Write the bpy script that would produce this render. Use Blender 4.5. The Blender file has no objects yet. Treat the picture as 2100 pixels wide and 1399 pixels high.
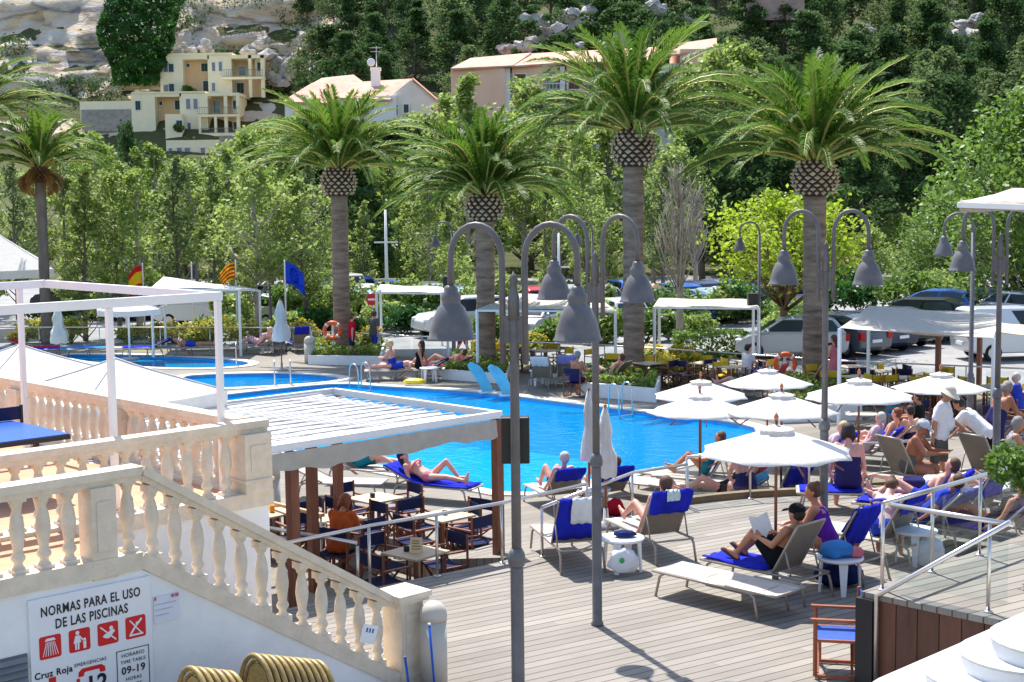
import bpy, bmesh, math, random
import numpy as np
from mathutils import Vector, Matrix, noise
from mathutils.geometry import tessellate_polygon
R = math.radians
sc = bpy.context.scene
COL = sc.collection
rng = random.Random(7)
# ---------------------------------------------------------------- camera
FPX, CX, CY, CAMZ, HOR = 3000.0, 1050.0, 699.5, 5.15, 405.0
PITCH, ROLL = math.atan((CY - HOR) / FPX), -0.012
CAMR = Matrix.Rotation(R(90) - PITCH, 3, 'X') @ Matrix.Rotation(ROLL, 3, 'Z')
cam_data = bpy.data.cameras.new('camera')
cam = bpy.data.objects.new('camera', cam_data); COL.objects.link(cam)
cam.matrix_world = Matrix.Translation((0, 0, CAMZ)) @ CAMR.to_4x4()
cam_data.sensor_width = 36; cam_data.lens = 36 * FPX / 2100
cam_data.clip_start = 0.3; cam_data.clip_end = 3000
sc.camera = cam
# ---------------------------------------------------------------- light
SUN_AZ, SUN_EL = R(-21), R(61)          # azimuth from +Y towards +X
sun_dir = Vector((math.sin(SUN_AZ) * math.cos(SUN_EL), math.cos(SUN_AZ) * math.cos(SUN_EL), math.sin(SUN_EL)))
W = bpy.data.worlds.new('World'); sc.world = W; W.use_nodes = True
wn = W.node_tree.nodes; bgn = wn['Background']
sky = wn.new('ShaderNodeTexSky'); sky.sky_type = 'NISHITA'; sky.sun_disc = False
sky.sun_elevation = SUN_EL; sky.sun_rotation = SUN_AZ
W.node_tree.links.new(sky.outputs[0], bgn.inputs[0]); bgn.inputs[1].default_value = 0.15
sl = bpy.data.lights.new('sun', 'SUN'); sl.energy = 4.6; sl.angle = R(0.5); sl.color = (1, .96, .9)
so = bpy.data.objects.new('sun', sl); COL.objects.link(so)
so.rotation_euler = sun_dir.to_track_quat('Z', 'Y').to_euler(); so.location = (-20, 60, 120)
sc.view_settings.view_transform = 'Standard'; sc.view_settings.look = 'None'
sc.view_settings.exposure = 0.85; sc.view_settings.gamma = 1
sc.render.engine = 'CYCLES'
sc.cycles.max_bounces = 6; sc.cycles.diffuse_bounces = 3; sc.cycles.glossy_bounces = 2
sc.cycles.transmission_bounces = 4; sc.cycles.transparent_max_bounces = 12
sc.cycles.use_denoising = True
sc.cycles.caustics_reflective = False; sc.cycles.caustics_refractive = False
T = -0.7                                  # level of the pool terrace and car park below the deck
U = Vector((math.sin(R(46)), math.cos(R(46)), 0)); V = Vector((-U.y, U.x, 0))
# ---------------------------------------------------------------- geometry helpers
def ray(px, py):
    return CAMR @ Vector(((px - CX) / FPX, -(py - CY) / FPX, -1))
def G(px, py, z=0.0):
    d = ray(px, py); return Vector((0, 0, CAMZ)) + d * ((z - CAMZ) / d.z)
def P(px, py, y):
    d = ray(px, py); return Vector((0, 0, CAMZ)) + d * (y / d.y)
def PX(p):
    q = CAMR.transposed() @ (Vector(p) - Vector((0, 0, CAMZ)))
    return (CX + FPX * q.x / -q.z, CY - FPX * q.y / -q.z)
class MB:
    def __init__(s): s.v = []; s.f = []; s.s = []
    def add(s, vs, fs, smooth=False):
        n = len(s.v); s.v += [tuple(v) for v in vs]
        s.f += [tuple(i + n for i in f) for f in fs]; s.s += [smooth] * len(fs); return s
    def box(s, x0, x1, y0, y1, z0, z1, M=None):
        vs = [Vector((x, y, z)) for z in (z0, z1) for y in (y0, y1) for x in (x0, x1)]
        if M is not None: vs = [M @ v for v in vs]
        return s.add(vs, [(0, 2, 3, 1), (4, 5, 7, 6), (0, 1, 5, 4), (1, 3, 7, 5), (3, 2, 6, 7), (2, 0, 4, 6)])
    def bar(s, a, b, w, h=None, up=(0, 0, 1)):
        a, b = Vector(a), Vector(b); h = h or w; d = (b - a).normalized(); up = Vector(up)
        if abs(d.dot(up)) > .98: up = Vector((U.x, U.y, 0))
        x = d.cross(up).normalized() * w / 2; y = x.cross(d).normalized() * h / 2
        vs = [p + sx * x + sy * y for p in (a, b) for sx, sy in ((-1, -1), (1, -1), (1, 1), (-1, 1))]
        return s.add(vs, [(3, 2, 1, 0), (4, 5, 6, 7), (0, 1, 5, 4), (1, 2, 6, 5), (2, 3, 7, 6), (3, 0, 4, 7)])
    def tube(s, pts, r, n=8, caps=True):
        pts = [Vector(p) for p in pts]; k = len(pts)
        rs = r if isinstance(r, (list, tuple)) else [r] * k
        vs = []; x = None
        for i, p in enumerate(pts):
            d = (pts[min(i + 1, k - 1)] - pts[max(i - 1, 0)]).normalized()
            if x is None:
                x = d.orthogonal().normalized()
            else:
                x = (x - d * x.dot(d)).normalized()
            y = d.cross(x)
            vs += [p + (x * math.cos(2 * math.pi * j / n) + y * math.sin(2 * math.pi * j / n)) * rs[i] for j in range(n)]
        fs = [(i * n + j, i * n + (j + 1) % n, (i + 1) * n + (j + 1) % n, (i + 1) * n + j) for i in range(k - 1) for j in range(n)]
        s.add(vs, fs, True)
        if caps:
            o = len(s.v) - len(vs)
            s.f += [tuple(o + j for j in reversed(range(n))), tuple(o + (k - 1) * n + j for j in range(n))]; s.s += [False, False]
        return s
    def lathe(s, prof, c=(0, 0, 0), n=16, smooth=True, sx=1, sy=1, a0=0):
        c = Vector(c); k = len(prof)
        vs = [c + Vector((r * sx * math.cos(a0 + 2 * math.pi * j / n), r * sy * math.sin(a0 + 2 * math.pi * j / n), z)) for r, z in prof for j in range(n)]
        fs = [(i * n + j, i * n + (j + 1) % n, (i + 1) * n + (j + 1) % n, (i + 1) * n + j) for i in range(k - 1) for j in range(n)]
        s.add(vs, fs, smooth); o = len(s.v) - len(vs)
        s.f += [tuple(o + j for j in reversed(range(n))), tuple(o + (k - 1) * n + j for j in range(n))]; s.s += [False, False]
        return s
    def prism(s, poly, z0, z1):
        n = len(poly); vs = [(p[0], p[1], z0) for p in poly] + [(p[0], p[1], z1) for p in poly]
        return s.add(vs, [tuple(reversed(range(n))), tuple(range(n, 2 * n))] + [(i, (i + 1) % n, n + (i + 1) % n, n + i) for i in range(n)])
    def sheet(s, rows, smooth=True):
        m = len(rows[0]); vs = [p for r in rows for p in r]
        return s.add(vs, [(i * m + j, i * m + j + 1, (i + 1) * m + j + 1, (i + 1) * m + j) for i in range(len(rows) - 1) for j in range(m - 1)], smooth)
    def slab(s, rows, th, smooth=True):
        top = rows; bot = [[Vector(p) - Vector((0, 0, th)) if not isinstance(th, Vector) else Vector(p) - th for p in r] for r in rows]
        s.sheet(top, smooth); s.sheet([list(reversed(r)) for r in bot], smooth)
        for a, b in ((top[0], bot[0]), (bot[-1], top[-1]), ([r[0] for r in bot], [r[0] for r in top]), ([r[-1] for r in top], [r[-1] for r in bot])):
            s.sheet([b, a], False)
        return s
    def sphere(s, c, r, n=10, m=7, Mx=None):
        c = Vector(c); r = r if isinstance(r, (tuple, list)) else (r, r, r); vs = []
        for i in range(m + 1):
            t = math.pi * i / m
            for j in range(n):
                q = Vector((r[0] * math.sin(t) * math.cos(2 * math.pi * j / n), r[1] * math.sin(t) * math.sin(2 * math.pi * j / n), r[2] * math.cos(t)))
                vs.append(c + (Mx @ q if Mx is not None else q))
        return s.add(vs, [(i * n + j, (i + 1) * n + j, (i + 1) * n + (j + 1) % n, i * n + (j + 1) % n) for i in range(m) for j in range(n)], True)
    def build(s, name, m, parent=None, off=None, label=None, bevel=0):
        me = bpy.data.meshes.new(name)
        vs = s.v if off is None else [(v[0] - off[0], v[1] - off[1], v[2] - off[2]) for v in s.v]
        me.from_pydata(vs, [], s.f); me.polygons.foreach_set('use_smooth', s.s); me.update()
        o = bpy.data.objects.new(name, me); COL.objects.link(o)
        if m: me.materials.append(m)
        if parent is not None: o.parent = parent
        if label: o['label'] = label
        if bevel:
            b = o.modifiers.new('bevel', 'BEVEL'); b.width = bevel; b.segments = 2; b.limit_method = 'ANGLE'
        return o
def tag(o, label, cat=None, group=None, kind=None):
    o['label'] = label
    if cat: o['category'] = cat
    if group: o['group'] = group
    if kind: o['kind'] = kind
    return o
def thing(name, label, cat, loc=(0, 0, 0), rz=0.0, group=None):
    o = bpy.data.objects.new(name, None); COL.objects.link(o); o.empty_display_size = .2
    o.location = loc; o.rotation_euler = (0, 0, rz); return tag(o, label, cat, group)
def structure(o, label, cat):
    o['kind'] = 'structure'; o['label'] = label; o['category'] = cat; return o
CH = {}
def kids(o):
    return [c for c in ALLCH() if c.parent == o]
def ALLCH():
    return list(COL.objects)
def dup(root, ch, loc, rz=0.0, label=None, group=None, scale=None):
    """ch: nested list [(child, [subchildren])] of the source"""
    r = root.copy(); COL.objects.link(r); r.location = loc; r.rotation_euler = (0, 0, rz)
    if label: r['label'] = label
    if group: r['group'] = group
    if scale is not None: r.scale = scale if hasattr(scale, '__len__') else (scale,) * 3
    for c, subs in ch:
        d = c.copy(); COL.objects.link(d); d.parent = r
        for g in subs:
            e = g.copy(); COL.objects.link(e); e.parent = d
    return r
def tree_of(root, objs):
    return [(c, [g for g in objs if g.parent == c]) for c in objs if c.parent == root]
class Proto:
    """collects what is linked between start and end so that it can be copied"""
    def __enter__(s): s.n0 = set(COL.objects); return s
    def __exit__(s, *a):
        s.objs = [o for o in COL.objects if o not in s.n0]
        s.root = [o for o in s.objs if o.parent is None][0]; s.ch = tree_of(s.root, s.objs); s.used = False
    def put(s, loc, rz=0.0, label=None, group=None, scale=None):
        if not s.used:
            s.used = True; r = s.root; r.location = loc; r.rotation_euler = (0, 0, rz)
            if label: r['label'] = label
            if group: r['group'] = group
            if scale is not None: r.scale = scale if hasattr(scale, '__len__') else (scale,) * 3
            return r
        return dup(s.root, s.ch, loc, rz, label, group, scale)
ONES = 'first second third fourth fifth sixth seventh eighth ninth tenth eleventh twelfth thirteenth fourteenth fifteenth sixteenth seventeenth eighteenth nineteenth'.split()
TENS = {2: 'twenty', 3: 'thirty', 4: 'forty', 5: 'fifty', 6: 'sixty', 7: 'seventy'}
TENTH = {2: 'twentieth', 3: 'thirtieth', 4: 'fortieth', 5: 'fiftieth', 6: 'sixtieth', 7: 'seventieth'}
def ordn(i):
    if i < 19: return ONES[i]
    a, b = divmod(i + 1, 10); return TENTH[a] if b == 0 else TENS[a] + '-' + ONES[b - 1]
# ---------------------------------------------------------------- materials
MATS = {}
def mat(name, c, rough=.6, metal=0.0, var=.12, vscale=3.0, bump=0.0, bscale=40.0, spec=.35, coord='world', stretch=None):
    if name in MATS: return MATS[name]
    m = bpy.data.materials.new(name); m.use_nodes = True; nt = m.node_tree; N, Lk = nt.nodes, nt.links
    b = N['Principled BSDF']; b.inputs['Roughness'].default_value = rough; b.inputs['Metallic'].default_value = metal
    b.inputs['Specular IOR Level'].default_value = spec
    if coord == 'world':
        src = N.new('ShaderNodeNewGeometry').outputs['Position']
    else:
        src = N.new('ShaderNodeTexCoord').outputs['Object']
    if stretch:
        mp = N.new('ShaderNodeMapping'); mp.inputs['Scale'].default_value = stretch; Lk.new(src, mp.inputs[0]); src = mp.outputs[0]
    if var:
        n1 = N.new('ShaderNodeTexNoise'); n1.inputs['Scale'].default_value = vscale; n1.inputs['Detail'].default_value = 6
        n1.inputs['Roughness'].default_value = .65; Lk.new(src, n1.inputs['Vector'])
        r = N.new('ShaderNodeValToRGB'); e = r.color_ramp.elements
        e[0].position = .3; e[1].position = .7
        e[0].color = tuple(max(0, x * (1 - var)) for x in c) + (1,); e[1].color = tuple(min(1, x * (1 + var)) for x in c) + (1,)
        Lk.new(n1.outputs['Fac'], r.inputs[0]); Lk.new(r.outputs[0], b.inputs['Base Color'])
    else:
        b.inputs['Base Color'].default_value = tuple(c) + (1,)
    if bump:
        n2 = N.new('ShaderNodeTexNoise'); n2.inputs['Scale'].default_value = bscale; n2.inputs['Detail'].default_value = 4
        Lk.new(src, n2.inputs['Vector']); bp = N.new('ShaderNodeBump'); bp.inputs['Strength'].default_value = bump
        bp.inputs['Distance'].default_value = .02; Lk.new(n2.outputs['Fac'], bp.inputs['Height']); Lk.new(bp.outputs[0], b.inputs['Normal'])
    MATS[name] = m; return m
def leafmat(name, dark, light, trans=.45, gloss=.25):
    if name in MATS: return MATS[name]
    m = bpy.data.materials.new(name); m.use_nodes = True; nt = m.node_tree; N, Lk = nt.nodes, nt.links
    b = N['Principled BSDF']; b.inputs['Roughness'].default_value = .5; b.inputs['Specular IOR Level'].default_value = gloss
    at = N.new('ShaderNodeAttribute'); at.attribute_name = 'rnd'
    no = N.new('ShaderNodeTexNoise'); no.inputs['Scale'].default_value = .7; no.inputs['Detail'].default_value = 2
    ge = N.new('ShaderNodeNewGeometry'); Lk.new(ge.outputs['Position'], no.inputs['Vector'])
    oi = N.new('ShaderNodeObjectInfo')
    a1 = N.new('ShaderNodeMath'); a1.operation = 'MULTIPLY_ADD'; a1.inputs[1].default_value = .55; Lk.new(at.outputs['Fac'], a1.inputs[0])
    a2 = N.new('ShaderNodeMath'); a2.operation = 'MULTIPLY_ADD'; a2.inputs[1].default_value = .7; a2.inputs[2].default_value = -.25
    Lk.new(no.outputs['Fac'], a2.inputs[0])
    a3 = N.new('ShaderNodeMath'); a3.operation = 'MULTIPLY_ADD'; a3.inputs[1].default_value = .25
    Lk.new(oi.outputs['Random'], a3.inputs[0]); Lk.new(a2.outputs[0], a3.inputs[2]); Lk.new(a3.outputs[0], a1.inputs[2])
    r = N.new('ShaderNodeValToRGB'); e = r.color_ramp.elements
    e[0].position = .1; e[1].position = .9; e[0].color = tuple(dark) + (1,); e[1].color = tuple(light) + (1,)
    Lk.new(a1.outputs[0], r.inputs[0]); Lk.new(r.outputs[0], b.inputs['Base Color'])
    t = N.new('ShaderNodeBsdfTranslucent'); Lk.new(r.outputs[0], t.inputs[0])
    mx = N.new('ShaderNodeMixShader'); mx.inputs[0].default_value = trans
    Lk.new(b.outputs[0], mx.inputs[1]); Lk.new(t.outputs[0], mx.inputs[2]); Lk.new(mx.outputs[0], N['Material Output'].inputs[0])
    MATS[name] = m; return m
def clothmat(name, c, trans=.3, var=.06):
    if name in MATS: return MATS[name]
    m = mat(name, c, .9, var=max(var, .1), vscale=6, bump=.45, bscale=14, spec=.1); nt = m.node_tree; N, Lk = nt.nodes, nt.links
    t = N.new('ShaderNodeBsdfTranslucent'); t.inputs[0].default_value = tuple(c) + (1,)
    mx = N.new('ShaderNodeMixShader'); mx.inputs[0].default_value = trans
    Lk.new(N['Principled BSDF'].outputs[0], mx.inputs[1]); Lk.new(t.outputs[0], mx.inputs[2]); Lk.new(mx.outputs[0], N['Material Output'].inputs[0])
    return m
def glassmat():
    if 'glass' in MATS: return MATS['glass']
    m = bpy.data.materials.new('glass'); m.use_nodes = True; nt = m.node_tree; N, Lk = nt.nodes, nt.links
    N.remove(N['Principled BSDF'])
    t = N.new('ShaderNodeBsdfTransparent'); t.inputs[0].default_value = (.86, .92, .92, 1)
    g = N.new('ShaderNodeBsdfGlossy'); g.inputs['Roughness'].default_value = .03
    f = N.new('ShaderNodeFresnel'); f.inputs[0].default_value = 1.45
    mx = N.new('ShaderNodeMixShader'); Lk.new(f.outputs[0], mx.inputs[0]); Lk.new(t.outputs[0], mx.inputs[1]); Lk.new(g.outputs[0], mx.inputs[2])
    Lk.new(mx.outputs[0], N['Material Output'].inputs[0]); MATS['glass'] = m; return m
WHITE = mat('white_paint', (.8, .8, .8), .5, var=.04, vscale=2)
CANVAS = clothmat('white_canvas', (.76, .75, .73), .3)
BEIGE_CANVAS = clothmat('beige_canvas', (.62, .57, .5), .25)
LAMPM = mat('grey_lamp_metal', (.14, .132, .137), .5, .2, var=.2, vscale=5, bump=.08, bscale=60)
STEEL = mat('brushed_steel', (.62, .58, .55), .3, .9, var=.08, vscale=20)
WOODR = mat('red_brown_wood', (.21, .075, .04), .55, var=.3, vscale=8, stretch=(1, 1, .2))
WOODD = mat('dark_wood', (.1, .045, .03), .55, var=.3, vscale=8, stretch=(1, 1, .2))
STONE = mat('cast_stone', (.7, .6, .475), .85, var=.13, vscale=5, bump=.35, bscale=45, spec=.15)
PLASTER = mat('white_plaster', (.8, .8, .8), .85, var=.09, vscale=1.5, bump=.15, bscale=30, spec=.15)
NAVY = clothmat('navy_canvas', (.025, .03, .08), .1)
ROYAL = clothmat('royal_blue_towel', (.02, .03, .5), .15, var=.25)
SLING = clothmat('taupe_sling', (.6, .55, .49), .25)
TAUPE = mat('taupe_metal', (.36, .31, .26), .4, .3, var=.08)
BLACK = mat('black_plastic', (.02, .02, .022), .4, var=.1)
WPLAST = mat('white_plastic', (.82, .83, .85), .35, var=.03)
# ================================================================ the setting
def smooth(a, b, x):
    t = max(0, min(1, (x - a) / (b - a))); return t * t * (3 - 2 * t)
def interp(tab, x):
    if x <= tab[0][0]: return tab[0][1]
    for (a, b), (c, d) in zip(tab, tab[1:]):
        if x <= c: return b + (d - b) * (x - a) / (c - a)
    return tab[-1][1]
def boards(name, c, az, width, gap, gapcol, var=.22, wear=.3):
    m = bpy.data.materials.new(name); m.use_nodes = True; nt = m.node_tree; N, Lk = nt.nodes, nt.links
    b = N['Principled BSDF']; b.inputs['Roughness'].default_value = .8; b.inputs['Specular IOR Level'].default_value = .15
    g = N.new('ShaderNodeNewGeometry'); mp = N.new('ShaderNodeMapping'); mp.vector_type = 'POINT'
    mp.inputs['Rotation'].default_value = (0, 0, az - R(90)); Lk.new(g.outputs['Position'], mp.inputs[0])
    sp = N.new('ShaderNodeSeparateXYZ'); Lk.new(mp.outputs[0], sp.inputs[0])
    def M(op, a, bb=None, cc=None):
        n = N.new('ShaderNodeMath'); n.operation = op
        for i, q in enumerate((a, bb, cc)):
            if q is None: continue
            if isinstance(q, (int, float)): n.inputs[i].default_value = q
            else: Lk.new(q, n.inputs[i])
        return n.outputs[0]
    q = M('DIVIDE', sp.outputs['Y'], width); idx = M('FLOOR', q); fr = M('FRACT', q)
    edge = M('ABSOLUTE', M('SUBTRACT', fr, .5)); isgap = M('GREATER_THAN', edge, .5 - gap / width / 2)
    wn_ = N.new('ShaderNodeTexWhiteNoise'); wn_.noise_dimensions = '2D'
    # boards have ends: shift by the row
    seg = M('FLOOR', M('ADD', M('DIVIDE', sp.outputs['X'], 3.1), M('MULTIPLY', idx, .37)))
    cb = N.new('ShaderNodeCombineXYZ'); Lk.new(idx, cb.inputs[0]); Lk.new(seg, cb.inputs[1]); Lk.new(cb.outputs[0], wn_.inputs['Vector'])
    st = N.new('ShaderNodeMapping'); st.inputs['Scale'].default_value = (1.2, 22, 1); Lk.new(mp.outputs[0], st.inputs[0])
    no = N.new('ShaderNodeTexNoise'); no.inputs['Scale'].default_value = 2; no.inputs['Detail'].default_value = 5; Lk.new(st.outputs[0], no.inputs['Vector'])
    big = N.new('ShaderNodeTexNoise'); big.inputs['Scale'].default_value = .55; big.inputs['Detail'].default_value = 7; Lk.new(g.outputs['Position'], big.inputs['Vector'])
    v = M('ADD', M('MULTIPLY', wn_.outputs['Value'], var), M('MULTIPLY', no.outputs['Fac'], wear))
    v = M('ADD', v, M('MULTIPLY', big.outputs['Fac'], .5)); v = M('SUBTRACT', v, .07)
    r = N.new('ShaderNodeValToRGB'); e = r.color_ramp.elements; e[0].position = .15; e[1].position = .75
    e[0].color = tuple(x * .62 for x in c) + (1,); e[1].color = tuple(min(1, x * 1.28) for x in c) + (1,)
    Lk.new(v, r.inputs[0]); mx = N.new('ShaderNodeMixRGB'); Lk.new(isgap, mx.inputs[0]); Lk.new(r.outputs[0], mx.inputs[1]); mx.inputs[2].default_value = tuple(gapcol) + (1,)
    Lk.new(mx.outputs[0], b.inputs['Base Color'])
    bp = N.new('ShaderNodeBump'); bp.inputs['Strength'].default_value = .5; bp.inputs['Distance'].default_value = .02
    Lk.new(M('SUBTRACT', M('MULTIPLY', no.outputs['Fac'], .15), isgap), bp.inputs['Height']); Lk.new(bp.outputs[0], b.inputs['Normal'])
    return m
DECKM = boards('deck_boards', (.252, .23, .2), R(57), .165, .017, (.095, .07, .055), var=.26, wear=.4)
TERM = boards('terrace_boards', (.265, .24, .205), R(57), .3, .014, (.16, .13, .1), var=.15)
def flat(name, outer, holes, z, m):
    loops = [[Vector((p[0], p[1], 0)) for p in outer]] + [[Vector((p[0], p[1], 0)) for p in h] for h in holes]
    tris = tessellate_polygon(loops); pts = [p for l in loops for p in l]; mb = MB()
    fs = []
    for t in tris:
        a, b, c = (pts[i] for i in t)
        fs.append(t if (b - a).cross(c - a).z > 0 else (t[0], t[2], t[1]))
    mb.add([(p.x, p.y, z) for p in pts], fs); return mb.build(name, m)
def rounded(pts, n=2):
    for _ in range(n):
        q = []
        for a, b in zip(pts, pts[1:] + pts[:1]): q += [a * .78 + b * .22, a * .22 + b * .78]
        pts = q
    return pts
def pxpoly(lst, z): return [G(x, y, z) for x, y in lst]
terrace_out = [Vector((-40, 8, 0)), Vector((30, 8, 0)), Vector((30, 43, 0))] + \
    pxpoly([(2150, 825), (1700, 800), (1400, 775), (1050, 752), (780, 735), (640, 722), (-60, 722)], T) + [Vector((-40, 58, 0))]
big_pool = rounded(pxpoly([(1066, 1018), (1180, 992), (1290, 970), (1385, 955), (1445, 934), (1520, 905), (1560, 882), (1500, 866), (1380, 852), (1200, 832),
                           (1000, 806), (880, 798), (775, 793), (700, 787), (600, 795), (450, 812), (300, 830), (420, 880), (700, 950), (900, 985)], T), 1)
mid_pool = rounded(pxpoly([(370, 772), (450, 768), (560, 766), (650, 769), (705, 776), (665, 785), (560, 792), (440, 798), (380, 792)], T), 2)
far_pool = rounded(pxpoly([(110, 727), (300, 729), (440, 735), (515, 744), (500, 752), (400, 757), (280, 753), (170, 742)], T), 2)
PAVE = TERM
structure(flat('pool_terrace', terrace_out, [big_pool, mid_pool, far_pool], T, PAVE), 'pale weathered paving around the blue swimming pools', 'terrace')
GROUNDM = mat('dry_ground', (.22, .2, .13), .95, var=.35, vscale=.3, spec=.1)
structure(flat('ground', [(-700, -60), (700, -60), (700, 1200), (-700, 1200)], [terrace_out], T, GROUNDM), 'dry earth and gravel around the pool complex', 'ground')
# water
def watermat():
    m = bpy.data.materials.new('pool_water'); m.use_nodes = True; nt = m.node_tree; N, Lk = nt.nodes, nt.links; N.remove(N['Principled BSDF'])
    t = N.new('ShaderNodeBsdfTransparent'); t.inputs[0].default_value = (.3, .8, .98, 1); gl = N.new('ShaderNodeBsdfGlossy'); gl.inputs['Roughness'].default_value = .04
    d = N.new('ShaderNodeBsdfDiffuse'); d.inputs[0].default_value = (.0, .44, .88, 1)
    g = N.new('ShaderNodeNewGeometry'); n2 = N.new('ShaderNodeTexNoise'); n2.inputs['Scale'].default_value = 2.6; n2.inputs['Detail'].default_value = 4; n2.inputs['Distortion'].default_value = .8
    Lk.new(g.outputs['Position'], n2.inputs['Vector']); bp = N.new('ShaderNodeBump'); bp.inputs['Strength'].default_value = .35; bp.inputs['Distance'].default_value = .06
    Lk.new(n2.outputs['Fac'], bp.inputs['Height']); f = N.new('ShaderNodeFresnel'); f.inputs[0].default_value = 1.22
    for q_ in (gl, d, f): Lk.new(bp.outputs[0], q_.inputs['Normal'])
    m1 = N.new('ShaderNodeMixShader'); m1.inputs[0].default_value = .42; Lk.new(t.outputs[0], m1.inputs[1]); Lk.new(d.outputs[0], m1.inputs[2])
    mx = N.new('ShaderNodeMixShader'); Lk.new(f.outputs[0], mx.inputs[0]); Lk.new(m1.outputs[0], mx.inputs[1]); Lk.new(gl.outputs[0], mx.inputs[2]); Lk.new(mx.outputs[0], N['Material Output'].inputs[0]); return m
WATER = watermat()
COPING = mat('pool_coping', (.62, .58, .52), .8, var=.08)
TILE = mat('pool_tile', (.02, .33, .8), .3, var=.12, vscale=6); FLOOR = mat('pool_floor_tile', (.03, .62, .92), .4, var=.22, vscale=.9)
for nm_i, (nm, poly, lb) in enumerate((('pool_water', big_pool, 'bright blue water of the main swimming pool'), ('pool_water', mid_pool, 'blue water of the small rounded pool'), ('pool_water', far_pool, 'blue water of the shallow pool by the sunbeds'))):
    structure(flat(nm, poly, [], T - .1, WATER), lb, 'pool water')
    w = MB(); n = len(poly); c = sum(poly, Vector()) / n
    dp = 1.5 if nm_i == 0 else .9
    w.add([(p.x, p.y, T - dp) for p in poly] + [(p.x, p.y, T - .004) for p in poly], [(i, (i + 1) % n, n + (i + 1) % n, n + i) for i in range(n)])
    structure(flat('pool_floor', poly, [], T - dp, FLOOR), 'pale blue tiled floor of the pool: ' + lb.split(' of ')[1], 'pool floor')
    structure(w.build('pool_wall', TILE), 'blue tiled side of the pool above the water: ' + lb.split(' of ')[1], 'pool wall')
    k = MB(); out = []
    for i, p in enumerate(poly):
        a, b = poly[i - 1], poly[(i + 1) % n]; t = (b - a).normalized(); nrm = Vector((t.y, -t.x, 0))
        if nrm.dot(p - c) < 0: nrm = -nrm
        out.append(p + nrm * .38)
    vs = [(p.x, p.y, z) for z in (T + .03,) for p in poly] + [(p.x, p.y, T + .03) for p in out] + [(p.x, p.y, T - .05) for p in poly] + [(p.x, p.y, T + .002) for p in out]
    fs = []
    for i in range(n):
        j = (i + 1) % n; fs += [(i, j, n + j, n + i), (2 * n + i, 2 * n + j, j, i), (n + i, n + j, 3 * n + j, 3 * n + i)]
    k.add(vs, fs); structure(k.build('pool_coping', COPING), 'pale stone rim round the ' + lb.split(' of the ')[1], 'pool coping')
# upper wooden deck
E0 = G(757, 1207); E1 = G(1027, 1152)
kerb_px = [(1400, 1034), (1465, 1026), (1530, 1020), (1600, 1016), (1650, 1014), (1760, 1003), (1900, 993), (2160, 985)]
kerb = [G(x, y) for x, y in kerb_px]
E2 = G(1310, 1068)
deck_poly = [Vector((-9, 3, 0)), Vector((14, 3, 0)), Vector((14, 26, 0))] + kerb[::-1] + [E2, E1, E0, E0 - U * 8]
mb = MB(); mb.prism([(p.x, p.y) for p in deck_poly], -.12, 0.0)
dk = structure(mb.build('deck', DECKM), 'weathered grey timber deck with long boards', 'deck')
fm = MB(); e = [E0 - U * 8, E0, E1, E2] + kerb
for a, b in zip(e, e[1:]):
    d = (b - a).normalized(); n_ = Vector((d.y, -d.x, 0)) * .06
    fm.add([a + n_ + Vector((0, 0, -.125)), b + n_ + Vector((0, 0, -.125)), b + n_ + Vector((0, 0, T + .001)), a + n_ + Vector((0, 0, T + .001))], [(0, 1, 2, 3)])
structure(fm.build('deck_skirt', WOODD), 'dark boards closing the gap below the deck', 'deck skirt')
kb = MB()
for a, b in zip(kerb[:-2], kerb[1:-1]):
    kb.bar(a + Vector((0, 0, .055)), b + Vector((0, 0, .055)), .16, .11)
tag(kb.build('deck_kerb', mat('kerb_wood', (.2, .14, .08), .7, var=.2)), 'curved brown timber kerb along the deck edge', 'kerb')
rp = MB(); a, b = E1 + U * .35, E2; q = V * 3.6 + Vector((0, 0, T + .01))
a2, b2 = a + q, b + q; dn = lambda p: Vector((p.x, p.y, T + .003)); rp.add([a + Vector((0, 0, .004)), b + Vector((0, 0, .004)), b2, a2, dn(a), dn(b)], [(0, 1, 2, 3), (4, 0, 3), (1, 5, 2), (0, 4, 5, 1)])
structure(rp.build('deck_ramp', DECKM), 'timber ramp running down from the deck to the pool', 'ramp')
# car park
ASPH = mat('light_asphalt', (.27, .265, .26), .9, var=.2, vscale=.8, bump=.2, bscale=30)
road = [Vector((30, 43.2, 0)), Vector((60, 44, 0)), Vector((75, 108, 0)), Vector((-60, 108, 0)), Vector((-50, 60, 0))] + \
    [p + Vector((0, .9, 0)) for p in pxpoly([(-60, 722), (640, 722), (780, 735), (1050, 752), (1400, 775), (1700, 800), (2150, 825)], T)]
structure(flat('car_park', road, [], T + .006, ASPH), 'sunlit pale grey asphalt of the car park', 'car park')
ln = MB()
for i in range(14):
    x = 9 + i * 2.6; c = Vector((x, 57.5 + .2 * i, T + .011)); ln.box(-.05, .05, -2.4, 2.4, 0, .001, Matrix.Translation(c) @ Matrix.Rotation(R(-30), 4, 'Z'))
structure(ln.build('parking_line', WHITE), 'white painted bay lines on the asphalt', 'road marking')
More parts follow.
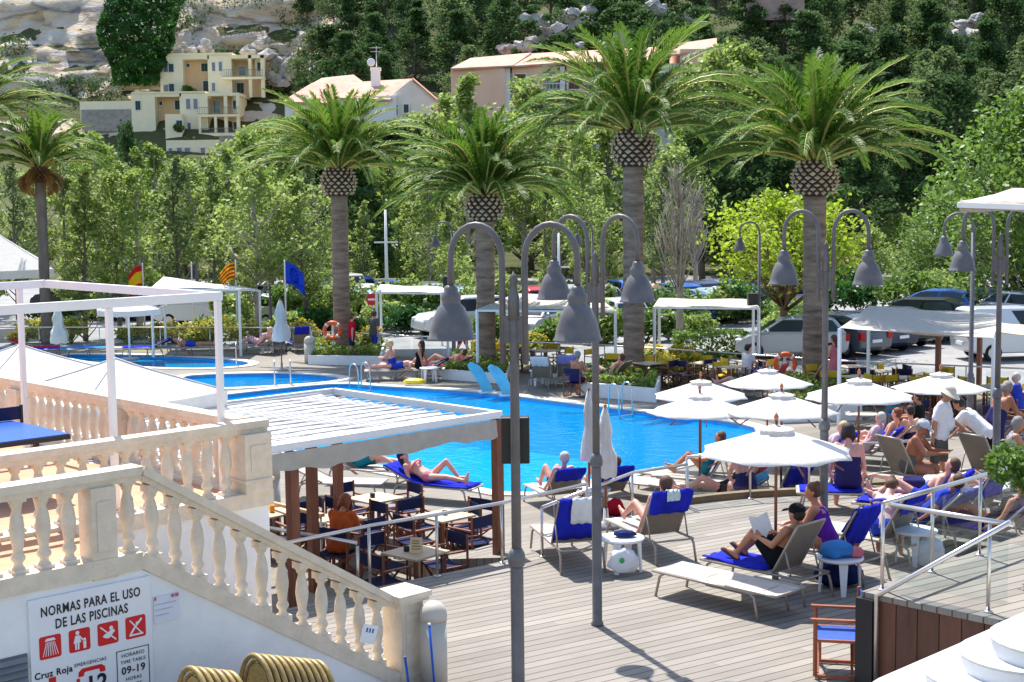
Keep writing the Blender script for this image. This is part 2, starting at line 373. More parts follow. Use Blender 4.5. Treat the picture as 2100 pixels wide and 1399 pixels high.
# hillside
ZL = [(100, T - .3), (112, T), (150, 3), (200, 7), (226, 11), (232, 13), (246, 22), (251, 25), (256, 31), (258, 32), (266, 44), (300, 64), (420, 90)]
ZR = [(100, T - .3), (112, T + .5), (125, 3), (148, 9), (165, 12), (200, 24), (250, 40), (300, 58), (420, 95)]
def hill_z(x, y):
    w = smooth(-.15, -.10, x / y)
    w2 = y + 5 * noise.noise(Vector((x * .03, y * .03, 3)))
    return interp(ZL, w2) * (1 - w) + interp(ZR, w2) * w
def hill_p(x, y):
    z = hill_z(x, y); k = smooth(112, 135, y)
    f = Vector((x * .045, y * .03, z * .06)); n1 = noise.fractal(f, 1.0, 2.0, 5); n2 = noise.fractal(f * 5, 1.0, 2.0, 4)
    st = smooth(236, 250, y) * (1 - smooth(-.13, -.09, x / y))
    band = math.sin(z * .9 + 2 * n1) * .9; vo = noise.voronoi(Vector((x * .16, y * .1, z * .3)))[0]; cr = (vo[1] - vo[0]); vo2 = noise.voronoi(Vector((x * .4, y * .2, z * .7)))[0]
    return Vector((x + (1.2 * n2) * k * st, y + (n1 * 2.4 + n2 * 2.0 + band - 3.2 * min(cr, .5) - 1.6 * min(vo2[1] - vo2[0], .4)) * st * k, z + (n1 * 1.2 + n2 * .5) * k))
ys = [100 + 2.2 * i for i in range(58)] + [228 + .9 * i for i in range(50)] + [274 + 4 * i for i in range(36)]
rows = [[hill_p(-1.0 * y * .47 + (y * .95) * j / 150, y) for j in range(151)] for y in ys]
hm = MB(); hm.sheet(rows)
def hillmat():
    m = bpy.data.materials.new('hillside'); m.use_nodes = True; nt = m.node_tree; N, Lk = nt.nodes, nt.links
    b = N['Principled BSDF']; b.inputs['Roughness'].default_value = .95; b.inputs['Specular IOR Level'].default_value = .1
    g = N.new('ShaderNodeNewGeometry')
    mp = N.new('ShaderNodeMapping'); mp.inputs['Scale'].default_value = (.12, .12, .45); Lk.new(g.outputs['Position'], mp.inputs[0])
    n1 = N.new('ShaderNodeTexNoise'); n1.inputs['Scale'].default_value = 1; n1.inputs['Detail'].default_value = 10; n1.inputs['Roughness'].default_value = .7; n1.inputs['Distortion'].default_value = .6
    Lk.new(mp.outputs[0], n1.inputs['Vector']); r = N.new('ShaderNodeValToRGB'); e = r.color_ramp.elements
    e[0].position = .3; e[0].color = (.22, .2, .2, 1); e[1].position = .72; e[1].color = (.9, .8, .64, 1)
    k = e.new(.4); k.color = (.56, .5, .48, 1); k = e.new(.5); k.color = (.8, .62, .4, 1); k = e.new(.58); k.color = (.7, .64, .6, 1)
    Lk.new(n1.outputs['Fac'], r.inputs[0])
    vo = N.new('ShaderNodeTexVoronoi'); vo.feature = 'DISTANCE_TO_EDGE'; vo.inputs['Scale'].default_value = .8; dd = N.new('ShaderNodeMixRGB'); dd.inputs[0].default_value = .55; Lk.new(mp.outputs[0], dd.inputs[1]); Lk.new(n1.outputs['Color'], dd.inputs[2]); Lk.new(dd.outputs[0], vo.inputs['Vector'])
    cr = N.new('ShaderNodeValToRGB'); ce = cr.color_ramp.elements; ce[0].position = 0; ce[0].color = (.5, .47, .45, 1); ce[1].position = .05; ce[1].color = (1, 1, 1, 1); Lk.new(vo.outputs['Distance'], cr.inputs[0])
    mu = N.new('ShaderNodeMixRGB'); mu.blend_type = 'MULTIPLY'; mu.inputs[0].default_value = 1; Lk.new(r.outputs[0], mu.inputs[1]); Lk.new(cr.outputs[0], mu.inputs[2]); r = mu
    sp = N.new('ShaderNodeSeparateXYZ'); Lk.new(g.outputs['Normal'], sp.inputs[0])
    n3 = N.new('ShaderNodeTexNoise'); n3.inputs['Scale'].default_value = .35; n3.inputs['Detail'].default_value = 6; Lk.new(g.outputs['Position'], n3.inputs['Vector'])
    ad = N.new('ShaderNodeMath'); ad.operation = 'MULTIPLY_ADD'; ad.inputs[1].default_value = .5; Lk.new(n3.outputs['Fac'], ad.inputs[0]); Lk.new(sp.outputs['Z'], ad.inputs[2])
    r2 = N.new('ShaderNodeValToRGB'); e2 = r2.color_ramp.elements; e2[0].position = .98; e2[1].position = 1.06; e2[0].color = (0, 0, 0, 1); e2[1].color = (1, 1, 1, 1)
    Lk.new(ad.outputs[0], r2.inputs[0])
    gr = N.new('ShaderNodeValToRGB'); e3 = gr.color_ramp.elements; e3[0].color = (.04, .07, .02, 1); e3[1].color = (.15, .14, .07, 1); Lk.new(n3.outputs['Fac'], gr.inputs[0])
    mx = N.new('ShaderNodeMixRGB'); Lk.new(r2.outputs[0], mx.inputs[0]); Lk.new(r.outputs[0], mx.inputs[1]); Lk.new(gr.outputs[0], mx.inputs[2])
    Lk.new(mx.outputs[0], b.inputs['Base Color'])
    n4 = N.new('ShaderNodeTexNoise'); n4.inputs['Scale'].default_value = .8; n4.inputs['Detail'].default_value = 8; Lk.new(mp.outputs[0], n4.inputs['Vector'])
    bp = N.new('ShaderNodeBump'); bp.inputs['Strength'].default_value = .9; bp.inputs['Distance'].default_value = 1.2; Lk.new(n1.outputs['Fac'], bp.inputs['Height'])
    Lk.new(bp.outputs[0], b.inputs['Normal']); return m
HILLM = hillmat()
structure(hm.build('hillside', HILLM), 'steep hillside of pale limestone cliffs and dark scrub', 'hillside')
# ================================================================ vegetation
def leaf_mesh(name, C, size, seed, m, aspect=.6, up=.35, sub=None):
    r = np.random.default_rng(seed); C = np.asarray(C, float); n = len(C); size = np.broadcast_to(np.asarray(size, float), (n,))
    nr = r.normal(size=(n, 3)); nr[:, 2] = np.abs(nr[:, 2]) + up; nr /= np.linalg.norm(nr, axis=1)[:, None]
    t = np.cross(nr, r.normal(size=(n, 3))); t /= np.linalg.norm(t, axis=1)[:, None]; b = np.cross(nr, t)
    s = (size * r.uniform(.65, 1.25, n))[:, None] / 2
    vs = np.stack([C - t * s, C - b * s * aspect + nr * s * .15, C + t * s, C + b * s * aspect + nr * s * .15], 1).reshape(-1, 3)
    return quads(name, vs, m, r.uniform(0, 1, n))
def quads(name, vs, m, rnd):
    n = len(vs) // 4; me = bpy.data.meshes.new(name); me.vertices.add(4 * n); me.vertices.foreach_set('co', np.ascontiguousarray(vs, np.float32).ravel())
    me.loops.add(4 * n); me.loops.foreach_set('vertex_index', np.arange(4 * n, dtype=np.int32)); me.polygons.add(n)
    me.polygons.foreach_set('loop_start', np.arange(0, 4 * n, 4, dtype=np.int32))
    try: me.polygons.foreach_set('loop_total', np.full(n, 4, dtype=np.int32))
    except Exception: pass
    at = me.attributes.new('rnd', 'FLOAT', 'FACE'); at.data.foreach_set('value', np.asarray(rnd, np.float32)); me.update(calc_edges=True)
    o = bpy.data.objects.new(name, me); COL.objects.link(o); me.materials.append(m); return o
def clumps(specs, seed, hollow=.45):
    """specs: (cx,cy,cz, rx,ry,rz, n)"""
    r = np.random.default_rng(seed); out = []
    for cx, cy, cz, rx, ry, rz, n in specs:
        d = r.normal(size=(n, 3)); d /= np.linalg.norm(d, axis=1)[:, None]
        q = (hollow + (1 - hollow) * r.uniform(0, 1, n) ** .5)[:, None] * r.uniform(.75, 1.1, n)[:, None]
        out.append(d * q * np.array([rx, ry, rz]) + np.array([cx, cy, cz]))
    return np.concatenate(out)
L_POP = leafmat('poplar_leaves', (.11, .17, .025), (.32, .43, .09), .55, .45)
L_LIGHT = leafmat('light_leaves', (.17, .24, .045), (.42, .52, .15), .55, .4)
L_LIME = leafmat('lime_leaves', (.2, .3, .01), (.42, .54, .05), .55, .3)
L_PINE = leafmat('pine_needles', (.024, .06, .02), (.11, .19, .06), .4, .04)
L_OLIVE = leafmat('olive_leaves', (.075, .12, .045), (.21, .28, .1), .45, .06)
L_IVY = leafmat('ivy_leaves', (.02, .08, .012), (.06, .19, .03), .35, .35)
L_BUSH = leafmat('bush_leaves', (.06, .12, .015), (.2, .33, .05), .45, .5)
L_YEL = leafmat('yellow_flowers', (.55, .38, .02), (.8, .62, .06), .4, .2)
L_PALM = leafmat('palm_leaves', (.04, .1, .012), (.17, .29, .035), .45, .22)
BARK = mat('grey_bark', (.17, .14, .11), .9, var=.3, vscale=4, bump=.5, bscale=12, stretch=(1, 1, .3))
PBARK = mat('palm_bark', (.23, .165, .12), .95, var=.5, vscale=2.5, bump=1.0, bscale=7, stretch=(.6, .6, 3))
PALEB = mat('pale_bark', (.36, .31, .26), .9, var=.2, vscale=4)
BOSSM = mat('palm_leaf_bases', (.52, .4, .26), .9, var=.45, vscale=7, bump=.5, bscale=20)
RACH = mat('palm_stalk', (.46, .42, .1), .5, var=.2)
DEAD = mat('palm_dead', (.3, .15, .05), .9, var=.3)
def tree_mb(h, r0, branches, seed, lean=.02):
    q = random.Random(seed); mb = MB(); pts = []; n = 6
    for i in range(n + 1):
        t = i / n; pts.append(Vector((lean * h * t * t + q.uniform(-.02, .02) * h * t, q.uniform(-.02, .02) * h * t, h * t)))
    mb.tube(pts, [r0 * (1.15 if i == 0 else (1 - .85 * i / n)) for i in range(n + 1)], 7)
    for (tx, ty, tz, zb, rr) in branches:
        k = max(0, min(.95, zb / h)); i = int(k * n); f = k * n - i; p = pts[i].lerp(pts[min(n, i + 1)], f)
        e = Vector((tx, ty, tz)); mid = p.lerp(e, .5) + Vector((0, 0, -.06 * (e - p).length)); mb.tube([p, mid, e], [rr, rr * .7, rr * .25], 5)
    return mb
def broad_tree(name, label, cat, h, w, ncl, nleaf, lsize, lm, seed, trunk_clear=.25, narrow=1.0, bark=BARK, r0=.16, lean=.02, tiers=False, crk=1.0, hollow=.45):
    q = random.Random(seed); root = thing(name, label, cat); sp = []; br = []
    for i in range(ncl):
        t = (i + q.random()) / ncl; z = h * (trunk_clear + (1 - trunk_clear) * t * .97)
        prof = math.sin(math.pi * min(1, (.12 + .88 * t)) ** narrow) ** .7 if not tiers else (1 - t) * .9 + .15
        rad = w / 2 * max(.18, prof) * q.uniform(.35, 1.0); a = q.uniform(0, 6.283)
        cr = w * q.uniform(.13, .24) * (.7 + .5 * prof) * crk; x, y = rad * math.cos(a), rad * math.sin(a)
        sp.append((x + lean * z * .5, y, z, cr * 1.15, cr * 1.15, cr * (1.0 if not tiers else .6), int(nleaf / ncl * q.uniform(.7, 1.3))))
        br.append((x, y, z, max(.1, z - rad * .8 - .05 * h), r0 * .3))
    tree_mb(h * .96, r0, br, seed, lean).build('trunk', bark, root)
    o = leaf_mesh('crown', clumps(sp, seed, hollow), lsize, seed, lm); o.parent = root
    return root
def protos(fn, seeds):
    out = []
    for s in seeds:
        with Proto() as p: fn(s)
        out.append(p)
    return out
# ---- canary palms
def frond(vl, rl, mbr, q, base, az, e0, L, droop, npair=54, wid=.085, ll=.5):
    d = Vector((math.cos(az), math.sin(az), 0)); side = Vector((-math.sin(az), math.cos(az), 0)); p = Vector(base); pts = []; n = 14
    for i in range(n + 1):
        t = i / n; e = e0 - droop * t ** 1.35; tg = d * math.cos(e) + Vector((0, 0, 1)) * math.sin(e)
        pts.append((p.copy(), tg)); p = p + tg * L / n
    mbr.tube([a for a, _ in pts[::2]], [.06 * (1 - .9 * i / 7) for i in range(8)], 3, False)
    tone = q.uniform(0, .75)
    for i in range(npair):
        t = .1 + .9 * (i + .5) / npair; k = min(n - 1, int(t * n)); f = t * n - k; c = pts[k][0].lerp(pts[k + 1][0], f); tg = pts[k][1].lerp(pts[k + 1][1], f).normalized()
        upv = side.cross(tg); upv = upv if upv.z > 0 else -upv
        l = ll * (math.sin(math.pi * (.12 + .8 * t)) ** .6) * q.uniform(.85, 1.1)
        for s in (-1, 1):
            v = (side * s * .62 + tg * .95 + upv * q.uniform(.3, .75)).normalized(); w = tg * wid / 2; e1 = c + v * l * .55; e2 = c + (v - Vector((0, 0, .3))).normalized() * l
            vl += [c - w * .6, e1 - w, e2, e1 + w]; rl.append(min(1, tone + q.uniform(0, .25)))
def palm(label, px, py, boss_b, boss_t, span, seed, tw=.62, bw=1.25, dark=False, nf=74, group='tall date palms round the pool'):
    b = G(px, py, T); y = b.y; zb = P(px, boss_b, y).z; zt = P(px, boss_t, y).z
    root = thing('palm_tree', label, 'palm tree', b, 0, group); q = random.Random(seed)
    m = MB(); H = zb - T; n = 40
    m.lathe([(tw / 2 * (1.12 - .12 * min(1, i / 8)) * (1 + .035 * (i % 2) + q.uniform(-.045, .045)), H * i / n) for i in range(n + 1)], (0, 0, 0), 14)
    m.build('trunk', BARK if dark else PBARK, root)
    hb = zt - zb; bb = MB(); bb.lathe([(tw * .5, H - .05), (bw * .38, H + hb * .06), (bw * .5, H + hb * .45), (bw * .38, H + hb * .95), (bw * .24, H + hb * 1.2)], (0, 0, 0), 14)
    boss = bb.build('boss', mat('palm_boss_core', (.06, .035, .025), .95, var=.3), root)
    st = MB(); rows = max(6, int(hb / .11)); per = 15
    for i in range(rows):
        t = (i + .5) / rows; rr = bw * (.36 + .15 * math.sin(math.pi * min(1, t * 1.05)) ); z = H + hb * t
        for j in range(per):
            a = 2 * math.pi * (j + .5 * (i % 2)) / per; o = Vector((math.cos(a), math.sin(a), 0)); s_ = Vector((-o.y, o.x, 0)); c = o * rr + Vector((0, 0, z))
            w, h_ = math.pi * rr / per * q.uniform(.6, .85), hb / rows * q.uniform(.45, .66)
            tip = c + o * q.uniform(.05, .14) + Vector((0, 0, h_ * .4)); st.add([c - s_ * w, c - Vector((0, 0, h_)), c + s_ * w, c + Vector((0, 0, h_)), tip], [(0, 1, 4), (1, 2, 4), (2, 3, 4), (3, 0, 4)])
    o = st.build('leaf_base', BOSSM if not dark else DEAD, boss); o['kind'] = 'stuff'
    L = span * .94; vl, rl, mr = [], [], MB(); top = Vector((0, 0, H + hb * 1.12))
    for i in range(nf):
        t = i / (nf - 1); az = i * 2.39996 + q.uniform(-.2, .2); e0 = R(87 - 74 * t ** .95 + q.uniform(-6, 6)); dr = R(28 + 58 * math.sin(math.pi * min(1, t * .8 + .08)) + q.uniform(-16, 12))
        base = top + Vector((math.cos(az), math.sin(az), 0)) * bw * (.12 + .22 * t) + Vector((0, 0, -.12 * t))
        frond(vl, rl, mr, q, base, az, e0, L * q.uniform(.85, 1.08) * (1 - .18 * (t < .15)), dr)
    c = quads('crown', np.array([tuple(v) for v in vl]), L_PALM, rl); c.parent = root
    mr.build('leaf_stalk', RACH, c)['kind'] = 'stuff'
    if dark:
        vl, rl, mr = [], [], MB()
        for i in range(26): frond(vl, rl, mr, q, top + Vector((0, 0, -.4)), i * .9, R(q.uniform(-40, 15)), L * .36, R(80), 20)
        quads('dead_leaf', np.array([tuple(v) for v in vl]), leafmat('dead_leaves', (.2, .09, .02), (.4, .2, .06), .3), rl).parent = root
    return root
palm('palm tree in the white planter beside the orange life ring post', 703, 733, 400, 345, 3.9, 1)
palm('shorter palm tree behind the pale blue boards at the pool edge', 998, 762, 452, 398, 3.6, 2)
palm('tallest palm tree, its crown overlapping the pink apartment block', 1300, 785, 340, 268, 4.15, 3, .64, 1.3)
palm('palm tree rising behind the square white umbrellas and the silver car', 1668, 800, 400, 330, 4.1, 4, .66, 1.28)
palm('thin palm tree with brown dead leaves among the poplars', 97, 706, 372, 340, 3.0, 5, .42, .8, True, 34)
palm('palm tree cut by the edge of the photo, its fronds hanging over the roof terraces', -45, 700, 300, 250, 4.4, 6, .7, 1.2)
# ---- tree species
pop = protos(lambda s: broad_tree('poplar_tree', '-', 'tree', 9.5, (3.0, 4.4, 3.6, 2.6, 4.8, 3.4)[s - 11], 46, (2400, 3000, 2100, 2200, 3200, 1700)[s - 11], .27, (L_POP, L_LIGHT, L_POP, L_LIGHT, L_LIGHT, L_OLIVE)[s - 11], s, (.12, .26, .2, .1, .3, .22)[s - 11], (.6, 1.1, .8, .6, 1.2, .7)[s - 11], r0=.13, bark=PALEB if s % 2 else BARK, crk=.72, hollow=.15, lean=.04 * (s % 3 - 1)), (11, 12, 13, 14, 15, 16))
dec = protos(lambda s: broad_tree('leafy_tree', '-', 'tree', 7.5, 5.5, 44, 3400, .33, L_POP if s % 2 else L_LIGHT, s, .2, .9, r0=.15, crk=.8, hollow=.2), (21, 22, 23))
pine = protos(lambda s: broad_tree('pine_tree', '-', 'tree', 11, 6.5, 40, 4600, .4, L_PINE if s != 34 else L_OLIVE, s, .22, .8, r0=.2, lean=.05, tiers=(s in (33, 32)), crk=.8, hollow=.3), (31, 32, 33, 34))
def ground_at(px, y):
    x = P(px, 600, y).x
    return Vector((x, y, (hill_p(x, y).z if y > 101 else T) - .05))
# poplars between car park and hill: (px, d, top y, kind)
rows_pop = [(-30, 78, 255), (35, 74, 330), (85, 84, 300), (140, 76, 290), (170, 88, 250), (205, 74, 265), (250, 82, 330), (292, 76, 300), (330, 86, 290), (365, 78, 320), (405, 88, 330),
            (440, 76, 330), (480, 84, 300), (520, 78, 330), (560, 86, 345), (600, 76, 310), (640, 82, 330), (655, 90, 380), (585, 92, 300), (745, 84, 410), (880, 82, 380), (925, 76, 420), (850, 92, 330),
            (960, 98, 150), (1010, 104, 250), (1075, 102, 160), (905, 106, 190), (1120, 84, 330), (1150, 90, 280), (1200, 80, 330), (1245, 86, 360), (1180, 98, 250), (1360, 84, 330), (1400, 92, 300), (1340, 98, 260)]
for i, (px, d, ty) in enumerate(sorted(rows_pop)):
    g = ground_at(px, d); h = P(px, ty, d).z - g.z; s = h / 9.5
    nm = 'behind the sunbeds' if px < 680 else ('behind the masts and parked cars' if px < 930 else ('below the pink apartment block' if px < 1180 else 'between the two tallest palms'))
    pop[(i * 5 + i // 4) % 6].put(g, i * 1.3, '%s slim poplar counted from the tent, %s' % (ordn(i), nm), 'row of poplars beyond the car park', (s * rng.uniform(.9, 1.25), s * rng.uniform(.9, 1.25), s))
for i, (px, d, ty, lb) in enumerate([(172, 62, 345, 'leafy tree on a bare trunk in the planting strip near the thin palm'), (243, 63, 350, 'leafy tree on a bare trunk by the small white parasol'), (286, 62, 340, 'leafy tree on a bare trunk behind the Spanish flag'), (527, 61, 330, 'leafy tree on a bare trunk behind the white canopy peak'), (626, 63, 360, 'leafy tree on a bare trunk between the EU flag and the first palm')]):
    g = ground_at(px, d); h = P(px, ty, d).z - g.z; s = h / 9.5; pop[(3, 1, 2, 4, 1)[i]].put(g, i * 1.7, lb, 'trees in the planting strip', (s * 1.1, s * 1.1, s))
# deciduous trees at the foot of the hill
rows_dec = [(210, 120, 300), (320, 118, 350), (640, 128, 232), (690, 140, 240), (560, 150, 255), (520, 120, 270), (760, 120, 350), (800, 110, 330), (860, 130, 235), (730, 100, 420), (1430, 110, 330), (1500, 105, 400),
            (590, 135, 250), (470, 112, 340), (820, 96, 455), (700, 96, 470), (1880, 90, 480), (1790, 95, 470), (1840, 100, 440), (1250, 108, 250), (1472, 132, 105), (1425, 126, 195), (1500, 138, 90), (1090, 112, 240), (380, 116, 330)]
for i, (px, d, ty) in enumerate(sorted(rows_dec)):
    g = ground_at(px, d); h = P(px, ty, d).z - g.z; s = max(.4, h / 7.5)
    dec[i % 3].put(g, i * 2.1, '%s broad leafy tree at the foot of the slope, counted from the cream house' % ordn(i), 'leafy trees at the foot of the hill', (s * .9 + .2, s * .9 + .2, s))
# pines on the slope
def px_ok(px, d, ty):
    houses = [(150, 560, 100, 335, 225), (580, 900, 135, 250, 148), (915, 1470, 80, 300, 148)]
    for x0, x1, y0, y1, hd in houses:
        if x0 - 14 < px < x1 + 14 and (d < hd + 14) and ty < y1 - 20: return False
    if px < 640 and ty < 240 and d < 262: return False
    return True
cand = []; q = random.Random(5)
for _ in range(5000):
    px = q.uniform(560, 2180); d = q.uniform(116, 310); h = q.uniform(7.5, 13)
    if px > 1400 and d < 118: continue
    g = ground_at(px, d); ty = PX(g + Vector((0, 0, h)))[1]
    if ty < -170 or not px_ok(px, d, ty): continue
    if 1060 < px < 1440 and 30 < ty < 120 and d > 165: continue          # the rock outcrop
    if any((g - c[0]).length < (4.6 if d < 200 else 6.4) for c in cand): continue
    cand.append((g, px, d, h, ty))
    if len(cand) > 165: break
cand.sort(key=lambda c: c[1]); per = {}
for i, (g, px, d, h, ty) in enumerate(cand):
    s = h / 11; kind = 3 if q.random() < .22 else q.randrange(3)
    where = 'above the house with the chimney' if px < 930 else ('above the pink apartment block' if px < 1450 else ('above the yellow-green tree' if px < 1800 else 'above the white van'))
    w_ = per.setdefault(where, []); w_.append(kind)
    pine[kind].put(g, q.uniform(0, 6), '%s %s pine %s, counted from the cliff side' % (ordn(len(w_) - 1), 'grey-green' if kind == 3 else 'dark', where), 'pines on the hillside', (s * q.uniform(.9, 1.3), s * q.uniform(.9, 1.3), s))
for px, d, ty, lb in [(1440, 100, 265, 'big dark pine beside the trunk of the tallest palm'), (1530, 104, 250, 'big dark pine over the yellow-green tree, nearest the tallest palm'), (1610, 98, 300, 'big dark pine between the yellow-green tree and the fourth palm'), (1760, 102, 290, 'big dark pine just past the fourth palm crown'), (1840, 108, 300, 'big dark pine before the stone wall on the slope'), (740, 92, 330, 'big dark pine behind the tall white mast'), (270, 108, 255, 'dark cypress-like pine below the cream house')]:
    g = ground_at(px, d); h = P(px, ty, d).z - g.z; s = h / 11; pine[int(px) % 3].put(g, px, lb, 'big dark pines behind the car park', (s * 1.15, s * 1.15, s) if px != 270 else (s * .55, s * .55, s))
# ---- scrub on the ledges (one mass)
pts = []; q = random.Random(9); sz = []
def scrub(px, py, d, r, n):
    x = P(px, py, d).x; c = hill_p(x, d); pts.append(clumps([(c.x, c.y, c.z + r * .3, r * 1.5, r * 1.2, r, n)], q.randrange(9999)))
for px, py, d, r in [(30, 30, 255, 2.2), (145, 95, 250, 1.5), (165, 160, 247, 2.4), (210, 165, 247, 2.5), (110, 165, 247, 2.5), (75, 165, 247, 2), (420, 75, 256, 2.5), (450, 75, 256, 2.5), (500, 72, 256, 2.2),
                     (545, 70, 256, 2.2), (590, 80, 252, 2.6), (610, 60, 258, 2.6), (400, 10, 264, 3.2), (450, 6, 266, 3.2), (500, 4, 266, 3.2), (550, 2, 266, 3.2), (380, 20, 262, 3), (555, 110, 250, 2.2), (590, 110, 248, 2.2),                      (600, 20, 262, 3), (640, 40, 258, 3), (570, 95, 250, 2.5), (340, 8, 266, 3)]:
    scrub(px, py, d, r, 420)
for _ in range(560):
    px = q.uniform(520, 2150); d = q.uniform(113, 300)
    if 1060 < px < 1440 and 160 < d < 215: continue
    scrub(px, 300, d, q.uniform(.7, 1.8), 60)
sh_c = P(392, 183, 242.2)
shrub_later = [(sh_c, 1.7, 'round green bush on the upper terrace of the cream house'), (P(366, 262, 233.0), .9, 'small potted palm-like plant beside the lower terrace of the cream house')]
for _ in range(60):
    px = q.uniform(1050, 1440); py = q.uniform(15, 110); pts.append(clumps([tuple(P(px, py, 173 - py * .06)) + (q.uniform(.5, 1.3), .8, q.uniform(.4, .9), 90)], q.randrange(9999)))
for _ in range(70): px = q.uniform(140, 520); scrub(px, 300, q.uniform(205, 233), q.uniform(.6, 1.3), 60)
for _ in range(200): scrub(q.uniform(930, 2150), 300, q.uniform(185, 300), q.uniform(1.2, 2.4), 110)
o = leaf_mesh('hill_scrub', np.concatenate(pts), .5, 3, L_PINE); tag(o, 'dark green scrub covering the ledges and slopes of the hill', 'scrub', kind='stuff')
# ivy sheet on the cliff
r_ = np.random.default_rng(4); C = []
for _ in range(9000):
    u, v = r_.uniform(), r_.uniform(); y0 = -40 + 215 * v; xl = 198 + 22 * v + 12 * math.sin(v * 9); xr = 372 - 8 * v - 55 * max(0, v - .6) / .4 + 10 * math.sin(v * 7 + 1)
    px = xl + (xr - xl) * u; bulge = 5 * math.sin(math.pi * u) + 1.2 * math.sin(px * .11 + y0 * .07) + .9 * math.sin(y0 * .2)
    C.append(tuple(P(px, y0, 243.5 + 3 * (1 - v) - bulge)))
o = leaf_mesh('ivy', C, .75, 8, L_IVY, up=.1); tag(o, 'dense dark green ivy hanging down the pale cliff', 'ivy')
# limestone boulders of the outcrop above the pink block and beside the cream house
ROCK = mat('limestone', (.4, .375, .35), .95, var=.5, vscale=.5, bump=1.0, bscale=2.2)
def boulder(px, py, d, r, seed, label):
    q = random.Random(seed); bm = bmesh.new()
    for _ in range(4):
        o = Vector((q.uniform(-.7, .7), q.uniform(-.4, .4), q.uniform(-.5, .4))); vs = []
        for _ in range(16):
            v = Vector((q.gauss(0, 1), q.gauss(0, 1), q.gauss(0, 1))).normalized(); vs.append(bm.verts.new((o + Vector((v.x * q.uniform(.7, 1.1), v.y * .7, v.z * q.uniform(.45, .75))) * q.uniform(.6, .9)) * r))
        bmesh.ops.convex_hull(bm, input=vs)
    bmesh.ops.triangulate(bm, faces=bm.faces[:]); bmesh.ops.subdivide_edges(bm, edges=bm.edges[:], cuts=2, use_grid_fill=True)
    for v in bm.verts: k = v.co / r * 2.2 + Vector((seed, 0, 0)); v.co += Vector((noise.noise(k), noise.noise(k + Vector((9, 0, 0))), noise.noise(k + Vector((0, 9, 0))))) * r * .2
    me = bpy.data.meshes.new('boulder'); bm.to_mesh(me); bm.free(); me.materials.append(ROCK); o = bpy.data.objects.new('boulder', me); COL.objects.link(o)
    o.location = P(px, py, d); tag(o, label, 'rock', 'limestone rocks on the hillside'); return o
bl = [(1095, 48, 172, 2.2), (1125, 62, 170, 1.6), (1085, 92, 166, 1.5), (1185, 40, 175, 1.6), (1215, 22, 178, 1.7), (1280, 84, 168, 1.4), (1040, 100, 165, 1.0), (1160, 30, 176, 1.3), (1345, 20, 178, 1.6), (1420, 40, 178, 1.5), (1600, 40, 190, 2), (1985, 50, 190, 2.0), (1970, 85, 186, 2.4), (1955, 118, 184, 1.6), (1830, 70, 186, 1.4), (1775, 60, 188, 1.3), (1200, 95, 167, 1.2), (355, 105, 250, 1.8), (385, 98, 250, 1.6), (415, 95, 250, 1.7), (505, 98, 250, 1.8), (570, 128, 246, 2.6), (560, 160, 244, 2), (318, 160, 246, 2), (618, 82, 250, 1.8), (545, 88, 250, 1.5), (590, 150, 245, 1.7), (345, 128, 249, 1.5), (300, 188, 243, 1.4)]
for i, (px, py, d, r) in enumerate(bl):
    w = 'above the pink apartment block' if px < 1450 and px > 900 else ('among the pines of the slope' if px > 900 else 'round the cream house')
    boulder(px, py, d, r, i + 3, '%s pale limestone rock %s' % (ordn(i), w))
# ---- single trees and shrubs near the pool
with Proto() as p_: broad_tree('lime_tree', '-', 'tree', 5.6, 5.6, 60, 6500, .2, L_LIME, 41, .5, 1.2, r0=.2, bark=mat('brown_bark', (.2, .12, .07), .9, var=.25), lean=-.05, crk=.85, hollow=.15)
p_.put(G(1642, 745, T) + Vector((0, 3, 0)), .4, 'bright yellow-green tree with a bare forked trunk behind the silver car', scale=(1.0, 1.0, 1.0))
with Proto() as p_: broad_tree('maple_tree', '-', 'tree', 10.5, 9.5, 90, 12000, .3, L_BUSH, 43, .1, 1.0, r0=.24, crk=.75, hollow=.2)
p_.put(ground_at(2110, 66), 0, 'big green tree at the edge of the photo behind the white van', scale=(1.0, 1.0, 1.0))
p_.put(ground_at(1960, 84), 2, 'round green tree behind the sagging beige canopy', scale=(.75, .75, .6))
# bare grey trees
for px, py, d, ty, lb in [(1392, 700, 55, 345, 'bare grey tree with leafless upright branches behind the hedge'), (1425, 660, 80, 400, 'smaller leafless tree behind the bare grey one')]:
    g = ground_at(px, d); h = P(px, ty, d).z - g.z; root = thing('bare_tree', lb, 'tree', g); q = random.Random(int(px))
    m = MB(); m.tube([(0, 0, 0), (.05, 0, h * .35), (0, .1, h * .7), (.08, 0, h)], [.16, .13, .08, .02], 7); m.build('trunk', PALEB, root); tw = MB()
    for i in range(60):
        z = h * q.uniform(.3, .95); a = q.uniform(0, 6.28); l = (h - z) * .35 + .5; e = Vector((math.cos(a) * l * .42, math.sin(a) * l * .42, z + l)); s = Vector((0, 0, z)); mid = s.lerp(e, .5) + Vector((math.cos(a), math.sin(a), 0)) * .12
        tw.tube([s, mid, e], [.04, .025, .008], 4)
        for j in range(3):
            t = q.uniform(.3, .9); b = s.lerp(e, t); tw.tube([b, b + Vector((q.uniform(-.4, .4), q.uniform(-.4, .4), q.uniform(.3, .7)))], [.015, .005], 3)
    tw.build('branch', PALEB, root)['kind'] = 'stuff'
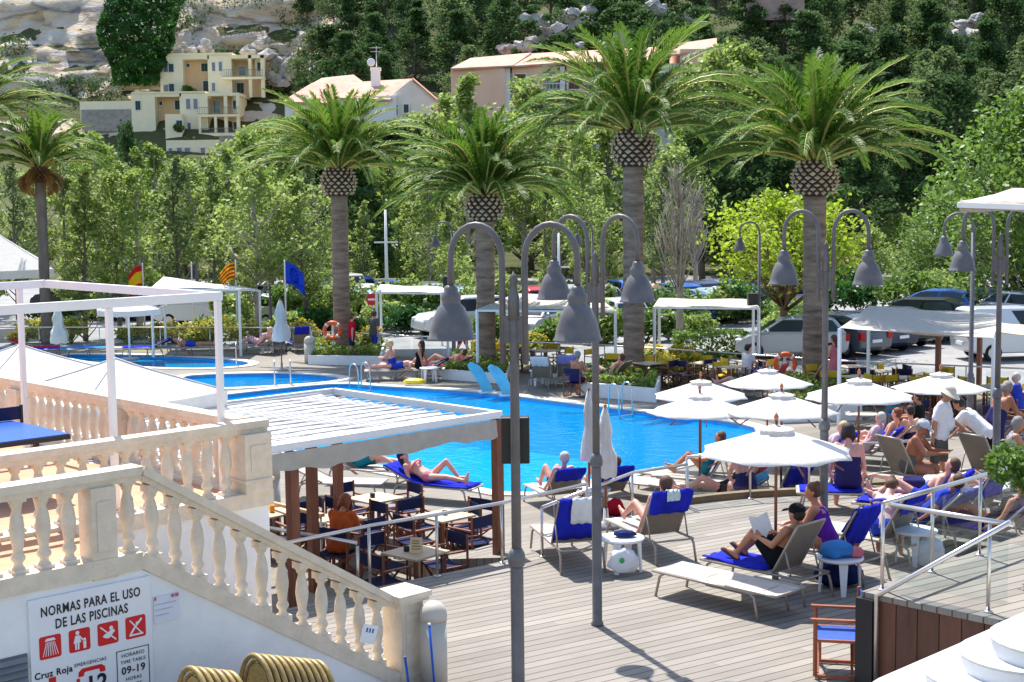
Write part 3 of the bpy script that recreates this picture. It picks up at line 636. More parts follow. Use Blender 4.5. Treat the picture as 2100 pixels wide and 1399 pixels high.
# shrubs
def shrub(name, label, cat, c, rx, ry, rz, n, ls, lm, seed, group=None, flowers=0, box=False):
    root = thing(name, label, cat, c, 0, group); q = np.random.default_rng(seed)
    if box:
        C = q.uniform(-1, 1, (n, 3)); k = q.integers(0, 3, n); C[np.arange(n), k] = np.sign(C[np.arange(n), k]) * q.uniform(.85, 1.05, n); C *= np.array([rx, ry, rz]); C[:, 2] += rz
    else:
        sp = [(q.uniform(-.6, .6) * rx, q.uniform(-.6, .6) * ry, rz * q.uniform(.6, 1.3), rx * .5, ry * .5, rz * .6, n // 7) for _ in range(7)]; C = clumps(sp, seed)
    C[:, 2] = np.maximum(C[:, 2], .03)
    leaf_mesh('foliage', C, ls, seed, lm).parent = root
    st = MB()
    for i in range(5): a = i * 1.26; st.tube([(0, 0, 0), (math.cos(a) * rx * .4, math.sin(a) * ry * .4, rz * .9)], [.03, .01], 4)
    st.build('stem', BARK, root)
    if flowers:
        F = C[q.choice(len(C), flowers)] * np.array([1.05, 1.05, 1.06]) + np.array([0, 0, .03]); fl_ = leaf_mesh('flowers', F, ls * .8, seed + 1, L_YEL); fl_.parent = root; fl_['kind'] = 'stuff'
    return root
yel = [(20, 712), (65, 712), (125, 712), (250, 712), (300, 712), (345, 713), (390, 714), (425, 714), (500, 714), (545, 714), (592, 714), (625, 718), (655, 735), (735, 735), (1385, 775), (1405, 800), (1075, 740), (1012, 760)]
for i, (px, py) in enumerate(yel):
    g = G(px, py, T) + Vector((0, 1.4, 0)); s = 1 if i % 3 else .8
    shrub('flowering_shrub', '%s yellow-flowered shrub behind the glass fence, counted from the white tent' % ordn(i), 'shrub', g, .95 * s, .5, .5 * s + .1 * (i % 2), 620, .17, L_LIGHT, 60 + i, 'yellow-flowered shrubs along the pool fence', 520)
bushes = [(840, 685, 1.5, .8, 'dark round bush behind the jeep by the white mast'), (895, 690, 1.0, .6, 'low bush by the black and white jeep'), (745, 660, 1.4, .8, 'bush beside the no entry sign'), (200, 655, 2.0, .7, 'low bush under the slim poplars'),
          (535, 668, 1.4, .6, 'small bush in front of the parked white van'), (1700, 610, 2.2, 1.3, 'dark round shrub past the yellow-green tree'), (1760, 640, 2.0, .9, 'shrub past the dark parked cars'), (1560, 655, 2.2, .6, 'wild bush beside the tall lamp with a speaker'),
          (1480, 640, 2.4, .5, 'low grassy bush between the car rows'), (1620, 665, 1.8, .6, 'bush behind the silver hatchback'), (905, 600, 2.4, 1.4, 'yellowish round bush under the poplars'), (760, 600, 2.6, 1.5, 'rounded bush behind the masts'), (1850, 640, 2.2, 1.1, 'green shrub behind the sagging beige canopy'), (1930, 625, 2.4, 1.1, 'green shrub under the big tree'), (1160, 640, .5, 1.0, 'small dark cypress beside the white cars'), (110, 660, 1.6, .6, 'low dark bush behind the white tent'), (300, 655, 1.4, .6, 'bush beside the parasol stand'), (700, 615, 2.2, 1.2, 'leafy bush behind the palm trunk'), (712, 690, 1.1, .7, 'light green bush touching the first palm trunk, beyond the fence'), (790, 678, 1.3, .8, 'light green bush at the foot of the tall mast'), (965, 688, 1.2, .8, 'light green bush behind the shorter palm'), (1020, 700, 1.2, .7, 'low light bush under the edge of the beige canopy'), (1195, 698, 1.2, .9, 'light bush right behind the second lamp pole'), (1245, 705, 1.1, .8, 'leafy bush left of the tallest palm trunk'.replace('left of', 'next to')), (1345, 700, 1.2, .8, 'green bush between the tallest palm and the bare tree'), (1585, 700, 1.2, .7, 'green bush before the silver hatchback'), (1400, 690, 1.5, .6, 'grassy bush behind the clipped hedge'), (660, 690, 1.2, .7, 'green bush before the dark grey car'), (570, 690, 1.2, .6, 'green bush before the navy hatchback'), (440, 695, 1.3, .6, 'green bush before the white van under the poplars'), (1130, 712, 1.0, .6, 'small bush by the white hatchback'), (690, 668, 1.5, 1.3, 'tall light shrub between the first palm and the no entry sign'), (822, 668, 1.6, 1.3, 'tall light shrub before the silver car behind the mast'), (868, 672, 1.3, 1.2, 'tall shrub beside the jeep-like car'), (1000, 672, 1.4, 1.4, 'tall light shrub between the largest lamp and the shorter palm'), (1225, 676, 1.2, 1.5, 'tall light shrub beside the trunk of the tallest palm'), (1375, 672, 1.6, 1.2, 'tall grassy shrub under the long pale canopy'), (1440, 668, 1.8, 1.1, 'broad grassy shrub before the car row'), (1510, 664, 1.6, 1.2, 'broad grassy shrub by the dark single lamp'), (600, 672, 1.3, 1.1, 'tall light shrub before the navy hatchback'), (490, 678, 1.3, 1.1, 'tall light shrub before the silver car under the poplars')]
for i, (px, py, rx, rz, lb) in enumerate(bushes):
    shrub('bush', lb, 'bush', G(px, py, T), rx, rx * .8, rz, int(700 + 600 * rx * rz), .24, (L_BUSH, L_LIGHT, L_POP)[i % 3] if 'dark' not in lb else L_IVY, 90 + i)
shrub('hedge', 'clipped box hedge in front of the parked cars', 'hedge', G(1462, 735, T) + Vector((0, .8, 0)), 1.25, .8, .45, 4200, .14, L_BUSH, 120, box=True)
# near shrub on the platform
lb_ = shrub('laurel_bush', 'glossy green clipped bush at the edge of the photo above the platform', 'bush', Vector((P(2122, 1000, 15.6).x, 15.6, 1.75)), .52, .5, .42, 1900, .08, L_BUSH, 130)
m = MB(); m.tube([(0, 0, -.74), (0.02, 0, -.3), (0, 0, .3)], [.05, .04, .03], 8); m.build('trunk', BARK, lb_)

for i, (c_, r_c, lb) in enumerate(shrub_later): shrub('bush', lb, 'bush', c_ + Vector((0, 0, -r_c * .8)), r_c, r_c * .8, r_c * .8, 700, .35, L_BUSH, 200 + i)
# ================================================================ houses on the slope
CREAM = mat('cream_render', (.9, .8, .56), .9, var=.06, vscale=.5)
OCHRE = mat('ochre_render', (.82, .56, .31), .9, var=.06, vscale=.5)
PINK = mat('pink_render', (.86, .53, .38), .9, var=.06, vscale=.5)
PALEW = mat('pale_render', (.86, .82, .79), .9, var=.05, vscale=.5)
ROOFT = mat('pink_roof_tiles', (.6, .32, .24), .9, var=.2, vscale=1.2, bump=.8, bscale=4)
SHUT = mat('green_shutter', (.03, .07, .06), .6)
BROWNS = mat('brown_shutter', (.14, .06, .045), .6)
GLASSD = mat('window_glass', (.12, .15, .18), .15, var=.2, vscale=1, spec=.6)
GREYST = mat('grey_masonry', (.34, .31, .28), .95, var=.25, vscale=1.5, bump=.6, bscale=5)
def face(mb, x0, y0, x1, y1, d, dep, back=0.0):
    """box whose front at depth d fills the pixel rectangle, dep metres deep"""
    a, b = P(x0, y1, d), P(x1, y0, d); mb.box(min(a.x, b.x), max(a.x, b.x), d - back, d + dep, a.z, b.z); return mb
class House:
    def __init__(s, name, label, cat, px, py, d): s.o = P(px, py, d); s.r = thing(name, label, cat, s.o)
    def part(s, name, m, fn, label=None, parent=None):
        mb = MB(); fn(mb); return mb.build(name, m, parent or s.r, s.o if parent is None else s.o, label)
    def window(s, x0, y0, x1, y1, d, m=GLASSD, fr=WHITE, fw=.12):
        a, b = P(x0, y1, d), P(x1, y0, d); w = MB()
        w.box(a.x - fw, b.x + fw, d - .06, d + .02, a.z - fw, a.z); w.box(a.x - fw, b.x + fw, d - .06, d + .02, b.z, b.z + fw)
        w.box(a.x - fw, a.x, d - .06, d + .02, a.z, b.z); w.box(b.x, b.x + fw, d - .06, d + .02, a.z, b.z)
        f = w.build('window', fr, s.r, s.o); p = MB(); p.box(a.x, b.x, d - .03, d - .02, a.z, b.z)
        if m in (SHUT, BROWNS):
            k = MB(); c = (a.x + b.x) / 2
            for q in (a.x + .04, c + .02): k.box(q, q + (b.x - a.x) / 2 - .06, d - .09, d - .035, a.z + .03, b.z - .03)
            k.build('shutter', m, f, s.o)
        else: p.build('pane', m, f, s.o)
    def rails(s, x0, y0, x1, y1, d, m, name='balcony_rail'):
        a, b = P(x0, y1, d), P(x1, y0, d); w = MB(); w.box(a.x, b.x, d - .04, d + .04, b.z - .08, b.z); w.box(a.x, b.x, d - .03, d + .03, a.z, a.z + .06)
        n = int((b.x - a.x) / .35)
        for i in range(n + 1): x = a.x + (b.x - a.x) * i / n; w.box(x - .02, x + .02, d - .02, d + .02, a.z, b.z)
        return w.build(name, m, s.r, s.o)
# cream house with stepped terraces
h = House('terraced_house', 'cream house stepped in terraces below the cliff, with green shutters and corner balconies', 'house', 420, 330, 228)
h.part('wall', CREAM, lambda m: (face(m, 330, 113, 374, 205, 243, 8), face(m, 374, 113, 428, 122, 243, 8), face(m, 428, 113, 474, 205, 243, 8), face(m, 474, 112, 541, 120, 242, 9), face(m, 511, 113, 515, 200, 242, .6), face(m, 536, 113, 541, 200, 242, .6), face(m, 455, 157, 541, 163, 241.5, 2), face(m, 524, 120, 541, 160, 243.5, 7)), 'upper storeys')
h.part('recess', OCHRE, lambda m: face(m, 374, 122, 428, 205, 245.5, 5)); h.part('recess', OCHRE, lambda m: face(m, 474, 120, 538, 200, 246, 4))
h.part('wall', CREAM, lambda m: (face(m, 272, 191, 317, 290, 236, 9), face(m, 317, 191, 371, 199, 236, 9), face(m, 371, 191, 425, 290, 236, 9), face(m, 425, 190, 490, 197, 235, 10), face(m, 461, 196, 465, 280, 235, .6), face(m, 486, 196, 490, 280, 235, .6), face(m, 405, 234, 492, 240, 234.5, 2), face(m, 478, 197, 490, 236, 236.5, 7), face(m, 408, 272, 500, 280, 234.4, 2), face(m, 408, 240, 412, 275, 234.6, .5), face(m, 440, 240, 444, 275, 234.6, .5)), 'middle storeys')
h.part('recess', OCHRE, lambda m: face(m, 317, 199, 371, 290, 238.5, 5)); h.part('recess', OCHRE, lambda m: face(m, 425, 197, 488, 280, 239, 4))
h.part('wall', CREAM, lambda m: (face(m, 342, 286, 502, 335, 230, 6), face(m, 340, 234, 372, 290, 233.5, 2), face(m, 165, 207, 272, 247, 237, 6)), 'lower storey and side wing')
h.part('parapet', CREAM, lambda m: (face(m, 328, 108, 476, 114, 242.8, 8.5), face(m, 270, 187, 420, 192, 235.8, 9)))
h.part('retaining_wall', GREYST, lambda m: face(m, 168, 224, 275, 270, 236.2, 3)); h.part('retaining_wall', GREYST, lambda m: face(m, 450, 278, 502, 290, 229.8, 3))
for r in [(336, 131, 346, 148, 242.95, GLASSD), (346, 131, 356, 148, 242.95, SHUT), (347, 172, 357, 190, 242.95, SHUT), (336, 174, 346, 190, 242.95, GLASSD), (413, 130, 426, 147, 245.4, SHUT), (417, 166, 428, 187, 245.4, SHUT), (383, 131, 389, 138, 245.4, SHUT),
          (435, 128, 441, 146, 242.95, GLASSD), (449, 127, 455, 146, 242.95, GLASSD), (435, 170, 441, 187, 242.95, GLASSD), (528, 128, 538, 146, 243.4, SHUT), (490, 136, 504, 155, 245.9, GLASSD), (486, 170, 500, 192, 245.9, SHUT),
          (278, 207, 288, 226, 235.95, SHUT), (359, 206, 371, 225, 238.4, SHUT), (327, 208, 333, 216, 238.4, SHUT), (382, 203, 390, 224, 235.95, GLASSD), (397, 203, 405, 224, 235.95, GLASSD), (362, 247, 374, 272, 233.4, SHUT),
          (385, 252, 391, 268, 235.95, GLASSD), (478, 206, 488, 224, 236.4, SHUT), (479, 250, 490, 266, 236.4, SHUT), (438, 206, 452, 232, 238.9, GLASSD), (424, 247, 436, 272, 238.9, BROWNS), (448, 247, 460, 270, 238.9, BROWNS),
          (346, 304, 353, 320, 229.95, GLASSD), (363, 303, 373, 320, 229.95, GLASSD), (379, 303, 390, 320, 229.95, GLASSD), (412, 303, 420, 318, 229.95, GLASSD)]:
    h.window(*r[:5], r[5], fw=.1)
RAILG = mat('grey_green_rail', (.2, .23, .2), .6)
h.rails(455, 142, 538, 157, 241.4, RAILG); h.rails(405, 219, 490, 234, 234.3, RAILG); h.rails(412, 262, 490, 272, 234.3, RAILG)
# the tiled house with a chimney
h = House('villa', 'pale villa with low pink tiled roofs and a chimney behind the first palm', 'house', 740, 250, 148)
def gable(m, x0, x1, yb, ye, yr, d, dep):
    a, b, c = P(x0, ye, d), P(x1, ye, d), P((x0 + x1) / 2, yr, d); zb = P(x0, yb, d).z
    vs = [(a.x, d, zb), (b.x, d, zb), (b.x, d, b.z), (c.x, d, c.z), (a.x, d, a.z)]; vs += [(x, y + dep, z) for x, y, z in vs]
    m.add(vs, [(0, 1, 2, 3, 4), (9, 8, 7, 6, 5), (0, 5, 6, 1), (1, 6, 7, 2), (2, 7, 8, 3), (3, 8, 9, 4), (4, 9, 5, 0)])
def roof(m, pts, th=.18):
    m.slab([pts[:2], [pts[3], pts[2]]], th, False)
h.part('wall', PALEW, lambda m: (face(m, 585, 206, 700, 255, 149, 8), face(m, 696, 196, 812, 255, 148, 9)))
h.part('gable_wall', mat('warm_render', (.86, .74, .64), .9, var=.08, vscale=.5), lambda m: gable(m, 790, 895, 255, 205, 164, 148.5, 9))
rf = h.part('roof', ROOFT, lambda m: (roof(m, [P(578, 208, 148.2), P(706, 212, 148.2), P(756, 176, 155), P(640, 170, 155)]), roof(m, [P(640, 171, 155), P(757, 177, 155), P(725, 153, 160), P(660, 160, 160)]),
    roof(m, [P(690, 200, 147.4), P(800, 204, 147.4), P(850, 161, 155), P(735, 168, 155)]), roof(m, [P(845, 160, 148.2), P(848, 160, 157.5), P(898, 203, 157.5), P(898, 206, 148.2)])))
h.part('chimney', PALEW, lambda m: (face(m, 761, 143, 778, 182, 152, 1), face(m, 759, 138, 780, 144, 151.9, 1.2)), parent=rf)
h.part('aerial', STEEL, lambda m: (m.tube([P(772, 140, 152.5), P(772, 95, 152.5)], .05, 5), m.tube([P(757, 98, 152.5), P(784, 98, 152.5)], .04, 4), m.tube([P(759, 106, 152.5), P(782, 106, 152.5)], .04, 4)), parent=rf)
h.part('satellite_dish', WHITE, lambda m: m.sphere(P(761, 128, 151.5), (.42, .12, .42), 12, 6), parent=rf)
for r in [(797, 216, 816, 236, 148.4, GLASSD), (828, 214, 838, 232, 148.4, SHUT), (742, 216, 756, 236, 147.9, GLASSD), (650, 216, 664, 230, 148.9, GLASSD)]: h.window(*r)
# pink block
h = House('apartment_block', 'long pink apartment block with brown shutters and pale sloping roofs above the palms', 'apartment block', 1180, 320, 146)
h.part('wall', PINK, lambda m: (face(m, 927, 140, 1035, 320, 146, 14), face(m, 1052, 132, 1112, 320, 147, 13), face(m, 1163, 128, 1200, 320, 148, 12), face(m, 1240, 126, 1330, 320, 149, 11), face(m, 1395, 100, 1462, 320, 150, 10)))
h.part('wall', PALEW, lambda m: (face(m, 1035, 150, 1052, 320, 147.4, 8), face(m, 1112, 148, 1163, 320, 149.4, 8), face(m, 1200, 140, 1240, 320, 149.8, 8), face(m, 1330, 130, 1395, 320, 151, 8), face(m, 1037, 140, 1046, 320, 146.6, .5), face(m, 1150, 136, 1158, 320, 147.8, .5), face(m, 1222, 132, 1229, 320, 148.6, .5)), 'white balcony bays')
h.part('roof', ROOFT, lambda m: (roof(m, [P(924, 140, 145.2), P(1052, 134, 146), P(1090, 108, 156), P(965, 119, 156)]), roof(m, [P(1050, 135, 146.2), P(1168, 127, 147.2), P(1200, 103, 157), P(1088, 110, 157)]),
    roof(m, [P(1166, 128, 147.4), P(1335, 123, 148.4), P(1350, 96, 158), P(1198, 104, 158)]), roof(m, [P(1330, 118, 149.4), P(1470, 100, 150.4), P(1470, 78, 158), P(1370, 92, 158)])))
for x, y in [(944, 157), (946, 211), (946, 262), (1055, 152), (1055, 206), (1055, 258), (1166, 156), (1168, 210), (1262, 150), (1262, 206), (1300, 206), (1400, 140), (1402, 190)]:
    d = 146 if x < 1000 else (147 if x < 1100 else (148 if x < 1200 else (149 if x < 1330 else 150)))
    h.window(x, y, x + 23, y + 27, d - .05, BROWNS, fw=.1)
for x0, x1, d in [(1112, 1163, 147.6), (1200, 1240, 148.4), (1330, 1395, 149.5)]:
    for y in (190, 250): h.rails(x0, y - 20, x1, y, d, WHITE)
    for y in (150, 205): h.window(x0 + 10, y, x1 - 10, y + 32, {1112: 149.35, 1200: 149.75, 1330: 150.95}[x0])
# low house seen between the poplars and a wall high on the slope
h = House('cottage', 'small house with a pink tiled roof half hidden behind the poplars', 'house', 480, 500, 112)
h.part('wall', PALEW, lambda m: face(m, 425, 470, 545, 520, 113, 6)); h.part('roof', ROOFT, lambda m: roof(m, [P(415, 475, 112.5), P(555, 475, 112.5), P(545, 440, 118), P(430, 440, 118)]))
h.window(450, 485, 462, 505, 112.95)
wl = MB(); face(wl, 1870, 388, 1935, 415, 126, .5); tag(wl.build('stone_wall', GREYST), 'stretch of grey stone wall on the slope beyond the round green tree', 'wall')
wl = MB(); face(wl, 1530, -10, 1650, 42, 188, 2); tag(wl.build('retaining_wall', mat('pinkish_wall', (.4, .28, .24), .95, var=.25, vscale=.8)), 'pinkish retaining wall high among the pines', 'wall')
# ================================================================ balustraded stair and roof terrace
PF = Vector((-3.58, 12.7, 0)); LZ = 2.0; RT = .79
def L(t, v, z=0.0): p = PF + U * t + V * v; return Vector((p.x, p.y, z))
def wallbox(mb, t0, t1, v0, v1, z0, z1):
    vs = [L(t, v, z) for z in (z0, z1) for v in (v0, v1) for t in (t0, t1)]
    mb.add(vs, [(0, 2, 3, 1), (4, 5, 7, 6), (0, 1, 5, 4), (1, 3, 7, 5), (3, 2, 6, 7), (2, 0, 4, 6)])
def zs(t): return LZ + .02 - max(0, t - .3) * .62        # top of the stringer
w = MB()
pf = [(-5, 0), (3.55, 0), (3.55, .02), (.3, LZ - .14), (-5, LZ - .14)]
vs = [L(t, v, z) for v in (0, .2) for t, z in pf]; n = 5
w.add(vs, [(0, 1, 2, 3, 4), (9, 8, 7, 6, 5)] + [(i, n + i, n + (i + 1) % n, (i + 1) % n) for i in range(n)])
tag(w.build('stair_wall', PLASTER), 'white plastered wall below the stair, carrying the pool rules board', 'wall')
w = MB(); wallbox(w, -5, 2.72, 1.5, 1.7, T, LZ - .14); wallbox(w, 2.52, 2.72, 1.7, 12, T, LZ - .14)
tag(w.build('terrace_wall', PLASTER), 'white plastered wall holding up the roof terrace beside the cafe', 'wall')
w = MB(); wallbox(w, -14, 2.5, 1.72, 14, LZ - .14, LZ - .02); structure(w.build('roof_terrace', mat('terrace_tile', (.56, .3, .18), .85, var=.15)), 'tan tiled floor of the roof terrace', 'terrace floor')
w = MB(); wallbox(w, -5, .32, .2, 1.5, LZ - .14, LZ - .02); structure(w.build('stair_landing', mat('terrace_tile', (.45, .3, .22))), 'tiled landing at the head of the stair', 'landing')
st = MB(); k = 11
for i in range(k): wallbox(st, .32 + i * .29, .32 + (i + 1) * .29 + (.02 if i < k - 1 else 0), .2, 1.5, 0.002, LZ - .16 - (i + .6) * .172)
structure(st.build('stair', STONE), 'stone steps going down behind the balusters', 'stair')
PROF = [(.0, 0), (.062, 0), (.062, .035), (.042, .05), (.035, .075), (.06, .105), (.062, .13), (.04, .165), (.046, .2), (.062, .29), (.066, .34), (.055, .44), (.036, .5), (.034, .52), (.05, .535), (.05, .55), (.06, .56), (.06, .6), (.0, .6)]
def baluster_proto():
    m = MB(); m.lathe([(max(r, .001), z) for r, z in PROF], n=12); m.box(-.066, .066, -.066, .066, -.05, .03); m.box(-.066, .066, -.066, .066, .575, .64); return m
BALME = None
def put_baluster(parent, t, v, z, h):
    global BALME
    if BALME is None: o = baluster_proto().build('baluster', STONE, parent); BALME = o.data
    else: o = bpy.data.objects.new('baluster', BALME); COL.objects.link(o); o.parent = parent
    p = L(t, v, z); o.location = p - parent.location; o.rotation_euler = (0, 0, R(44)); o.scale = (1, 1, h / .59)
def capping(m, pts, w, h):
    """moulded rail through (t, v, z top) points"""
    P3 = [L(*p) for p in pts]
    for a, b in zip(P3, P3[1:]):
        d = (b - a).normalized(); e = Vector((d.x, d.y, 0)).normalized() * .0
        dz = Vector((0, 0, 1)); m.bar(a - dz * h * .28, b - dz * h * .28, w, h * .56); m.bar(a - dz * h * .78 + d * .002, b - dz * h * .78 - d * .002, w * .72, h * .44)
def pillar(m, t, v, z0, z1, w=.13):
    wallbox(m, t - w, t + w, v - w, v + w, z0, z1); wallbox(m, t - w - .015, t + w + .015, v - w - .015, v + w + .015, z0 + .12, z0 + .15)
    wallbox(m, t - w * .6, t + w * .6, v - w - .012, v - w + .001, z0 + .25, z1 - .12)
def balustrade(label, base):
    return thing('balustrade', label, 'balustrade', base, 0, 'cast stone balustrades')
# A: along the landing and down the stair
o = L(.1, .1, LZ); A = balustrade('cast stone balustrade running down beside the stair above the rules board', o)
m = MB(); capping(m, [(-5, .1, LZ + RT), (.36, .1, LZ + RT), (3.3, .1, LZ + RT - 2.94 * .62)], .21, .13); m.build('rail', STONE, A, o)
m = MB(); wallbox(m, -5, .31, .0 - .03, .23, LZ - .138, LZ + .02)
a, b = L(.3, .1, LZ - .05), L(3.42, .1, LZ - .05 - 3.12 * .62); m.bar(a, b, .25, .14); m.build('base', STONE, A, o)
m = MB(); pillar(m, -.05, .1, LZ - .16, LZ + RT - .13, .12); m.build('pillar', STONE, A, o)
m = MB(); pillar(m, 3.42, .1, .002, .93, .15); wallbox(m, 3.22, 3.62, -.1, .3, .93, .97); wallbox(m, 3.2, 3.64, -.12, .32, .97, 1.03); m.build('newel', STONE, A, o)
for i in range(14): put_baluster(A, -.33 - i * .235, .1, LZ + .02, RT - .16)
put_baluster(A, .24, .1, LZ + .02, RT - .16)
for i in range(12): t = .48 + i * .235; put_baluster(A, t, .1, zs(t) + .02, RT - .17)
# B: across the front of the roof terrace
o = L(2.5, 1.6, LZ); B = balustrade('cast stone balustrade along the front of the roof terrace above the white wall', o)
m = MB(); capping(m, [(-6, 1.6, LZ + RT), (2.75, 1.6, LZ + RT)], .21, .13); m.build('rail', STONE, B, o)
m = MB(); wallbox(m, -6, 2.76, 1.46, 1.74, LZ - .138, LZ + .02); m.build('base', STONE, B, o)
m = MB(); pillar(m, 2.56, 1.6, LZ + .02, LZ + RT - .13, .17); m.build('pillar', STONE, B, o); m = MB(); pillar(m, -.55, 1.6, LZ + .02, LZ + RT - .13, .14); m.build('pillar', STONE, B, o)
for i in range(24):
    t = 2.25 - i * .235
    if abs(t + .55) > .2: put_baluster(B, t, 1.6, LZ + .02, RT - .16)
# C: along the pool side
o = L(2.6, 6, LZ); Cc = balustrade('cast stone balustrade on the pool side of the roof terrace, behind the white frame', o)
m = MB(); capping(m, [(2.6, 1.8, LZ + RT), (2.6, 12, LZ + RT)], .21, .13); m.build('rail', STONE, Cc, o)
m = MB(); wallbox(m, 2.46, 2.74, 1.75, 12, LZ - .138, LZ + .02); m.build('base', STONE, Cc, o)
for v in (4.4, 7.1, 9.8): m = MB(); pillar(m, 2.6, v, LZ + .02, LZ + RT - .13, .14); m.build('pillar', STONE, Cc, o)
for i in range(38):
    v = 2.05 + i * .235
    if min(abs(v - q) for q in (4.4, 7.1, 9.8)) > .2: put_baluster(Cc, 2.6, v, LZ + .02, RT - .16)
# white frame on the roof terrace
fo = L(2.0, 2.2, LZ - .02); F = thing('pergola_frame', 'bare white metal pergola frame standing on the roof terrace', 'pergola', fo)
zt = 4.17
def fpos(px, v):
    # point on the line v = const seen at photo column px
    best = min((abs(PX(L(t / 100, v, 3))[0] - px), t / 100) for t in range(-700, 300)); return best[1]
t1 = fpos(452, 2.0); t2 = fpos(231, 2.0); tb = fpos(92, 6.0); t3 = fpos(48, 6.0)
for t, v in ((t1, 2.0), (t2, 2.0), (t3, 6.0)):
    m = MB(); m.bar(L(t, v, LZ - .02), L(t, v, zt - .1), .062); m.build('post', WHITE, F, fo)
for a, b in (((t1 + .05, 2.0), (-4, 2.0)), ((t1, 2.05), (t1, 6.1)), ((t1 + .05, 6.0), (-4, 6.0))):
    m = MB(); m.bar(L(*a, zt - .05), L(*b, zt - .05 ), .06, .095); m.build('beam', WHITE, F, fo)
# ping-pong table
po = G(30, 900, 2.69); po = Vector((po.x, po.y, LZ - .02)); tt = thing('ping_pong_table', 'blue table tennis table with black edges on the roof terrace', 'table', po)
BLUET = mat('blue_table_top', (.005, .08, .42), .35, var=.04)
m = MB(); c1, c2, c3, c4 = G(142, 889, 2.69), G(-60, 912, 2.69), G(-60, 868, 2.69), G(0, 855, 2.69)
e1 = G(142, 889, 2.69); nx = -U; ny = V
q = [e1, e1 - U * 1.525, e1 - U * 1.525 + V * 2.74, e1 + V * 2.74]
m.prism([(p.x, p.y) for p in q], 2.665, 2.69); m.build('table_top', BLUET, tt, po)
m = MB()
for i in range(4):
    a, b = q[i], q[(i + 1) % 4]; m.bar(Vector((a.x, a.y, 2.655)), Vector((b.x, b.y, 2.655)), .03, .05)
m.build('edge', BLACK, tt, po)
for s in (.12, .88):
    for r_ in (.15, .85):
        p = q[0] + (q[1] - q[0]) * s + (q[3] - q[0]) * r_; m = MB(); m.bar((p.x, p.y, LZ - .02), (p.x, p.y, 2.63), .05); m.build('leg', BLACK, tt, po)
a = q[0] + V * 1.37; m = MB(); m.bar(Vector((a.x, a.y, 2.65)) + U * .12, Vector((a.x, a.y, 2.86)) + U * .12, .03); b = a - U * 1.6; m.bar(Vector((b.x, b.y, 2.65)), Vector((b.x, b.y, 2.86)), .03); m.build('net_post', BLACK, tt, po)
m = MB(); m.bar(Vector((a.x, a.y, 2.77)) + U * .11, Vector((b.x, b.y, 2.77)), .008, .15); m.build('net', NAVY, tt, po)
# ---- pool rules board
RED = mat('sign_red', (.62, .015, .02), .45, var=.03); INK = mat('sign_ink', (.015, .015, .02), .5, var=0); SWHITE = mat('sign_white', (.78, .78, .8), .4, var=.02)
ANG = math.atan2(U.y, U.x)
def sgn(t, v, z): return L(t, v, z)
t0, t1s, zt_, zb_ = -.79, .37, 1.79, .72
so_ = L(t0, 0, zb_); S = thing('rules_board', 'white pool rules board with red pictograms and emergency number on the white wall', 'sign', so_)
m = MB(); wallbox(m, t0, t1s, -.03, -.002, zb_, zt_); m.build('board', SWHITE, S, so_)
def text(s, t, z, size, m_, bold=0.0, align='CENTER', sx=1.0, parent=None, name='lettering'):
    c = bpy.data.curves.new(name, 'FONT'); c.body = s; c.size = size; c.align_x = align; c.align_y = 'CENTER'; c.extrude = .001; c.offset = bold; c.resolution_u = 3; c.space_character = 1.1
    ob = bpy.data.objects.new(name, c); COL.objects.link(ob); c.materials.append(m_); ob.parent = parent or S
    ob.location = L(t, -.0335, z) - (so_ if parent is None else parent.location); ob.rotation_euler = (R(90), 0, ANG); ob.scale = (sx, 1, 1); return ob
W_ = t1s - t0
text('NORMAS PARA EL USO', t0 + W_ * .5, 1.665, .118, INK, .0022, sx=.72); text('DE LAS PISCINAS', t0 + W_ * .5, 1.54, .118, INK, .0022, sx=.72)
def rrect(mb, t, z, w, h, r, v0, v1):
    pts = []
    for cx_, cz, a0 in ((w / 2 - r, h / 2 - r, 0), (-w / 2 + r, h / 2 - r, 90), (-w / 2 + r, -h / 2 + r, 180), (w / 2 - r, -h / 2 + r, 270)):
        for k in range(5): a = R(a0 + 22.5 * k); pts.append((t + cx_ + r * math.cos(a), z + cz + r * math.sin(a)))
    poly(mb, pts, v0, v1)
def poly(mb, pts, v0, v1):
    n = len(pts); vs = [L(p[0], v0, p[1]) for p in pts] + [L(p[0], v1, p[1]) for p in pts]
    mb.add(vs, [tuple(range(n)), tuple(reversed(range(n, 2 * n)))] + [(i, n + i, n + (i + 1) % n, (i + 1) % n) for i in range(n)])
def circ(mb, t, z, r, v0, v1, n=14): poly(mb, [(t + r * math.cos(2 * math.pi * i / n), z + r * math.sin(2 * math.pi * i / n)) for i in range(n)], v0, v1)
def stroke(mb, a, b, w, v0, v1):
    dx, dz = b[0] - a[0], b[1] - a[1]; l = math.hypot(dx, dz); nx, nz = -dz / l * w / 2, dx / l * w / 2
    poly(mb, [(a[0] - nx, a[1] - nz), (b[0] - nx, b[1] - nz), (b[0] + nx, b[1] + nz), (a[0] + nx, a[1] + nz)], v0, v1)
VA, VB, VC = -.0335, -.0301, -.037
tx = [t0 + W_ * (.155 + .235 * i) for i in range(4)]; zp = 1.355
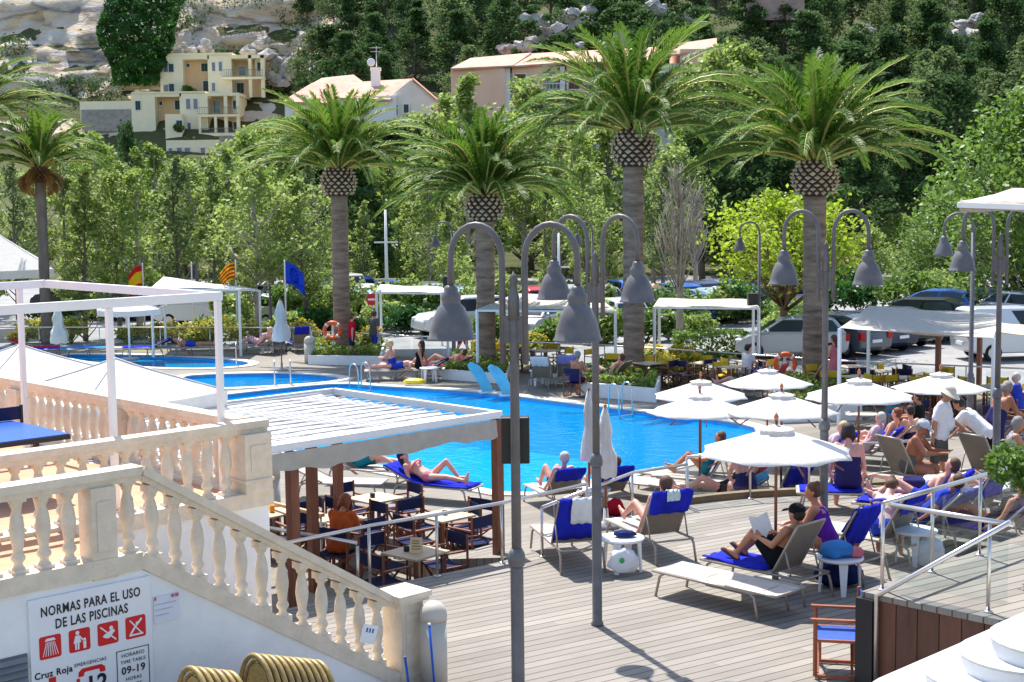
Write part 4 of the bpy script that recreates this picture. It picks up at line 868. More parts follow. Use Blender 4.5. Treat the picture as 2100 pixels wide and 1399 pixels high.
for i in range(4):
    m = MB(); rrect(m, tx[i], zp, .2, .2, .02, VA, VB); sq = m.build('pictogram', RED, S, so_)
    g = MB(); t, z = tx[i], zp
    def pl(dt, dz): return (t + dt, z + dz)
    if i == 0:
        poly(g, [pl(-.05, .055), pl(.05, .055), pl(.035, .078), pl(-.035, .078)], VC, VA - .0002)
        for k in range(7): stroke(g, pl(-.036 + .012 * k, .045), pl(-.07 + .0235 * k, -.075), .0055, VC, VA - .0002)
    elif i == 1:
        circ(g, t - .02, z + .068, .018, VC, VA - .0002); poly(g, [pl(-.04, .045), pl(-.002, .045), pl(.012, -.02), pl(-.005, -.02), pl(-.008, -.08), pl(-.022, -.08), pl(-.022, -.02), pl(-.03, -.02), pl(-.03, -.08), pl(-.045, -.08), pl(-.047, -.02), pl(-.06, -.02)], VC, VA - .0002)
        stroke(g, pl(0, .035), pl(.035, -.01), .012, VC, VA - .0002); circ(g, t + .045, z - .002, .014, VC, VA - .0002); poly(g, [pl(.03, -.018), pl(.06, -.018), pl(.058, -.08), pl(.034, -.08)], VC, VA - .0002)
    elif i == 2:
        poly(g, [pl(-.055, -.02), pl(-.03, .0), pl(0, .012), pl(.03, .03), pl(.055, .03), pl(.065, .01), pl(.04, -.01), pl(.03, -.03), pl(0, -.045), pl(-.035, -.035)], VC, VA - .0002); circ(g, t + .03, z + .045, .018, VC, VA - .0002); stroke(g, pl(-.075, .07), pl(.075, -.07), .012, VC - .001, VC - .0002)
    else:
        stroke(g, pl(-.06, .07), pl(.06, -.07), .012, VC - .001, VC - .0002); stroke(g, pl(.06, .07), pl(-.01, .0), .018, VC, VA - .0002); stroke(g, pl(-.01, 0), pl(-.055, -.06), .018, VC, VA - .0002); poly(g, [pl(-.07, -.075), pl(.07, -.075), pl(.07, -.06), pl(-.07, -.06)], VC - .003, VC - .0012); circ(g, t + .01, z + .035, .014, VC - .003, VC - .0012)
    g.build('symbol', SWHITE, sq, so_ )
text('Cruz Roja', tx[0] + .02, 1.12, .082, INK, .002, sx=.95); text('EMERGENCIAS', t0 + W_ * .47, 1.135, .044, INK)
m = MB(); c = (t0 + W_ * .16, .985); poly(m, [(c[0] + a, c[1] + b) for a, b in ((-.033, -.1), (.033, -.1), (.033, -.033), (.1, -.033), (.1, .033), (.033, .033), (.033, .1), (-.033, .1), (-.033, .033), (-.1, .033), (-.1, -.033), (-.033, -.033))], VA, VB); m.build('red_cross', RED, S, so_)
m = MB(); c = (t0 + W_ * .48, 1.055)
poly(m, [(c[0] + a, c[1] + b) for a, b in ((-.13, -.03), (-.08, -.03), (-.07, .005), (.07, .005), (.08, -.03), (.13, -.03), (.125, .015), (.09, .04), (-.09, .04), (-.125, .015))], VA, VB); m.build('phone_symbol', RED, S, so_)
text('1', t0 + W_ * .365, .93, .2, RED, .006); text('12', t0 + W_ * .515, .93, .2, INK, .006)
m = MB(); bx0, bx1, bz0, bz1 = t0 + W_ * .69, t0 + W_ * .965, .775, 1.165
for a, b in (((bx0, bz0), (bx1, bz0)), ((bx1, bz0), (bx1, bz1)), ((bx1, bz1), (bx0, bz1)), ((bx0, bz1), (bx0, bz0))): stroke(m, a, b, .007, VA, VB)
m.build('box_outline', INK, S, so_); bc = (bx0 + bx1) / 2
text('HORARIO', bc, 1.115, .048, INK); text('TIME TABLE', bc, 1.055, .044, INK); text('09-19', bc, .975, .094, INK, .002); text('HORAS', bc, .895, .045, INK); text('HOURS', bc, .835, .045, INK)
# small faded notice
no_ = L(.45, 0, 1.45); nt_ = thing('notice', 'small faded paper notice beside the pool rules board', 'notice', no_)
m = MB(); wallbox(m, .41, .67, -.012, -.001, 1.33, 1.58); m.build('paper', mat('faded_paper', (.66, .68, .76), .7, var=.05), nt_, no_)
m = MB()
for t, w_ in ((.415, .02), (.59, .03), (.63, .035)): wallbox(m, t, t + w_, -.016, -.0125, 1.545, 1.575)
m.build('red_mark', mat('faded_red', (.5, .12, .14), .7), nt_, no_); m = MB()
for k in range(3): wallbox(m, .42, .64 - .04 * k, -.015, -.0125, 1.5 - .05 * k, 1.508 - .05 * k)
m.build('printed_line', mat('faded_ink', (.4, .42, .5), .7), nt_, no_)
# louvre vent
vo = L(-1.1, 0, .9); ve = thing('wall_vent', 'grey louvred vent low on the white wall beside the rules board', 'vent', vo)
LOUV = mat('grey_louvre', (.4, .42, .46), .5)
m = MB(); wallbox(m, -1.5, -.81, -.012, -.001, .7, 1.34); m.build('backing', mat('vent_dark', (.12, .12, .14), .8), ve, vo); m = MB()
for k in range(10): z = .74 + k * .06; m.add([L(-1.49, -.014, z + .035), L(-.82, -.014, z + .035), L(-.82, -.05, z), L(-1.49, -.05, z)], [(0, 1, 2, 3), (3, 2, 1, 0)])
m.build('slat', LOUV, ve, vo)
# ================================================================ lamps, umbrellas, shades, railings
def lamp_proto():
    root = thing('street_lamp', '-', 'lamp')
    m = MB(); m.lathe([(.075, 0), (.075, .03), (.06, .05), (.058, 1.9), (.056, 1.95)], n=16); m.build('pole_base', LAMPM, root)
    m = MB(); m.lathe([(.064, 1.94), (.074, 1.96), (.08, 2.0), (.074, 2.03), (.07, 2.06), (.046, 2.1)], n=16); m.build('collar', LAMPM, root)
    m = MB(); m.lathe([(.044, 2.09), (.04, 4.18), (.036, 4.2)], n=14); m.build('pole', LAMPM, root)
    m = MB(); m.lathe([(.05, 4.1), (.05, 4.3), (.035, 4.36), (.03, 4.42), (.045, 4.44), (.02, 4.48), (.001, 4.52)], n=12)
    m.box(-.1, .1, -.02, .02, 3.9, 4.14); m.build('finial', LAMPM, root)
    for s in (-1, 1):
        m = MB(); pts = [(s * .1, 0, 3.72), (s * .1, 0, 4.45)] + [(s * (.33 - .23 * math.cos(R(a))), 0, 4.62 + .3 * math.sin(R(a))) for a in range(0, 181, 15)] + [(s * .56, 0, 4.36)]
        m.tube(pts, .028, 10); arm = m.build('arm', LAMPM, root)
        b = MB(); b.lathe([(.001, .46), (.045, .455), (.06, .43), (.062, .4), (.085, .38), (.088, .34), (.08, .31), (.092, .29), (.12, .26), (.16, .17), (.188, .07), (.2, .01), (.213, 0), (.213, -.012), (.195, -.012), (.18, .06), (.15, .16), (.1, .25), (.001, .26)], n=22)
        sh = b.build('lamp_shade', LAMPM, root); sh.location = (s * .56, 0, 3.94)
        b = MB(); b.lathe([(.001, .05), (.04, .06), (.05, .12), (.03, .2), (.02, .25)], n=12); b.build('bulb', WPLAST, sh)
    return root
with Proto() as LP: lamp_proto()
A_ = Vector(((1058 - 1050) / 229, 13.1, 0)); A_ = G(1066, 1600, 0)
for (px, py, rz, lb) in [(1065, 1600, -14, 'largest grey twin-arm lamp post with a speaker box on its pole'), (1225, 1282, -32, 'grey twin-arm lamp post casting its shadow on the open deck'),
                         (1688, 1168, -18, 'grey twin-arm lamp post in front of the palm trunk'), (2040, 1066, -12, 'grey twin-arm lamp post beside the bending man')]:
    LP.put(G(px, py, 0), R(rz), lb, 'grey twin-arm lamp posts along the deck')
# speaker box on the first lamp
g = G(1065, 1600, 0)
def speaker(c, w, d, h, rz, label):
    root = thing('speaker_box', label, 'speaker', c, rz); m = MB(); m.box(-w / 2, w / 2, -d / 2, d / 2, 0, h); m.build('cabinet', BLACK, root, bevel=.012)
    m = MB(); m.box(-w / 2 + .02, w / 2 - .02, d / 2 + .001, d / 2 + .012, .02, h - .02); m.build('grille', mat('grille', (.05, .05, .055), .7, bump=.5, bscale=200), root); return root
speaker(g + Vector((0.0, .15, 2.83)), .25, .16, .41, 0, 'black speaker box strapped to the largest lamp post')
# single-arm lamps farther away
def single_lamp():
    root = thing('single_lamp', '-', 'lamp'); m = MB(); m.lathe([(.09, 0), (.075, .1), (.07, 1.4), (.05, 1.45), (.045, 4.35)], n=10); m.build('pole', LAMPM, root)
    m = MB(); m.tube([(0, 0, 4.3)] + [(-.3 + .3 * math.cos(R(a)), 0, 4.45 + .3 * math.sin(R(a))) for a in range(0, 181, 20)] + [(-.6, 0, 4.3)], .03, 8); m.build('arm', LAMPM, root)
    b = MB(); b.lathe([(.001, .42), (.06, .4), (.085, .34), (.09, .28), (.13, .22), (.19, .05), (.21, 0), (.2, -.01), (.001, .1)], n=16); s = b.build('lamp_shade', LAMPM, root); s.location = (-.6, 0, 3.88)
    return root
with Proto() as SP: single_lamp()
for px, py, ty, rz, lb in [(1556, 770, 455, 0, 'single-arm dark lamp post with a speaker beside the hedge'), (1988, 905, 437, 0, 'dark single-arm lamp post just behind the bending man'), (931, 725, 455, 0, 'distant single-arm lamp post with a small speaker by the jeep'),
                           (1216, 700, 455, 0, 'distant single-arm lamp behind the lamp post of the open deck'), (556, 690, 458, 0, 'distant single-arm lamp between poplars and the EU flag'), (284, 690, 475, 0, 'distant single-arm lamp behind the Spanish flag')]:
    b = G(px, py, T); s = (P(px, ty, b.y).z - b.z) / 4.75; SP.put(b, R(rz), lb, 'single-arm lamp posts round the pool', s)
speaker(P(1543, 628, G(1556, 770, T).y), .32, .3, .42, 0, 'black speaker on the lamp post beside the hedge'); speaker(P(918, 588, G(931, 725, T).y), .34, .3, .4, 0, 'black speaker on the distant lamp by the jeep')
# white masts
for px, py, ty, bars, lb in [(795, 668, 430, (497, 573), 'tall white mast with two cross arms above the car park'), (1147, 640, 478, (548,), 'white mast with one cross arm behind the beige canopy'), (263, 690, 525, (545,), 'white flag mast beside the Spanish flag')]:
    b = G(px, py, T); root = thing('mast', lb, 'mast', b); H = P(px, ty, b.y).z - b.z; m = MB(); m.lathe([(.1, 0), (.05, H)], n=8); m.build('pole', WHITE, root)
    for y in bars:
        z = P(px, y, b.y).z - b.z; m = MB(); m.bar((-.55, 0, z), (.55, 0, z), .07); m.build('cross_arm', WHITE, root)
# ---- square market umbrellas
def canopy_mb(rad, zt, ze, nside=8, sag=.06, val=.1, rings=7, a0=0.0, sq=0.0):
    m = MB(); rows = []
    for i in range(rings + 1):
        t = i / rings; row = []
        for j in range(nside * 4 + 1):
            a = a0 + 2 * math.pi * j / (nside * 4); f = (j % 4) / 4; w = math.sin(math.pi * f)
            k = math.cos(math.pi / nside) / math.cos(((a - a0) % (2 * math.pi / nside)) - math.pi / nside) / math.cos(math.pi / nside) * math.cos(math.pi / nside) if True else 1
            r_ = rad * t * (k / math.cos(math.pi / nside)) * (1 - .03 * w * t)
            row.append(Vector((r_ * math.cos(a), r_ * math.sin(a), zt - (zt - ze) * t ** .93 - sag * w * math.sin(math.pi * t) * .6)))
        rows.append(row)
    v = [p + Vector((0, 0, -val + .015 * math.sin(j * 1.7))) for j, p in enumerate(rows[-1])]
    m.sheet(rows + [v]); return m
def umbrella_proto():
    root = thing('umbrella', '-', 'umbrella')
    canopy_mb(.96, 2.13, 1.78, 8, .03, .02).build('canopy', CANVAS, root); v = canopy_mb(.23, 2.15, 2.085, 8, .002, .006, 3).build('vent', CANVAS, root)
    m = MB(); m.tube([(0, 0, .05), (0, 0, 2.2)], .022, 8); m.build('pole', WOODR, root)
    m = MB(); m.lathe([(.012, 2.18), (.03, 2.22), (.035, 2.25), (.02, 2.28), (.001, 2.31)], n=8); m.build('finial', mat('orange_wood', (.5, .17, .06), .5, var=.1), root)
    m = MB(); m.box(-.24, .24, -.24, .24, 0, .06); m.lathe([(.05, .06), (.035, .35)], n=8); m.build('base', mat('concrete_base', (.35, .34, .33), .9), root)
    for k in range(8): a = k * math.pi / 4; m = MB(); m.bar((.03 * math.cos(a), .03 * math.sin(a), 2.08), (.93 * math.cos(a), .93 * math.sin(a), 1.62), .018); m.build('rib', WOODR, root)
    return root
with Proto() as UP: umbrella_proto()
ulist = [(1592, 862, 0.0, 1.0, 'white umbrella on the deck shading the man in the black cap'), (1603, 797, T, 1.03, 'white umbrella behind the one over the capped man'), (1435, 800, T, .98, 'white umbrella with a red finial at the edge of the blue pool'),
         (1437, 772, T, .97, 'white umbrella just behind the one with a red finial'), (1574, 750, T, .96, 'white umbrella in front of the orange life ring by the cafe'), (1762, 768, T, 1.06, 'white umbrella in front of the white planter with a brown pole showing'),
         (1929, 757, T, .98, 'white umbrella behind the standing man in the sun hat')]
for i, (px, py, z, s, lb) in enumerate(ulist):
    p = G(px, py, z + 2.2 * (1 if z == 0 else 1.0) * s); UP.put(Vector((p.x, p.y, z)), .3 * i + .2, lb, 'white sun umbrellas by the pool', s)
def closed_umbrella(px, py, z, H, lb, w=.15, m_=CANVAS, tilt=0):
    p = G(px, py, z + H); root = thing('closed_umbrella', lb, 'umbrella', (p.x, p.y, z), 0, 'folded white umbrellas'); q = random.Random(int(px)); m = MB(); rows = []
    for i in range(10):
        t = i / 9; z_ = H * (.97 - .56 * t); r0 = w * (.12 + .95 * t ** .7) * (1 if t < .85 else 1 - (t - .85) * 1.2) * (.72 if .42 < t < .58 else 1)
        rows.append([Vector((r0 * (1 + .28 * math.sin(j * 2.9 + i * .3)) * math.cos(j * .3927), r0 * (1 + .28 * math.sin(j * 2.9 + i * .3)) * math.sin(j * .3927), z_ + .02 * math.sin(j * 2))) for j in range(17)])
    m.sheet(rows); m.build('canopy', m_, root); m = MB(); m.tube([(0, 0, .03), (0, 0, H * .98)], .022, 8); m.build('pole', WOODR, root)
    m = MB(); m.lathe([(.012, H * .97), (.035, H * .985), (.001, H)], n=8); m.build('finial', MATS['orange_wood'], root); m = MB(); m.lathe([(.22, 0), (.22, .05), (.05, .07), (.035, .3)], n=12); m.build('base', MATS['concrete_base'], root)
closed_umbrella(1207, 793, T, 2.35, 'folded white umbrella behind the lamp of the open deck'); closed_umbrella(1241, 828, 0, 1.95, 'folded white umbrella with an orange tip beside the deck lamp', .16)
closed_umbrella(574, 612, T, 2.5, 'folded white umbrella by the blue sunbeds under the EU flag', .3); closed_umbrella(118, 625, T, 2.3, 'folded pale umbrella behind the far pool', .3, mat('pale_green_canvas', (.6, .68, .66), .9))
# ---- big white tents and parasols beyond the terrace
def pyramid(label, px, py, z0, zt, half, drop, rz, name='parasol', val=.2, m_=CANVAS, group=None):
    p = G(px, py, zt); root = thing(name, label, name.replace('_', ' '), (p.x, p.y, z0), rz, group); h = zt - z0; m = MB(); rows = []
    for i in range(7):
        t = i / 6; r_ = half * t; row = []
        for k in range(4):
            a, b = [(r_, -r_), (r_, r_), (-r_, r_), (-r_, -r_)][k], [(r_, r_), (-r_, r_), (-r_, -r_), (r_, -r_)][k]
            for f in range(6): u = f / 6; row.append(Vector((a[0] + (b[0] - a[0]) * u, a[1] + (b[1] - a[1]) * u, h - drop * t ** .9 - .06 * math.sin(math.pi * u) * t)))
        row.append(row[0].copy()); rows.append(row)
    rows.append([v + Vector((0, 0, -val)) for v in rows[-1]]); m.sheet(rows, False); m.build('canopy', m_, root)
    m = MB(); m.tube([(0, 0, .02), (0, 0, h - .03)], .04, 8); m.build('pole', WHITE, root); m = MB(); m.lathe([(.35, 0), (.35, .07), (.06, .1)], n=14); m.build('base', MATS['concrete_base'], root)
    m = MB()
    for sx, sy in ((1, 1), (1, -1), (-1, 1), (-1, -1)): m.bar((sx * .03, sy * .03, h - .1), (sx * half * .97, sy * half * .97, h - drop - .05), .03)
    m.build('rib', WHITE, root)
    for sx, sy in ((1, 1), (1, -1), (-1, 1), (-1, -1)): m = MB(); m.tube([Vector((sx * half * t, sy * half * t, h - drop * t ** .9 + .008)) for t in (.0, .2, .4, .6, .8, 1)], .012, 5); m.build('seam', mat('pale_batten', (.5, .5, .5), .6), root)
    return root
pyramid('big white square parasol below the roof terrace, peak between two frame posts', 236, 735, T, 2.75, 1.22, .52, R(44), group='big white parasols below the roof terrace')
pyramid('big white square parasol below the roof terrace, cut by the photo edge', 40, 707, T, 2.75, 1.5, .6, R(44), group='big white parasols below the roof terrace')
pyramid('tall white tent at the edge of the photo behind the frame', -75, 430, T, 4.9, 3.6, 2.6, R(20), 'tent', .35)
# ---- shade sails on posts
def shade(name, label, corners, posts, m_, sag=.15, frame=True, val=0.0, post_m=WHITE, pw=.07, rows_n=9):
    """corners: four points going round; posts: [(top, base z)]"""
    o = Vector((sum(c.x for c in corners) / 4, sum(c.y for c in corners) / 4, T)); root = thing(name, label, 'canopy', o); m = MB(); a, b, c, d = corners; rows = []
    for i in range(rows_n):
        v = i / (rows_n - 1); r_ = []
        for j in range(rows_n):
            u = j / (rows_n - 1); p = a.lerp(b, u).lerp(d.lerp(c, u), v); p.z -= sag * math.sin(math.pi * u) * math.sin(math.pi * v) + .02 * math.sin(9 * u + 4 * v); r_.append(p)
        rows.append(r_)
    if val: rows.insert(0, [p - Vector((0, 0, val)) for p in rows[0]])
    m.slab(rows, .012); m.build('canopy', m_, root, o)
    if frame:
        for p, q in ((a, b), (b, c), (c, d), (d, a)): f = MB(); f.bar(p - Vector((0, 0, .05)), q - Vector((0, 0, .05)), .06); f.build('beam', post_m, root, o)
    for p in posts: f = MB(); f.bar(Vector((p.x, p.y, T)), p, pw); f.build('post', post_m, root, o)
    return root
def shade_px(label, px4, ys4, m_, post_idx=(0, 1, 2, 3), **k):
    cs = [P(x, y, d) for (x, y), d in zip(px4, ys4)]; return shade('shade_canopy', label, cs, [cs[i] - Vector((0, 0, .02)) for i in post_idx], m_, **k)
shade_px('white shade canopy on posts near the sunbeds of the far pool', [(310, 590), (490, 592), (532, 594), (335, 568)], (55, 55, 59, 59), CANVAS, val=.05)
cs = [P(310, 592, 54), P(492, 572, 54), P(480, 570, 58), P(335, 567, 58)]
shade_px('slim white shade canopy over the parked cars by the tall mast', [(772, 598), (917, 600), (905, 588), (780, 584)], (54, 54, 58, 58), CANVAS)
shade_px('beige shade canopy standing behind the two nearest lamp posts', [(978, 634), (1262, 636), (1215, 603), (1055, 603)], (47, 47, 52, 52), BEIGE_CANVAS, sag=.1, val=.05)
shade_px('long pale canopy on white posts between palms and hedge', [(1342, 628), (1556, 630), (1545, 614), (1352, 612)], (46, 46, 50, 50), BEIGE_CANVAS, sag=.1)
shade_px('sagging beige canopy on posts above the cafe chairs', [(1722, 672), (2038, 692), (2050, 644), (1782, 628)], (36, 36, 41, 41), BEIGE_CANVAS, sag=.32, frame=False)
shade_px('beige canopy on brown posts behind the sagging one', [(1925, 672), (2140, 690), (2140, 672), (2010, 655)], (40, 40, 43, 43), mat('tan_canvas', (.6, .45, .32), .9), sag=.1, frame=False, post_m=WOODR, pw=.12)
cn = [P(1968, 412, 17.5), P(2165, 418, 16.2), P(2220, 392, 18.5), P(2078, 388, 19.5)]
_c = shade('shade_canopy', 'beige canopy corner high at the edge of the photo', cn, [cn[1] - Vector((0, 0, .02)), cn[2] - Vector((0, 0, .02))], BEIGE_CANVAS, sag=.05, val=.1)
# tent canopy far left behind (small parasol in the planting)
pyramid('small white parasol behind the bare white frame', 262, 612, T, 1.6, 1.1, .35, .3)
# ---- main sliding shade over the cafe
Q0 = P(1022, 850, 21.4); zt = Q0.z; o = Vector((Q0.x, Q0.y, T)); M_ = thing('cafe_pergola', 'large white sliding shade on brown timber posts over the cafe tables', 'pergola', o)
def q(t, v, z=0): p = Vector((Q0.x, Q0.y, zt + z)) - U * t + V * v; return p
m = MB(); rows = []; NB = 11; Wd, Dp = 6.2, 3.7
for i in range(NB * 6 + 1):
    v = .1 + (Dp - .1) * i / (NB * 6); f = (i % 6) / 6; rows.append([q(.5 + (Wd - .5) * j / 16, v, .03 - .035 * math.sin(math.pi * f) + .01 * math.sin(j * 1.3 + i)) for j in range(17)])
m.slab(rows, .01); m.build('canopy', CANVAS, M_, o); m = MB()
for i in range(NB + 1): v = .1 + (Dp - .1) * i / NB; m.bar(q(.5, v, .04), q(Wd, v, .04), .022, .014)
m.build('batten', mat('pale_batten', (.5, .5, .5), .6), M_, o)
for a, b in ((q(-.05, 0), q(4.3, 0)), (q(0, .05), q(0, Dp + .3)), (q(0, Dp + .3), q(Wd, Dp + .3)), (q(3.85, .05), q(3.85, 2))): f = MB(); f.bar(a, b, .08, .1); f.build('beam', WHITE, M_, o)
m = MB(); rows = []
for k in range(5): rows.append([q(.1 + 4.0 * j / 60, -.06 - .025 * (k / 4) * math.sin(j * .7) - .03 * k / 4, -.06 - .25 * (k / 4) * (1 + .1 * math.sin(j * .31) + .05 * math.sin(j * .83))) for j in range(61)])
m.slab(rows, Vector((0, .008, 0))); m.build('valance', clothmat('dull_canvas', (.5, .45, .38), .12), M_, o)
for t, v in ((.03, 0), (3.72, 0), (1.95, 2.0), (.03, Dp + .2)): f = MB(); p = q(t, v, -.07); f.bar(Vector((p.x, p.y, T)), p, .13); f.build('post', WOODR, M_, o)
# ---- railings
def rail(label, pts, z0, h, posts, glass=True, name='railing', r_=.026, cat='railing', mid=0):
    pts = [Vector(p) for p in pts]; o = pts[0].copy(); root = thing(name, label, cat, o)
    top = [p + Vector((0, 0, h)) for p in pts]; m = MB(); m.tube(top, r_, 8); m.build('handrail', STEEL, root, o)
    for p in posts: p = Vector(p); m = MB(); m.tube([p, p + Vector((0, 0, h - .01))], r_ * .8, 8); m.lathe([(.05, 0), (.05, .012), (.03, .02)], p, 10); m.build('post', STEEL, root, o)
    if glass:
        for a, b in zip(pts, pts[1:]):
            d = (b - a).normalized(); l = (b - a).length; n = max(1, round(l / 1.5))
            for i in range(n):
                s, e = a + d * (l * i / n + .05), a + d * (l * (i + 1) / n - .05); m = MB(); m.add([s + Vector((0, 0, .1)), e + Vector((0, 0, .1)), e + Vector((0, 0, h - .1)), s + Vector((0, 0, h - .1))], [(0, 1, 2, 3)]); m.build('glass_pane', glassmat(), root, o)
    return root
E0r, E1r, E2r = E0 + Vector((.02, -.06, 0)), E1 + Vector((.02, -.06, 0)), E2
rail('steel handrail along the deck edge beside the cafe tables', [E0r - U * 1.6, E0r, G(897, 1182), E1r, G(1205, 1108)], 0, .86, [E0r, G(897, 1182), E1r, G(1205, 1110)], False)
ra, rb = G(1112, 1142), G(1297, 1060); rail('sloping steel handrail of the ramp to the pool', [ra, rb, G(1410, 1040)], 0, .72, [ra, rb, G(1410, 1042)], False)
kp = [k + Vector((.05, -.12, 0)) for k in kerb]
rail('glazed steel railing following the curved timber kerb', kp[:-1], 0, .82, [kp[0], kp[2], kp[4], kp[5], kp[6]], True)
# upper rail fragment behind the stair (dark brown inclined bar)
d0 = G(545, 1190) ; rail('low steel rail with a wooden top at the head of the cafe steps', [E0r + Vector((-.15, .1, 0)) + V * .05, E0r + V * 2.3 - U * .4], 0, .6, [E0r + V * .1 - U * .12, E0r + V * 2.2 - U * .4], False)
wa, wb = P(528, 1024, 24.4), P(662, 1057, 22.6); wr = thing('wooden_rail', 'pale wooden handrail on steel posts beside the brown shade post', 'railing', (wa.x, wa.y, T)); o_ = Vector((wa.x, wa.y, T)); m = MB(); m.bar(wa, wb, .07, .05); m.build('handrail', mat('pale_rail_wood', (.5, .33, .18), .55, var=.15), wr, o_)
for f_ in (.05, .5, .97): p_ = wa.lerp(wb, f_); m = MB(); m.tube([Vector((p_.x, p_.y, T)), p_], .02, 8); m.build('post', STEEL, wr, o_)
# fences round the pool terrace
def fence(label, pxs, h, n, glass=True):
    pts = [G(x, y, T) for x, y in pxs]; ps = []
    for a, b in zip(pts, pts[1:]):
        k = max(1, round((b - a).length / 2.2)); ps += [a.lerp(b, i / k) for i in range(k)]
    return rail(label, pts, T, h, ps + [pts[-1]], glass, 'pool_fence', .025, 'fence')
fence('glass pool fence in front of the yellow-flowered shrubs', [(-40, 720), (330, 721), (638, 722)], .95, 0); fence('glass pool fence before the sunlit road by the mast', [(640, 728), (780, 736), (1050, 752)], .9, 0)
fence('glass fence between the cafe chairs and the car park', [(1056, 754), (1240, 763), (1400, 774), (1700, 800), (2130, 823)], .9, 0)
# ---- raised platform with timber front
zP = 1.0; A0 = G(1767, 1213, zP); m = MB(); pl = [A0, A0 + U * 7, A0 + U * 7 - V * 6, A0 - V * 6]
m.prism([(p.x, p.y) for p in pl], zP - .06, zP); structure(m.build('platform', DECKM), 'raised timber platform beside the curved white steps', 'platform')
o = A0.copy(); o.z = 0; w = thing('platform_wall', 'dark brown vertical timber boards facing the raised platform', 'wall', o)
for i in range(22):
    a, b = A0 + U * .02 - V * (.16 + i * .245), A0 + U * .02 - V * (.16 + (i + 1) * .245 - .012); q_ = MB(); vs = [Vector((p.x, p.y, z)) + k for z in (.002, zP - .065) for p, k in ((a, Vector()), (b, Vector()), (b, U * .03), (a, U * .03))]
    q_.add(vs, [(3, 2, 1, 0), (4, 5, 6, 7), (0, 1, 5, 4), (1, 2, 6, 5), (2, 3, 7, 6), (3, 0, 4, 7)]); q_.build('board', WOODD if i % 3 else mat('board_brown', (.13, .055, .035), .55, var=.3, vscale=6, stretch=(1, 1, .2)), w, o)
m = MB(); p = A0 - V * .06 + U * .05; m.box(-.1, .1, -.1, .1, .002, zP - .062, Matrix.Translation((p.x, p.y, 0)) @ Matrix.Rotation(R(44), 4, 'Z')); m.build('corner_post', BLACK, w, o)
m = MB(); m.bar(Vector((A0.x, A0.y, .5)) + U * .09 + V * .001, Vector((A0.x, A0.y, .5)) + U * 6 + V * .001, .04, .96); m.build('side_board', WOODD, w, o)
k0 = A0 + U * .2 - V * .12
rail('glazed steel railing along the back of the raised platform', [k0, k0 + U * 1.0, k0 + U * 2.1, k0 + U * 3.4], zP, .92, [k0, k0 + U * 1.0, k0 + U * 2.05, k0 + U * 3.3], True)
j0 = A0 + U * .2 - V * .22
rail('level steel rail along the front of the raised platform', [j0 , j0 - V * 1.35], zP, .92, [j0 - V * 1.1], True)
hp = A0 - V * .2 - U * .03; hr = thing('stair_handrail', 'slanting steel handrail dropping to a post before the dark timber wall', 'railing', (hp.x, hp.y, 0))
m = MB(); m.tube([Vector((hp.x, hp.y, .002)), Vector((hp.x, hp.y, zP + .0)), Vector((hp.x, hp.y, zP + .03)) - V * .05, Vector((hp.x, hp.y, zP + .95)) - V * 1.35 + U * .2], .026, 8); m.build('handrail', STEEL, hr, Vector((hp.x, hp.y, 0)))
# shrub carrier: the glossy bush grows on a stem from the platform (see laurel_bush)
# ---- curved white steps
cs = MB(); o = G(2050, 1399, 1.0); o.z = .002; stp = thing('curved_steps', 'white stone steps with rounded ends rising past the dark timber wall', 'steps', o)
for i, (px, py, z) in enumerate([(1925, 1420, .93), (2035, 1378, 1.08), (2108, 1338, 1.23), (2172, 1306, 1.38)]):
    c = G(px, py, z); r_ = .55; pts = [c + Vector((math.cos(R(136 + a)), math.sin(R(136 + a)), 0)) * r_ for a in range(0, 181, 12)]; pts += [pts[-1] + U * 3, pts[0] + U * 3]
    pts = [(p.x, p.y) for p in pts]; m = MB(); m.prism(pts, (z - .5) if i else .002, z - .03); m.build('riser', PLASTER, stp, o)
    m = MB(); c2 = [(p[0] + (p[0] - c.x) * .04, p[1] + (p[1] - c.y) * .04) for p in pts]; m.prism(c2, z - .028, z); m.build('tread', mat('white_marble', (.55, .54, .52), .5, var=.12), stp, o, bevel=.01)
# ---- white planters round the palms
def planter(label, pxs, h, seed):
    pts = [G(x, y, T) for x, y in pxs]; c = sum(pts, Vector()) / len(pts); o = Vector((c.x, c.y, T)); root = thing('planter', label, 'planter', o)
    n = len(pts); m = MB(); inn = [p + (c - p).normalized() * .16 for p in pts]
    vs = [Vector((p.x, p.y, T + .001)) for p in pts] + [Vector((p.x, p.y, T + h)) for p in pts] + [Vector((p.x, p.y, T + h)) for p in inn] + [Vector((p.x, p.y, T + h - .2)) for p in inn]
    fs = []
    for i in range(n): j = (i + 1) % n; fs += [(j, i, n + i, n + j), (n + j, n + i, 2 * n + i, 2 * n + j), (2 * n + j, 2 * n + i, 3 * n + i, 3 * n + j)]
    m.add(vs, fs); m.build('planter_wall', PLASTER, root, o); m = MB(); m.add([Vector((p.x, p.y, T + h - .1)) for p in inn], [tuple(range(n))]); m.build('soil', mat('soil', (.07, .05, .03), .95), root, o)
    q_ = np.random.default_rng(seed); C = []
    for i in range(500):
        w_ = q_.dirichlet(np.ones(n)); p = sum((inn[k] * w_[k] for k in range(n)), Vector()); C.append((p.x - o.x, p.y - o.y, h + q_.uniform(-.05, .25)))
    for i in range(1500):
        k = q_.integers(n); f = q_.uniform(); p = inn[k].lerp(inn[(k + 1) % n], f).lerp(c, q_.uniform(.02, .25)); C.append((p.x - o.x, p.y - o.y, h + q_.uniform(-.02, .22)))
    pl_ = leaf_mesh('plants', C, .16, seed, L_POP); pl_.parent = root; pl_['kind'] = 'stuff'
